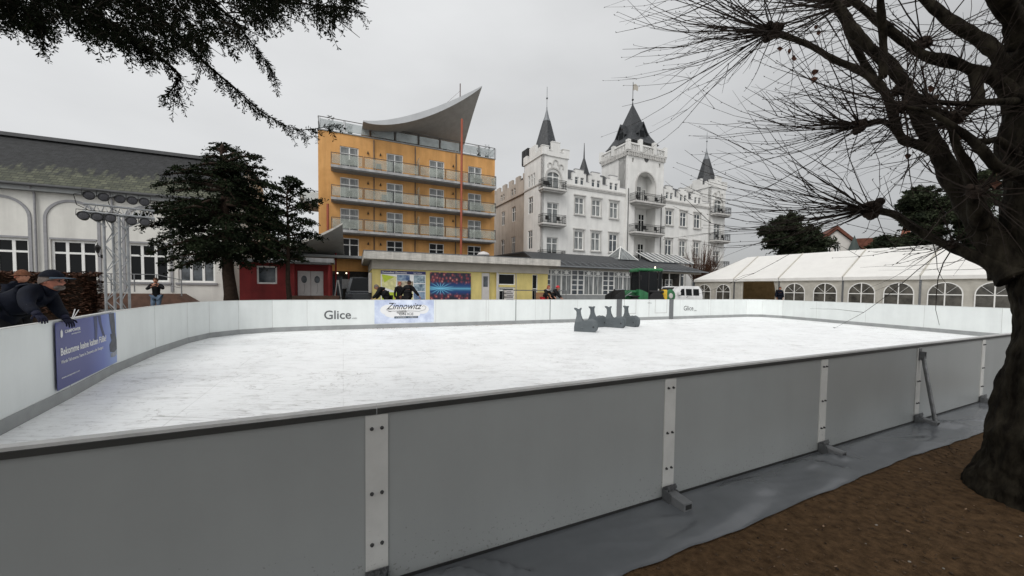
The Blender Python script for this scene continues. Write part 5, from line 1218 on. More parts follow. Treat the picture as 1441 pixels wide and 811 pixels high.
# evergreen in front of the hall: limb ends read off its outline
def ends(pts, Y, spread=1.2):
    out = []
    for (x, y, zf) in pts: out.append((zf, at(x, y, Y+R(-spread, spread))))
    return out
ml = ends([(300, 208, .97), (315, 206, .99), (328, 212, .97), (345, 214, .93), (368, 222, .9), (378, 238, .86), (288, 222, .93), (268, 236, .9), (240, 240, .84), (228, 246, .82), (218, 262, .76), (236, 270, .74), (205, 296, .66), (190, 305, .60), (196, 322, .58), (214, 344, .5), (205, 358, .46), (226, 372, .4), (238, 382, .36), (262, 374, .4),
            (384, 262, .8), (396, 268, .8), (404, 288, .74), (412, 305, .68), (408, 325, .6), (402, 345, .52), (398, 362, .46), (376, 248, .86), (392, 290, .7), (388, 318, .6), (384, 345, .5), (372, 370, .42), (352, 378, .38), (290, 372, .38), (310, 378, .36), (338, 372, .38), (270, 350, .5), (350, 340, .5), (300, 320, .6), (330, 300, .65), (280, 290, .68), (350, 270, .74), (270, 262, .78), (320, 250, .82), (300, 240, .86), (340, 236, .88), (245, 330, .55), (240, 300, .64), (250, 352, .48), (222, 318, .56)], 17, 1.4)
for k in range(44):
    a = R(0, 6.28); f = R(.36, .95); r = 3.4*sin(min(1, (1-f)/.55)*pi/2)*R(.5, .95)
    ml.append((f, at(325, 410, 17)*1 + Vector((cos(a)*r, sin(a)*r, 6.5*f-.9))))
mt = at(325, 410, 17)
conifer('evergreen_tree', 'broad dark evergreen with a thick trunk in front of the cream hall', (mt.x, mt.y, 0), 7.6, .30, ml, 'foliage_mid', dens=1.25, leaf=.125, lean=(-.35, 0), NS=4, sub=1.1)
ml = ends([(412, 252, .97), (425, 258, .93), (436, 268, .88), (398, 255, .95), (385, 262, .9), (446, 290, .78), (455, 282, .8), (438, 312, .7), (448, 330, .6), (456, 336, .58), (440, 352, .5), (420, 360, .45), (400, 366, .42), (375, 362, .45), (365, 348, .5), (368, 320, .6), (372, 290, .75), (400, 320, .62), (415, 300, .7), (410, 280, .8), (425, 335, .55), (392, 345, .5), (430, 368, .42), (405, 250, 1.), (418, 262, .95), (380, 275, .88), (362, 300, .74), (352, 325, .62), (348, 350, .52), (356, 368, .45), (385, 372, .42), (408, 270, .92), (392, 300, .78), (428, 290, .8), (415, 350, .5), (380, 330, .6), (445, 315, .66), (430, 345, .55), (370, 345, .55), (402, 340, .55)], 17.6, .9)
mt = at(406, 410, 17.6)
conifer('evergreen_tree', 'smaller airy evergreen with a thin trunk before the red kiosk', (mt.x, mt.y, 0), 6.2, .13, ml, 'foliage_mid', dens=1.4, leaf=.13, sub=1.15, NS=4)
# pines far behind the marquee
def far_pine(label, px, ytop, ybot, wl, wr, Y, n=34, seed=1):
    random.seed(seed); b_ = at(px, 400, Y); top = at(px, ytop, Y).z; L_ = []
    for k in range(n):
        f = .35+.65*(k/n)**.9; prof = sin(pi*min(1, (1-f)/.62+.12))**.6 if f < .985 else .2
        s = R(-1, 1); x = (wr if s > 0 else wl)*s*prof*R(.6, 1.08); yy = ytop+(ybot-ytop)*(1-f)/.65
        e_ = at(px+x, yy+R(-3, 3), Y+R(-3, 3)); L_.append((f-.05, e_))
    return conifer('pine_tree', label, (b_.x, b_.y, 0), top, .3, L_, 'foliage_pine', dens=.9, leaf=.42, sub=2.0, droop=.12, group='dark pines standing behind the marquee')
far_pine('rounded dark pine rising highest behind the left end of the marquee', 1108, 302, 365, 44, 40, 62, 44, 3)
far_pine('lower spreading pine between the tall pine and the gabled house', 1146, 324, 362, 30, 24, 60, 34, 4)
far_pine('dark pine in front of the red roof left of the low pollard knob', 1246, 336, 365, 26, 40, 58, 24, 5)
far_pine('tall dark pine behind the middle of the pollarded limbs', 1300, 262, 362, 42, 50, 60, 60, 6)
far_pine('dark pine seen through the fork of the pollarded trunk', 1372, 240, 380, 48, 46, 58, 60, 8)
random.seed(11)
# house behind
hp = at(1183, 400, 75); hs = thing('gabled_house', 'white gabled house with red brown roof, a green pointed turret and an orange spire', 'house', (hp.x, hp.y, 0), radians(-28))
b = MB(); b.prism([(-6, 0), (4, 0), (4, 9), (-1, 14), (-6, 9)], 0, 12); b.build('wall', 'house_white', hs)
b = MB(); b.prism([(-6.6, 8.4), (-1, 14.2), (4.6, 8.4), (4.6, 9.1), (-1, 14.9), (-6.6, 9.1)], -.5, 12); b.build('roof', 'roof_red', hs)
b = MB(); b.prism([(3, 6.5), (3, 12.5), (11, 12.5), (14, 6.5)], 3, 12); b.build('roof', 'roof_red', hs)
b = MB(); b.prism([(3.5, 0), (3.5, 6.5), (13.5, 6.5), (13.5, 0)], 3.5, 11); b.build('wall', 'house_white', hs)
b = MB(); b.lathe([(2.1, 5.5), (1.9, 6), (1.0, 9.5), (.03, 12.6)], 10, (1.4, -1.5, 0)); b.build('turret', 'roof_green', hs, smooth=40)
b = MB(); b.lathe([(1.9, 0), (1.9, 5.5)], 10, (1.4, -1.5, 0)); b.build('turret_wall', 'house_white', hs)
for x in (-2.2, -.9): window(hs, x, -.06, 9.6, .9, 1.6, cols=2, trans=.6, pane='glass_dark', t=.12)
sp2 = at(1271, 400, 85); b = MB(); b.lathe([(1.4, 12), (1.2, 13), (.05, 19.3)], 8, (sp2.x, sp2.y, 0)); b.lathe([(1.2, 0), (1.2, 12)], 8, (sp2.x, sp2.y, 0)); o = b.build('church_spire', 'spire_orange', None, label='slim orange pointed spire far behind the red roofed house', category='spire')
hb = at(1072, 400, 52); b = MB(); b.prism([(-4, 0), (5, 0), (5, 4.4), (1, 5.8), (-4, 4.4)], 0, 5); o = b.build('dark_hut', 'slate', None, loc=(hb.x, hb.y, 0), rz=radians(-30), label='low dark roofed hut half hidden behind the left end of the marquee', category='hut')
# ================================================================== hedge
hd = thing('hedge', 'clipped reddish brown beech hedge along the left in front of the cream hall', 'hedge', (-15.5, 12.2, 0), radians(24))
b = MB(); b.box(-9, 1.15, -.35, .35, 0, 1.6); b.build('twig_core', 'bark_mid', hd)
b = MB()
for i in range(15000):
    x = -9+10.3*R(0, 1)**.7; face = random.choice('ttfffe'); 
    if face == 't': p = (x, R(-.5, .5), 1.63+R(-.06, .08))
    elif face == 'f': p = (x, -.45+R(-.09, .06), R(0, 1.68))
    else: p = (1.25+R(-.1, .08), R(-.5, .5), R(0, 1.75))
    if noise.noise(Vector(p)*2.2) < (-.28 if face != 't' else -.6): continue
    leaf_at(p, R(.04, .075), b)
b.build('foliage', 'hedge', hd)
# bare shrub by the right castle tower
sb_ = at(986, 390, 47.5); bs = thing('bare_shrub', 'bare reddish many stemmed shrub between the veranda and the marquee', 'shrub', (sb_.x, sb_.y, 0))
b = MB(); base = Vector((sb_.x, sb_.y, 0)); b.tube([base, base+Vector((0, 0, 1.9))], [.22, .16], 7); b.build('trunk', 'bark_mid', bs, world=True)
b = MB()
for i in range(170):
    p0 = base+Vector((R(-.2, .2), R(-.2, .2), R(1.6, 2.4))); a = R(0, 6.28); sp = R(.1, 1)**.7*2.8; h = R(2.6, 5.6)*(1.15-.3*sp/2.8); e_ = p0+Vector((cos(a)*sp, sin(a)*sp, h)); md = p0.lerp(e_, .5)+Vector((cos(a)*.2, sin(a)*.2, -.1))
    b.tube([p0, md, e_], [.034, .022, .008], 4, cap=False)
    for k in range(3): t = R(.4, .95); q = p0.lerp(e_, t); b.tube([q, q+Vector((R(-.4, .4), R(-.4, .4), R(.2, .6)))], [.014, .006], 3, cap=False)
b.build('branches', 'hair_brown', bs, world=True)
# ================================================================== tractor
tq = at(908, 410, 24); tx_ = thing('tractor', 'small green tractor with glazed cab and front loader behind the far boards', 'tractor', (tq.x, tq.y, 0), radians(8))
def wheel(x, y, r, w, par, rim):
    rx = Matrix.Rotation(radians(90), 3, 'X')
    mb = MB(); mb.lathe([(r*.62, -w/2), (r*.93, -w/2), (r, -w*.35), (r, w*.35), (r*.93, w/2), (r*.62, w/2)], 28, (x, y, r), ax=rx)
    for k in range(20):
        a = 2*pi*k/20; c_ = Vector((x+cos(a)*r, y, r+sin(a)*r)); mb.bar(c_+Vector((0, -w*.45, 0)), c_+Vector((0, w*.0, 0))+Vector((-sin(a), 0, cos(a)))*.05, .035)
    o = mb.build('wheel', 'tyre', par, smooth=40); mb = MB(); mb.lathe([(r*.62, -w*.30), (r*.5, -w*.2), (r*.2, -w*.25), (.03, -w*.3)], 20, (x, y, r), ax=rx); mb.lathe([(r*.62, w*.30), (r*.2, w*.25)], 20, (x, y, r), ax=rx); mb.build('rim', rim, o, smooth=40)
    return o
for y in (-.6, .6): wheel(-1.2, y, .46, .28, tx_, 'yellow_paint'); wheel(.55, y, .66, .38, tx_, 'yellow_paint')
b = MB(); b.bbox(-1.75, -.15, -.36, .36, .62, 1.28, .08); b.bbox(-1.8, -1.2, -.3, .3, .7, 1.15, .05); b.build('hood', 'green_paint', tx_)
b = MB(); b.box(-1.0, 1.0, -.3, .3, .45, .7); b.bbox(-1.55, -.9, -.78, -.42, .93, 1.02, .02); b.bbox(-1.55, -.9, .42, .78, .93, 1.02, .02); b.build('chassis', 'black_metal', tx_)
b = MB(); b.bbox(-.1, 1.15, -.80, -.38, 1.2, 1.36, .05); b.bbox(-.1, 1.15, .38, .80, 1.2, 1.36, .05); b.build('fender', 'black_metal', tx_)
b = MB(); b.prism([(-.98, .75), (-.2, .75), (-.2, 1.2), (-.7, 1.38), (-.98, 1.42)], -.76, -.36); b.build('side_panel', 'green_paint', tx_)
b = MB(); b.bbox(-1.02, 1.08, -.72, .72, 2.60, 2.78, .06); b.bbox(-1.1, -.9, -.6, .6, 2.55, 2.68, .03); b.build('cab_roof', 'green_paint', tx_)
b = MB()
for (x, x2) in ((-.86, -.92), (-.12, -.12), (.62, .72), (.9, .98)):
    for y in (-.66, .66): b.bar((x, y, .8 if x < .5 else 1.3), (x2, y*.98, 2.6), .07)
b.bar((-.86, -.66, 1.25), (-.86, .66, 1.25), .06); b.bar((.95, -.66, 1.5), (.95, .66, 1.5), .06); b.bar((-.86, -.68, .82), (.6, -.68, .82), .06); b.build('cab_frame', 'black_metal', tx_)
for (x0_, x1_) in ((-.84, -.16), (-.08, .6), (.7, .92)): bx('cab_window', 'glass_dark', tx_, x0_, x1_, -.655, -.645, .9 if x0_ < .5 else 1.5, 2.55)
bx('cab_window', 'glass_dark', tx_, -.875, -.865, -.6, .6, 1.3, 2.55); bx('cab_window', 'glass_dark', tx_, -.84, .9, .645, .655, 1.3, 2.55)
b = MB(); b.bbox(.1, .55, -.25, .25, 1.1, 1.25, .04); b.bbox(.5, .62, -.25, .25, 1.2, 1.85, .04); b.build('seat', 'cloth_black', tx_)
b = MB(); b.lathe([(.05, 0), (.055, .08), (.03, .13)], 10, (.55, -.4, 2.78)); b.build('beacon', 'lamp_lit', tx_, smooth=40)
for y in (-.52, .52):
    b = MB(); b.bar((-.75, y, 1.30), (-1.6, y, 1.30), .09, .12); b.bar((-1.6, y, 1.30), (-2.2, y, .72), .09, .12); b.bar((-.75, y, .7), (-.75, y, 1.38), .12); b.build('loader_arm', 'green_paint', tx_)
    b = MB(); b.bar((-.85, y-.08, .9), (-1.75, y-.08, 1.05), .05); b.bar((-1.5, y-.08, 1.25), (-2.05, y-.08, .95), .045); b.build('cylinder', 'alu', tx_)
b = MB(); b.prism([(-2.15, .55), (-2.2, 1.42), (-2.28, 1.42), (-2.5, .62), (-3.05, .50), (-3.05, .45), (-2.3, .45)], -.85, .85); b.prism([(-2.2, .5), (-2.24, 1.36), (-3.0, 1.0), (-3.04, .5)], -.87, -.85); b.prism([(-2.2, .5), (-2.24, 1.36), (-3.0, 1.0), (-3.04, .5)], .85, .87); b.build('bucket', 'black_metal', tx_)
b = MB(); b.bar((-2.98, -.86, 1.38), (-2.2, -.86, 1.42), .05); b.build('bucket_edge', 'alu', tx_)
b = MB(); b.bbox(1.22, 1.62, -.5, .1, .75, 1.42, .05); b.lathe([(.13, .4), (.2, .78)], 10, (1.42, -.2, 0)); b.build('spreader_hopper', 'yellow_paint', tx_)
b = MB(); b.bar((1.0, -.3, .7), (1.6, -.3, .7), .08); b.bar((1.65, -.3, .5), (1.65, -.3, 1.55), .07); b.build('hitch', 'black_metal', tx_)
rx = Matrix.Rotation(radians(90), 3, 'X'); b = MB(); b.lathe([(.38, -.08), (.42, -.04), (.42, .04), (.38, .08)], 24, (1.98, -.3, 1.02), ax=rx); o = b.build('spreader_disc', 'green_paint', tx_, smooth=40); b = MB(); b.lathe([(.18, .081), (.16, .12), (.04, .13)], 16, (1.98, -.3, 1.02), ax=rx); b.build('hub', 'door_white', o, smooth=40)
b = MB(); b.bar((-.93, -.7, 2.2), (-.98, -.95, 2.2), .03); b.bbox(-1.02, -.96, -1.08, -.9, 2.0, 2.3, .02); b.build('mirror', 'black_metal', tx_)
tx_.scale = (.8, .9, .985)
# ================================================================== van
def vehicle(name, label, cat, loc, rz, L_, Wd, Hh, m_body, roofz):
    v = thing(name, label, cat, loc, rz); hw = Wd/2
    prof = [(-L_/2, .35), (-L_/2, .95), (-L_/2+.35, 1.05), (-L_/2+.95, Hh-.04), (-L_/2+1.3, Hh), (L_/2-.3, Hh), (L_/2-.05, Hh-.25), (L_/2, .9), (L_/2, .35)]
    mb = MB(); mb.prism(prof, -hw, hw)
    mb.v = [(x, y*(1-.10*max(0, (z-.95))/(Hh-.95)), z) for x, y, z in mb.v]; bo = mb.build('body', m_body, v)
    md = bo.modifiers.new('b', 'BEVEL'); md.width = .05; md.segments = 2
    n = 3; x0 = -L_/2+1.05; x1 = L_/2-.2
    for i in range(n):
        a = x0+(x1-x0)*i/n; c = x0+(x1-x0)*(i+1)/n
        for s in (-1, 1):
            mb = MB(); z0, z1 = 1.0, Hh-.18; f = lambda z: s*(hw*(1-.10*max(0, (z-.95))/(Hh-.95))+.006)
            a2 = a+(.3 if i == 0 else .04); mb.add([(a+.04, f(z0), z0), (c-.08, f(z0), z0), (c-.08, f(z1), z1), (a2, f(z1), z1)], [(0, 1, 2, 3) if s < 0 else (3, 2, 1, 0)]); mb.build('window', 'glass_dark', v)
    mb = MB(); mb.add([(-L_/2+.40, -hw*.82, 1.12), (-L_/2+.90, -hw*.75, Hh-.10), (-L_/2+.90, hw*.75, Hh-.10), (-L_/2+.40, hw*.82, 1.12)], [(3, 2, 1, 0)]); mb.v = [(x-.03, y, z+.02) for x, y, z in mb.v]; mb.build('windscreen', 'glass_dark', v)
    for x in (-L_/2+.8, L_/2-.75):
        for s in (-1, 1): wheel(x, s*(hw-.08), .33, .2, v, 'alu')
    for s in (-1, 1): bx('headlight', 'lens', v, -L_/2-.01, -L_/2+.05, s*hw*.7-.14, s*hw*.7+.14, .72, .88)
    for s in (-1, 1): bx('mirror', m_body, v, -L_/2+.95, -L_/2+1.1, s*(hw+.02) if s > 0 else -hw-.2, (hw+.2) if s > 0 else -hw-.02, 1.05, 1.25)
    return v
vq = at(952, 410, 27.5); vehicle('parked_van', 'white van with dark side windows parked between tractor and marquee', 'van', (vq.x, vq.y, 0), radians(14), 3.1, 1.7, 1.66, 'van_white', 1.8)
vq = at(497, 405, 23.6); vehicle('parked_car', 'dark vehicle half hidden at the shop entrance left of the yellow pavilion', 'car', (vq.x+.55, vq.y+.9, 0), radians(100), 3.9, 1.75, 1.95, 'car_dark', 1.9)
# ================================================================== people
import bmesh
def skin_mesh(name, J, E_, m, parent, sub=2, extra=None):
    """one continuous surface grown over a joint graph J = {name: ((x,y,z), r)}"""
    ks = list(J); me = bpy.data.meshes.new('tmp'); me.from_pydata([J[k][0] for k in ks], [(ks.index(a), ks.index(b)) for a, b in E_], [])
    o = bpy.data.objects.new('tmp', me); COL.objects.link(o); o.modifiers.new('s', 'SKIN')
    for i, k in enumerate(ks):
        r = J[k][1]; r = r if hasattr(r, '__len__') else (r, r); me.skin_vertices[0].data[i].radius = r
        me.skin_vertices[0].data[i].use_root = (i == 0)
    o.modifiers['s'].use_smooth_shade = True
    sb = o.modifiers.new('u', 'SUBSURF'); sb.levels = sub; sb.render_levels = sub
    dg = bpy.context.evaluated_depsgraph_get(); dg.update(); r_ = bpy.data.meshes.new_from_object(o.evaluated_get(dg))
    bpy.data.objects.remove(o)
    mb = MB(); mb.add([tuple(v.co) for v in r_.vertices], [tuple(p.vertices) for p in r_.polygons])
    if extra: extra(mb)
    return mb.build(name, m, parent, smooth=True)
def head_mesh(mb, c, r, rot):
    """head with brow, nose, chin, eye sockets and ears; faces +x of rot"""
    n, m = 28, 22; P = []; Fc = []
    for i in range(m+1):
        th = pi*i/m
        for k in range(n):
            w = 2*pi*k/n; d = Vector((sin(th)*cos(w), sin(th)*sin(w), cos(th)))
            q = Vector((d.x*r*.98, d.y*r*.78, d.z*r*1.15))
            if d.z < 0: q.y *= 1-.22*(-d.z); q.x *= 1-.05*(-d.z)
            if d.x > 0:
                g = lambda y0, z0, sy, sz: exp(-((d.y-y0)/sy)**2-((d.z-z0)/sz)**2)
                q.x += r*(.26*g(0, -.14, .10, .13)+.10*g(0, .0, .07, .16)+.07*g(0, .24, .35, .09)+.12*g(0, -.72, .22, .16)+.05*g(0, -.42, .16, .06)+.04*g(0, -.50, .16, .05)
                         -.10*g(.30, .08, .14, .09)-.10*g(-.30, .08, .14, .09)-.03*g(0, -.46, .14, .02))
            P.append(q)
    for i in range(m):
        for k in range(n): a = i*n+k; b_ = i*n+(k+1) % n; Fc.append((a, a+n, b_+n, b_))
    c = Vector(c); mb.add([c+rot @ p for p in P], Fc)
    for s in (-1, 1): mb.ball(c+rot @ Vector((-.02*r, s*r*.79, -.02*r)), (r*.16, r*.06, r*.24), 8, 6, ax=rot)
def hand_mesh(mb, w, d, nrm, k=1., curl=.6, thumb=1):
    """palm and five bent fingers; d = pointing direction, nrm = back-of-hand normal"""
    w = Vector(w); d = Vector(d).normalized(); nrm = Vector(nrm); nrm = (nrm-d*nrm.dot(d)).normalized(); s = d.cross(nrm)
    ax = Matrix((d, s, nrm)).transposed(); mb.ball(w+d*.045*k, (.055*k, .043*k, .017*k), 10, 8, ax=ax)
    for i, (o, L_) in enumerate(((-.032, .068), (-.011, .078), (.011, .074), (.031, .058))):
        p = w+d*.075*k+s*o*k; a1 = curl*.5; q = p+(d*cos(a1)-nrm*sin(a1))*L_*.45*k; a2 = curl*1.3; q2 = q+(d*cos(a2)-nrm*sin(a2))*L_*.32*k; a3 = curl*1.9; q3 = q2+(d*cos(a3)-nrm*sin(a3))*L_*.25*k
        mb.tube([p-d*.02*k, p, q, q2, q3], [.0095*k, .0095*k, .0088*k, .008*k, .006*k], 7)
    p = w+d*.025*k+s*.036*k*thumb; q = p+(d*.6+s*thumb*.75-nrm*.1).normalized()*.036*k; mb.tube([p-s*thumb*.02*k, p, q, q+(d*.9+s*thumb*.2-nrm*.4).normalized()*.03*k], [.012*k, .012*k, .0105*k, .008*k], 7)
def ik(a, c, l1, l2, pole):
    a = Vector(a); c = Vector(c); d = c-a; L_ = min(d.length, (l1+l2)*.985); d.normalize(); c = a+d*L_
    x = (l1*l1-l2*l2+L_*L_)/(2*L_); h = sqrt(max(0, l1*l1-x*x)); p = Vector(pole); p = (p-d*p.dot(d)).normalized(); return a+d*x+p*h, c
def person(label, loc, rz, H_=1.75, lean=0., head_pitch=None, head_yaw=0., wl=None, wr=None, jacket='cloth_black', trousers='cloth_black', hair='hair_brown', hat=None, hat_style='beanie', skin='skin', gloves=None, hair_long=False, knee=0., scarf=None, bulk=1., hscale=1., collar=True, twist=0., head_at=None, world_wrists=False, seedless=0):
    """standing figure facing +x of its own frame; wl / wr = wrist targets in that frame"""
    s = H_/1.75
    rb = Matrix.Rotation(lean, 3, 'Y') @ Matrix.Rotation(twist, 3, 'Z'); pel = Vector((-.25*sin(lean) if lean else 0, 0, .93*s-knee*.1))
    up_ = lambda x, y, z: pel + rb @ Vector((x*s, y*s, (z-.93)*s))
    hp_ = head_pitch if head_pitch is not None else 0.
    hr = Matrix.Rotation(head_yaw, 3, 'Z') @ Matrix.Rotation(hp_, 3, 'Y'); r = .108*s*hscale; hc = up_(.02, 0, 1.52)+hr @ Vector((.035*s, 0, .105*s*hscale))
    if head_at is not None: q = Matrix.Rotation(rz, 3, 'Z') @ hc; loc = Vector((head_at[0]-q.x, head_at[1]-q.y, 0))
    if world_wrists: wl = to_local(loc, rz, wl); wr = to_local(loc, rz, wr)
    t = thing('person', label, 'person', loc, rz)
    J = {'pel': (pel, .125*s), 'sp': (up_(.01, 0, 1.10), .115*s), 'ch': (up_(.015, 0, 1.30), .135*s), 'nb': (up_(0, 0, 1.45), .075*s), 'nk': (up_(.02, 0, 1.52), .055*s)}
    for S_, k in ((1, 'L'), (-1, 'R')):
        sh_ = up_(0, .175*S_, 1.40); J['cl'+k] = (up_(0, .09*S_, 1.42), .075*s); J['sh'+k] = (sh_, .062*s)
        w = (wl if S_ > 0 else wr); w = Vector(w) if w is not None else Vector(sh_)+Vector((.10, .05*S_, -.52*s))
        el, w = ik(sh_, w, .29*s, .26*s, (-.6, S_*.8, -.4)); J['el'+k] = (el, .045*s); J['wr'+k] = (w, .030*s)
        hip = pel+Vector((0, .09*S_*s, -.05*s)); an = Vector((-.02, .10*S_*s, .085*s)); kn, an = ik(hip, an, .43*s, .42*s, (1, 0, 0)); J['hp'+k] = (hip, .095*s); J['kn'+k] = (kn, .058*s); J['an'+k] = (an, .042*s); J['to'+k] = (an+Vector((.15*s, .01*S_, -.045*s)), .036*s)
    arms = [('nb', 'cl'+k) for k in 'LR']+[('cl'+k, 'sh'+k) for k in 'LR']+[('sh'+k, 'el'+k) for k in 'LR']+[('el'+k, 'wr'+k) for k in 'LR']
    legs = [('pel', 'hp'+k) for k in 'LR']+[('hp'+k, 'kn'+k) for k in 'LR']+[('kn'+k, 'an'+k) for k in 'LR']; feet = [('an'+k, 'to'+k) for k in 'LR']
    spine = [('pel', 'sp'), ('sp', 'ch'), ('ch', 'nb'), ('nb', 'nk')]
    def ex(mb): head_mesh(mb, hc, r, hr)
    def exh(mb):
        for S_, k in ((1, 'L'), (-1, 'R')):
            d = (Vector(J['wr'+k][0])-Vector(J['el'+k][0])).normalized(); nr = Vector((0, 0, 1)) if abs(d.z) < .8 else Vector((0, S_, 0)); hand_mesh(mb, J['wr'+k][0], d, nr, s*1.02, .6, -S_ if abs(d.z) < .8 else 1)
    skin_mesh('body', J, spine+arms+legs+feet, skin, t, 1, (lambda mb: (ex(mb), exh(mb))) if not gloves else ex)
    if gloves:
        for S_, k in ((1, 'L'), (-1, 'R')):
            mb = MB(); d = (Vector(J['wr'+k][0])-Vector(J['el'+k][0])).normalized(); nr = Vector((0, 0, 1)) if abs(d.z) < .8 else Vector((0, S_, 0)); hand_mesh(mb, J['wr'+k][0], d, nr, s*1.12, .6, -S_ if abs(d.z) < .8 else 1)
            mb.tube([Vector(J['wr'+k][0])-d*.06, Vector(J['wr'+k][0])+d*.02], .042*s, 10); mb.build('glove', gloves, t, smooth=True)
    JJ = {k: (v[0], v[1]) for k, v in J.items()}; f = 1.28*bulk
    for k in ('sp', 'ch', 'pel'): JJ[k] = (J[k][0], J[k][1]*1.22*bulk)
    for k in ('clL', 'clR', 'shL', 'shR', 'elL', 'elR', 'wrL', 'wrR'): JJ[k] = (J[k][0], J[k][1]*1.4*bulk)
    JJ['nb'] = (J['nb'][0], .095*s*bulk); JJ['nk'] = (Vector(J['nk'][0])-(rb @ Vector((0, 0, .02))), .078*s)
    for k in 'LR': d = (Vector(J['el'+k][0])-Vector(J['wr'+k][0])).normalized(); JJ['wr'+k] = (Vector(J['wr'+k][0])+d*.03*s, .050*s*bulk)
    JJ['hem'] = (pel+Vector((0, 0, -.22*s)), .165*s*bulk)
    ja = skin_mesh('jacket', {k: JJ[k] for k in JJ if k[:2] in ('pe', 'sp', 'ch', 'nb', 'nk', 'cl', 'sh', 'el', 'wr', 'he')}, spine+arms+[('pel', 'hem')], jacket, t, 2)
    JT = {k: (J[k][0], J[k][1]*1.3) for k in J if k[:2] in ('pe', 'hp', 'kn', 'an')}; skin_mesh('trousers', JT, legs, trousers, t, 1)
    mb = MB()
    for k in 'LR':
        a = Vector(J['an'+k][0]); mb.ball((a.x+.05*s, a.y, .052*s), (.145*s, .052*s, .052*s), 12, 8)
    mb.build('shoes', 'cloth_black', t, smooth=True)
    # hair cap
    n, m_ = 24, 12; P = []; Fc = []
    mb = MB()
    for i in range(m_+1):
        for k in range(n):
            w = 2*pi*k/n; lim = 1.25+.75*(1-cos(w))/2*(1.25 if hair_long else 1.); th = lim*i/m_; d = Vector((sin(th)*cos(w), sin(th)*sin(w), cos(th))); q = Vector((d.x*r*1.05, d.y*r*.88, d.z*r*1.22)); q += d*r*.03*sin(k*5+i*3); P.append(hc+hr @ q)
    for i in range(m_):
        for k in range(n): a = i*n+k; b_ = i*n+(k+1) % n; Fc.append((a, a+n, b_+n, b_))
    mb.add(P, Fc)
    if hair_long: mb.ball(hc+hr @ Vector((-.5*r, 0, -.7*r)), (r*.7, r*.85, r*1.1), 12, 8, ax=hr)
    mb.build('hair', hair, t, smooth=True)
    mb = MB()
    for S_ in (-1, 1): mb.ball(hc+hr @ Vector((r*.87, S_*r*.27, r*.08)), r*.09, 8, 6)
    mb.build('eyes', 'ink', t)
    if hat:
        mb = MB(); P = []; Fc = []
        for i in range(m_+1):
            for k in range(n):
                w = 2*pi*k/n; th = (1.20 if hat_style == 'cap' else 1.38+.12*(1-cos(w))/2)*i/m_; d = Vector((sin(th)*cos(w), sin(th)*sin(w), cos(th))); kk = 1.12; P.append(hc+hr @ Vector((d.x*r*kk, d.y*r*.95, d.z*r*1.30+(.02*r if hat_style == 'cap' else .05*r))))
        for i in range(m_):
            for k in range(n): a = i*n+k; b_ = i*n+(k+1) % n; Fc.append((a, a+n, b_+n, b_))
        mb.add(P, Fc)
        if hat_style == 'beanie':
            mb.tube([hc+hr @ Vector((r*1.12*cos(2*pi*k/20), r*.95*sin(2*pi*k/20), r*(.30-.12*(1-cos(2*pi*k/20))/2))) for k in range(21)], r*.12, 6, cap=False)
        o = mb.build('hat', hat, t, smooth=True)
        if hat_style == 'cap':
            mb = MB(); V = []; nb_ = 12
            for lay in (0, 1):
                for j in range(4):
                    for k in range(nb_+1):
                        w = -1.15+2.3*k/nb_; rr_ = r*(1.08+.80*j/3*cos(w*.75)); V.append(hc+hr @ Vector((rr_*cos(w)*1.02, rr_*sin(w)*.84, r*(.46-.10*j/3-.10*(w*w)*.5*j/3)+(.025*r if lay == 0 else 0))))
            S2 = 4*(nb_+1); Fc = []
            for j in range(3):
                for k in range(nb_): a = j*(nb_+1)+k; Fc += [(a, a+nb_+1, a+nb_+2, a+1), (a+S2, a+1+S2, a+nb_+2+S2, a+nb_+1+S2)]
            for k in range(nb_): a = 3*(nb_+1)+k; Fc.append((a, a+S2, a+1+S2, a+1))
            mb.add(V, Fc); mb.build('brim', 'navy_light' if hat == 'navy' else hat, o, smooth=True)
    if scarf: 
        mb = MB(); c_ = Vector(J['nk'][0]); mb.tube([c_+rb @ Vector((.105*s*cos(a), .105*s*sin(a), -.03+.02*cos(a))) for a in [2*pi*k/16 for k in range(17)]], .035*s, 8, cap=False); mb.build('scarf', scarf, t, smooth=True)
    return t, J, hc, hr, r
def to_local(loc, rz, P): return Matrix.Rotation(-rz, 3, 'Z') @ (Vector(P)-Vector(loc))
# man leaning on the left boards, looking out over the ice
hL = atz(63, 452, .86); hR = atz(98, 456, .80)
rz = radians(22)
hd_t = at(73, 398, 5.35)
t, J, hc, hr, r = person('man in navy jacket and blue peaked cap leaning over the left boards with gloved hands', (0, 0, 0), rz, 1.80, lean=radians(60), head_pitch=radians(2), head_yaw=radians(-8), wl=at(95, 451, 5.35), wr=at(58, 452, 4.85), head_at=hd_t, world_wrists=True, jacket='navy', trousers='cloth_black', hair='hair_grey', hat='navy', hat_style='cap', skin='skin_ruddy', gloves='glove', bulk=1.2, hscale=1.18)
loc = t.location.copy()
mb = MB()                                                             # glasses
for S_ in (-1, 1):
    c_ = hc+hr @ Vector((r*1.04, S_*r*.32, r*.08)); mb.tube([c_+hr @ Vector((-.10*r*abs(cos(a)), r*.24*cos(a), r*.17*sin(a))) for a in [2*pi*k/14 for k in range(15)]], r*.025, 4, cap=False)
    mb.tube([hc+hr @ Vector((r*.95, S_*r*.56, r*.12)), hc+hr @ Vector((r*.3, S_*r*.82, r*.12)), hc+hr @ Vector((-.05*r, S_*r*.84, r*.1))], r*.03, 4)
mb.tube([hc+hr @ Vector((r*1.12, -.08*r, r*.1)), hc+hr @ Vector((r*1.12, .08*r, r*.1))], r*.025, 4); mb.build('glasses', 'ink', t)
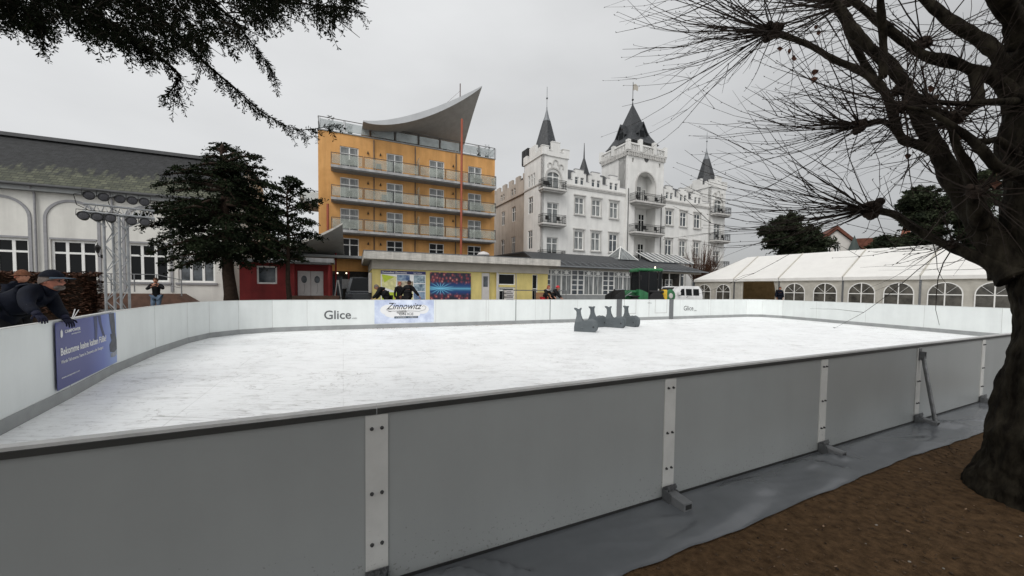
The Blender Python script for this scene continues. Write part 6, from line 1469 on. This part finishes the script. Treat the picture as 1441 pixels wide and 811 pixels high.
mb = MB(); mb.ball(hc+hr @ Vector((r*.66, 0, -r*.66)), (r*.42, r*.52, r*.34), 14, 10, ax=hr); mb.build('beard', 'hair_grey', t, smooth=True)
# collar round the neck and pale print on the chest and sleeve
nk = Vector(J['nk'][0]); rbm = Matrix.Rotation(radians(40), 3, 'Y')
mb = MB(); mb.lathe([(.088, -.06), (.098, 0), (.095, .05), (.085, .055), (.08, 0)], 18, nk, ax=rbm); mb.build('collar', 'navy', t, smooth=True)
ja = [c for c in t.children if c.name.startswith('jacket')][0]
def stick(pts, w, m, name):                                           # piping that follows the sleeve a few mm proud of the cloth
    mb = MB(); mb.tube(pts, w, 4); mb.build(name, m, t)
sR, eR = Vector(J['shR'][0]), Vector(J['elR'][0]); sL, eL = Vector(J['shL'][0]), Vector(J['elL'][0])
vc = to_local(loc, rz, CAM)
def proud(P, rr): P = Vector(P); return P+(vc-P).normalized()*rr
a_ = proud(sR.lerp(eR, .05), .105); b_ = proud(sR.lerp(eR, .45), .085); stick([a_, b_], .0045, 'white', 'piping')
dd = (b_-a_).normalized(); nn_ = (vc-a_).normalized()
# small white wordmark on the sleeve
WM = Matrix.Translation(loc) @ Matrix.Rotation(rz, 4, 'Z')
p_ = WM @ proud(sR.lerp(eR, .62), .088); rdir = (WM.to_3x3() @ dd); rdir = (rdir - Vector((0, 0, rdir.z*.4))).normalized(); od = (CAM-p_).normalized(); od = (od-rdir*od.dot(rdir)).normalized()
text('lettering', 'CAMPOWER', .035, frame_on(p_, rdir, od), 'white', t, width=.12, bold=.0006)
# rolled paper held in the hand
wl_ = Vector(J['wrL'][0]); mb = MB(); mb.tube([wl_+Vector((.06, 0, .0)), wl_+Vector((.09, .01, .14))], .006, 5); mb.tube([wl_+Vector((.065, .005, .0)), wl_+Vector((.125, .02, .13))], .005, 5)
p_ = WM @ wl_; o = mb.build('paper_strip', 'white', None, loc=loc, rz=rz, label='small pale paper strips held upright in the leaning man\'s gloved hand', category='paper')
# the rest
def pers(label, px, Y, rz, **k): p = at(px, 410, Y); return person(label, (p.x, p.y, k.pop('z', 0)), radians(rz), **k)
pers('person in a rust orange knitted hat half hidden behind the man in navy', 24, 6.9, 10, H_=1.58, lean=radians(8), wl=(0, .22, .75), wr=(0, -.22, .75), hat='knit_orange', jacket='navy', hair='hair_red')
pers('person in black jacket and pale jeans standing before the access ramp with raised hands', 220, 15.5, -60, H_=1.62, wl=(.30, .08, 1.28), wr=(.30, -.06, 1.25), jacket='cloth_black', trousers='jeans', hair='hair_brown')
pers('person in a long black coat bending down at the far boards', 541, 16.9, 185, H_=1.72, lean=radians(48), head_pitch=radians(38), wl=(.55, .2, .75), wr=(.5, -.2, .72), hair='hair_grey', bulk=1.25)
pers('person in black with a dark cap leaning on spread arms at the boards', 574, 17.2, 80, H_=1.70, lean=radians(16), wl=(.25, .50, .88), wr=(.25, -.50, .88), hat='cloth_black', hat_style='cap', bulk=1.25)
pers('ruddy faced person partly hidden behind the one in the dark cap', 562, 18.0, -60, H_=1.62, lean=radians(8), hair='hair_red')
pers('person with auburn hair, grey scarf and red trousers behind the far boards', 768, 20.2, -40, H_=1.62, lean=radians(28), wl=(.45, .2, .92), wr=(.45, -.2, .92), hair='hair_red', hair_long=True, scarf='cloth_grey', trousers='cloth_red')
pers('person in a red knitted hat and black coat leaning on the far boards', 780, 20.4, -20, H_=1.62, lean=radians(30), wl=(.42, .15, .84), wr=(.42, -.15, .84), hat='cloth_red', bulk=1.1)
pers('person in a dark blue coat standing at the marquee entrance behind the boards', 1097, 28.5, -100, H_=1.74, jacket='navy', hair='hair_brown', bulk=1.2)
# ================================================================== pollarded tree on the right
random.seed(21)
pb_ = Vector((3.37, 2.33, 0)); pt = thing('pollarded_tree', 'thick dark pollarded tree with bare whippy shoots at the right edge', 'tree', pb_)
def Pt(x, y, Y): return at(x, y, Y)
def rough_tube(mb, pts, rs, n=14, sub=6, amp=.10, fr=3.0, ridge=0.):
    """smooth, lumpy limb through the points"""
    pts = [Vector(p) for p in pts]; P = []; Q = []
    for i in range(len(pts)-1):
        p0 = pts[max(i-1, 0)]; p1 = pts[i]; p2 = pts[i+1]; p3 = pts[min(i+2, len(pts)-1)]
        for k in range(sub):
            t = k/sub; P.append(.5*((2*p1)+(-p0+p2)*t+(2*p0-5*p1+4*p2-p3)*t*t+(-p0+3*p1-3*p2+p3)*t*t*t)); Q.append(rs[i]*(1-t)+rs[i+1]*t)
    P.append(pts[-1]); Q.append(rs[-1]); b0 = len(mb.v); mb.tube(P, Q, n)
    for j in range(len(P)):
        for k in range(n):
            v = Vector(mb.v[b0+j*n+k]); c = P[j]; d = v-c; f = 1+amp*noise.noise(v*fr)*1.6+amp*.5*noise.noise(v*fr*3.3)+(ridge*(abs(noise.noise(Vector((v.x*19, v.y*19, v.z*4.5))))*2-.5+.6*noise.noise(Vector((v.x*48, v.y*48, v.z*16)))) if ridge else 0); mb.v[b0+j*n+k] = tuple(c+d*f)
mb = MB()
trunk_pts = [(3.40, 2.33, -.1), (3.39, 2.33, .10), (3.37, 2.33, .35), (3.385, 2.33, .8), (3.39, 2.34, 1.2), (3.40, 2.37, 1.6), (3.42, 2.42, 2.0), (3.46, 2.46, 2.6), (3.52, 2.48, 3.2), (3.6, 2.5, 4.2), (3.7, 2.6, 5.2)]
rough_tube(mb, trunk_pts, [.39, .335, .262, .22, .205, .21, .18, .17, .17, .15, .1], 170, 34, .13, 3.2, .05)
for (x, y, z, r_) in ((3.10, 2.24, 1.02, .05), (3.08, 2.20, .42, .06), (3.14, 2.16, .25, .05)): mb.ball((x, y, z), (r_*.7, r_, r_*1.1), 12, 8)
mb.v = [(v[0]+.10*max(0, min(1, (2.4-v[2])/.8)), v[1], v[2]) for v in mb.v]; mb.build('trunk', 'bark', pt, world=True, smooth=True)
limbs = [
 ([(1425, 385, 2.45), (1377, 315, 2.6), (1340, 255, 2.72), (1322, 218, 2.8), (1293, 163, 2.9), (1276, 123, 2.95), (1249, 89, 3.0), (1209, 54, 3.05), (1185, 18, 3.1), (1158, -14, 3.1), (1120, -50, 3.1)], [.15, .11, .09, .082, .078, .07, .062, .055, .05, .045, .04]),
 ([(1320, 215, 2.8), (1296, 205, 2.85), (1268, 194, 2.95), (1256, 160, 3.0), (1246, 132, 3.0), (1224, 103, 3.1), (1206, 70, 3.15), (1190, 40, 3.2), (1184, 10, 3.2)], [.06, .055, .05, .045, .045, .04, .037, .033, .03]),
 ([(1425, 392, 2.42), (1398, 372, 2.5), (1367, 358, 2.6), (1332, 345, 2.75), (1288, 322, 2.9), (1258, 302, 3.0), (1226, 295, 3.1)], [.13, .085, .065, .052, .045, .042, .05]),
 ([(1249, 132, 3.0), (1213, 102, 3.1), (1168, 81, 3.2), (1140, 64, 3.25), (1117, 55, 3.3), (1088, 44, 3.35)], [.045, .038, .034, .032, .034, .045]),
 ([(1242, 110, 2.6), (1243, 60, 2.6), (1240, 20, 2.55), (1238, -20, 2.5)], [.036, .034, .032, .03]),
 ([(1432, 150, 2.5), (1411, 90, 2.55), (1392, 66, 2.6), (1372, 52, 2.65), (1337, 30, 2.7), (1303, 0, 2.75), (1280, -30, 2.75)], [.11, .075, .06, .055, .05, .045, .04]),
 ([(1430, 150, 2.5), (1406, 116, 2.5), (1372, 99, 2.55), (1332, 86, 2.6), (1293, 74, 2.65), (1254, 44, 2.7), (1200, 0, 2.75), (1170, -30, 2.8)], [.09, .065, .055, .048, .042, .038, .034, .03]),
 ([(1432, 145, 2.5), (1406, 143, 2.4), (1372, 145, 2.4), (1348, 146, 2.45), (1308, 142, 2.5)], [.05, .034, .03, .026, .02]),
 ([(1372, 104, 2.55), (1376, 135, 2.5), (1362, 156, 2.5), (1342, 165, 2.5), (1316, 155, 2.55), (1300, 138, 2.6), (1262, 128, 2.6)], [.045, .045, .04, .034, .028, .024, .018]),
 ([(1440, 250, 2.4), (1406, 237, 2.35), (1382, 212, 2.35), (1342, 178, 2.4), (1305, 158, 2.45), (1270, 150, 2.5)], [.06, .042, .036, .03, .024, .015]),
 ([(1430, 220, 2.4), (1406, 198, 2.4), (1385, 200, 2.4), (1360, 195, 2.45), (1330, 176, 2.5)], [.05, .035, .03, .025, .018]),
 ([(1380, 318, 2.55), (1376, 300, 2.5), (1362, 240, 2.45), (1350, 215, 2.45), (1342, 190, 2.45), (1340, 165, 2.45)], [.075, .06, .045, .04, .034, .03]),
 ([(1440, 60, 2.4), (1425, 20, 2.35), (1400, -10, 2.3), (1375, -40, 2.3)], [.1, .08, .07, .06]),
 ([(1268, 194, 2.95), (1245, 172, 2.95), (1222, 174, 2.98), (1209, 177, 3.0)], [.035, .028, .03, .042]),
 ([(1405, 262, 2.4), (1385, 262, 2.4), (1372, 270, 2.4)], [.03, .025, .03]),
]
for pts, rs in limbs:
    mb = MB(); rough_tube(mb, [Pt(*p) for p in pts], [q*.66 for q in rs], 16, 8, .22, 8., .06); mb.build('limb', 'bark', pt, world=True, smooth=True)
knobs = [(1226, 295, 3.1, .085, 70, 1.), (1209, 177, 3.0, .055, 48, .9), (1088, 44, 3.35, .075, 66, 1.), (1308, 142, 2.5, .04, 22, .7), (1184, 8, 3.2, .06, 40, .9), (1262, 128, 2.6, .03, 16, .7), (1372, 270, 2.4, .05, 20, .6), (1270, 150, 2.5, .03, 16, .7), (1342, 165, 2.45, .05, 24, .6), (1330, 176, 2.5, .03, 14, .6), (1238, -18, 2.5, .06, 26, .7), (1120, -45, 3.1, .07, 46, 1.), (1300, 60, 2.7, .05, 26, .7), (1340, 345, 2.7, .04, 14, .6)]
tw_ = MB(); nleaf = 0
for (x, y, Y, r_, n, ln) in knobs:
    c = Pt(x, y, Y); mb = MB()
    for k in range(26): d = Vector((R(-1, 1), R(-1, 1), R(-1, 1))).normalized(); mb.ball(c+d*r_*R(.2, .95), r_*R(.18, .5), 7, 5)
    mb.ball(c, r_*.85, 10, 8)
    mb.build('pollard_knob', 'knob', pt, world=True, smooth=True)
    for k in range(n):
        big = r_ > .05
        d = Vector((R(-1.9, -.15) if big and random.random() < .86 else R(-1, 1), R(-.9, 1.0), random.gauss(-.02, .42)))
        if big: d.normalize(); d = d+Vector((-.35, 0, 0))
        d.normalize(); L_ = ln*R(.45, 1.35)*(1.2 if d.x < -.4 else .7); p = c+d*r_*.7
        pts = [p]; dd = Vector(d); m_ = 8
        cz = R(-.25, .35)
        for i in range(m_):
            dd = (dd+Vector((R(-.13, .13)-.03, R(-.13, .13), R(-.13, .13)+(.16*cz if i < 4 else .07)))).normalized(); pts.append(pts[-1]+dd*L_/m_)
        r0_ = R(.0028, .0058); tw_.tube(pts, [r0_*(1-.75*i/m_) for i in range(m_+1)], 4, cap=False)
        for i in range(2, m_+1):
            if random.random() < .75: b_ = pts[i]; q = Vector((R(-1, 1), R(-1, 1), R(-1, 1))).normalized(); tw_.tube([b_, b_+(dd+q*.8).normalized()*.014], [.0036, .0012], 4, cap=False)
        for _f in range(random.choice((0, 1, 1, 2))):
            i = random.randint(2, 6); q = (dd+Vector((R(-.7, .7), R(-.7, .7), R(-.7, .7)))).normalized(); s_ = pts[i]; L2 = L_*R(.2, .45); tw_.tube([s_, s_+q*L2*.5+Vector((0, 0, .01)), s_+q*L2], [r0_*.6, r0_*.4, r0_*.2], 4, cap=False)
for pts, rs in limbs:                                                  # stray shoots all along the limbs
    W3 = [Pt(*p) for p in pts]
    for k in range(int(4*len(pts))):
        i = random.randrange(len(W3)-1); p = W3[i].lerp(W3[i+1], R(0, 1)); d = Vector((R(-1.2, .8), R(-.8, .8), R(-.7, 1))).normalized(); L_ = R(.15, .75); q = [p]; dd = Vector(d)
        for j in range(5): dd = (dd+Vector((R(-.2, .15), R(-.2, .2), R(-.15, .2)))).normalized(); q.append(q[-1]+dd*L_/5)
        r0_ = R(.002, .0042); tw_.tube(q, [r0_*(1-.15*j) for j in range(6)], 4, cap=False)
tw_.build('crown', 'twig', pt, world=True)
for (x, y, Y) in ((1148, 34, 3.2), (1153, 42, 3.2), (1111, 68, 3.3), (1117, 78, 3.3), (1147, 97, 3.1), (1145, 108, 3.1), (1277, 216, 2.9), (1402, 255, 2.35), (1098, 66, 3.3), (1310, 120, 2.6), (1350, 185, 2.4)):
    mb = MB(); c = Pt(x, y, Y)
    mb.tube([c+Vector((0, 0, .05)), c], .0012, 3)
    V = [c+Vector((R(-.01, .01)+a, R(-.012, .012), b)) for a, b in ((0, 0), (.02, -.014), (.014, -.036), (0, -.052), (-.016, -.034), (-.02, -.012))]; mb.add(V, [(0, 1, 2, 3, 4, 5)])
    mb.build('dead_leaf', 'leaf_dead', pt, world=True)
# ================================================================== overhanging yew, trunk outside the frame on the left
random.seed(33)
yb = Vector((-3.3, -.9, 0)); yw = thing('overhanging_conifer', 'dark conifer boughs hanging into the picture from the upper left', 'tree', yb)
mb = MB(); rough_tube(mb, [(-3.3, -.9, -.1), (-3.3, -.9, 1), (-3.25, -.8, 2.4), (-3.2, -.7, 3.6), (-3.2, -.6, 5.5)], [.3, .25, .22, .2, .1], 14, 4, .1, 3)
TOP = Vector((-3.22, -.72, 3.3))
mains = [
 [(30, -120, 2.0), (110, -55, 2.4), (175, -10, 2.6), (232, 32, 2.75), (262, 62, 2.8), (292, 92, 2.85), (328, 122, 2.9), (360, 151, 2.9), (389, 170, 2.95), (424, 183, 3.0), (468, 177, 3.05)],
 [(120, -160, 2.2), (260, -70, 2.6), (345, -25, 2.8), (390, 2, 2.9), (431, 6, 2.95), (468, 10, 3.0), (500, 14, 3.05)],
 [(-60, -100, 1.9), (30, -45, 2.1), (100, -5, 2.3), (150, 30, 2.4), (190, 62, 2.5)],
 [(-90, -60, 1.8), (-20, -20, 2.0), (25, 10, 2.1), (60, 38, 2.15)],
 [(60, -130, 2.2), (190, -60, 2.6), (270, -15, 2.8), (325, 25, 2.9), (350, 55, 2.95), (372, 82, 3.0), (385, 104, 3.05)],
 [(0, -120, 2.3), (120, -70, 2.7), (215, -20, 3.0), (262, 25, 3.1), (285, 60, 3.1)],
 [(150, 30, 2.4), (210, 70, 2.5), (252, 105, 2.6), (248, 118, 2.6), (238, 131, 2.6)],
]
W_m = []
for pl in mains:
    pts = [Pt(*p) for p in pl]; W_m.append(pts)
    full = ([TOP.lerp(pts[0], .0)] + pts) if pl[0][1] < -50 else pts
    r0_ = .035 if len(full) > 6 else .022
    rough_tube(mb, full, [max(.0028, r0_*(1-i/(len(full)-1))**1.6) for i in range(len(full))], 7, 4, .1, 8)
mb.build('trunk', 'bark', yw, world=True, smooth=True)
nb = MB(); tb = MB()
def needle_twig(p, d, L_, droop=.5, nl=.033, dens=170, thick=2.0):
    p = Vector(p); d = Vector(d).normalized(); n = max(6, int(L_*dens)); pts = []; q = Vector(p); dd = Vector(d); m_ = 6
    for i in range(m_+1):
        pts.append(Vector(q)); dd = (dd+Vector((0, 0, -droop/m_))).normalized(); q = q+dd*L_/m_
    tb.tube(pts, [.0026*(1-.6*i/m_) for i in range(m_+1)], 3, cap=False)
    for k in range(n):
        t = k/n*m_; i = min(m_-1, int(t)); c = pts[i].lerp(pts[i+1], t-i); ax = (pts[i+1]-pts[i]).normalized(); s = ax.orthogonal().normalized(); a = R(0, 6.28); rd = s*cos(a)+ax.cross(s)*sin(a); l = nl*R(.75, 1.15)*(1-.35*max(0, k/n-.8)*5)
        e_ = (rd*.85+ax*.55).normalized()*l; w = e_.cross(Vector((R(-1, 1), R(-1, 1), R(-1, 1)))).normalized()*.0019*thick; nb.add([c-w, c+e_*.6-w*1.1, c+e_, c+e_*.6+w*1.1], [(0, 1, 2, 3)])
# hanging twigs along the named boughs
for pts, pl in zip(W_m, mains):
    for i in range(len(pts)-1):
        seg = pts[i+1]-pts[i]; n = max(2, int(seg.length/.016))
        for k in range(n):
            p = pts[i]+seg*(k+R(0, 1))/n; dn = seg.normalized(); sd_ = Vector((R(-.4, .6), R(-.9, .9), R(-1.1, .15)))
            y_ = pl[i][1]; L_ = R(.05, .17) if y_ > 120 else R(.08, .22)
            if y_ > 95 and random.random() < .2: continue
            needle_twig(p, dn*.6+sd_, L_, .9)
    needle_twig(pts[-1]-(pts[-1]-pts[-2])*.3, pts[-1]-pts[-2], .12, .2); needle_twig(pts[-1], (pts[-1]-pts[-2])+Vector((0, 0, -.1)), .09, .5)
# dense mass higher up, bounded below by the outline seen in the photograph
bound = [(-60, 70), (0, 18), (12, 58), (30, 42), (48, 60), (78, 44), (110, 56), (150, 68), (180, 80), (212, 72), (232, 86), (255, 96), (285, 104), (300, 70), (335, 60), (372, 44), (385, 28), (402, 4), (418, 14), (440, 44), (455, 50), (478, 40), (492, 30), (503, 0)]
def by(x):
    for (a, b), (c, d) in zip(bound[:-1], bound[1:]):
        if a <= x <= c: return b+(d-b)*(x-a)/(c-a)
    return 0
cnt = 0
while cnt < 2400:
    x = R(-80, 505); yb_ = by(x); y = yb_-18-(R(0, 1)**1.25)*(yb_+110); Y = R(2.1, 3.4)
    g = noise.noise(Vector((x*.018, y*.028, 4.2)))
    if y > -15 and g < -.16+(-.25 if x < 300 and y < 45 else 0) : continue
    if x > 395 and random.random() < .35: continue
    p = Pt(x, y, Y); needle_twig(p, (R(-.4, .9), R(-.7, .7), R(-1, .1)), R(.08, .19), .8, dens=150, nl=.033, thick=2.3); cnt += 1
# unseen crown foliage, added above and behind the camera to shade the foreground
for k in range(5200):
    a = R(-7.5, 6.5); b_ = R(-7.5, .7); c_ = R(2.7, 6.5)+.25*max(0, b_+.5)
    if noise.noise(Vector((a*.6, b_*.6, c_*.6))) < -.30: continue
    if b_ < -4.5: c_ = R(.8, 6.5)
    p = Vector((a, b_, c_)); e_ = Vector((R(-1, 1), R(-1, 1), R(-.6, .2))).normalized()*R(.25, .5); w = e_.cross(Vector((R(-1, 1), R(-1, 1), R(-1, 1)))).normalized()*R(.05, .12)
    nb.add([p-w, p+e_*.6-w, p+e_, p+e_*.6+w], [(0, 1, 2, 3)])
for k in range(60):
    q = TOP.lerp(Vector((-3.2, -.6, 5.4)), R(0, 1)); tb.tube([q, Vector((R(-7, 6), R(-7, -.5), R(3.2, 6)))], [.03, .008], 4, cap=False)
# carrying side shoots so that every twig hangs from something
for k in range(240):
    x = R(-60, 470); y = by(x)-R(30, 140); Y = R(2.2, 3.2); p = Pt(x, y, Y); q = Pt(x+R(20, 70), y+R(5, 40), Y+R(-.2, .2)); tb.tube([p, p.lerp(q, .5)+Vector((0, 0, .02)), q], [.005, .004, .002], 4, cap=False)
for (a, c) in (((246, 128), (242, 170)), ((240, 130), (222, 136)), ((250, 128), (254, 150))):
    p = Pt(*a, 2.6); q = Pt(*c, 2.6); needle_twig(p, q-p, (q-p).length, .15)
tb.build('branches', 'bark', yw, world=True); nb.build('crown', 'needle', yw, world=True)
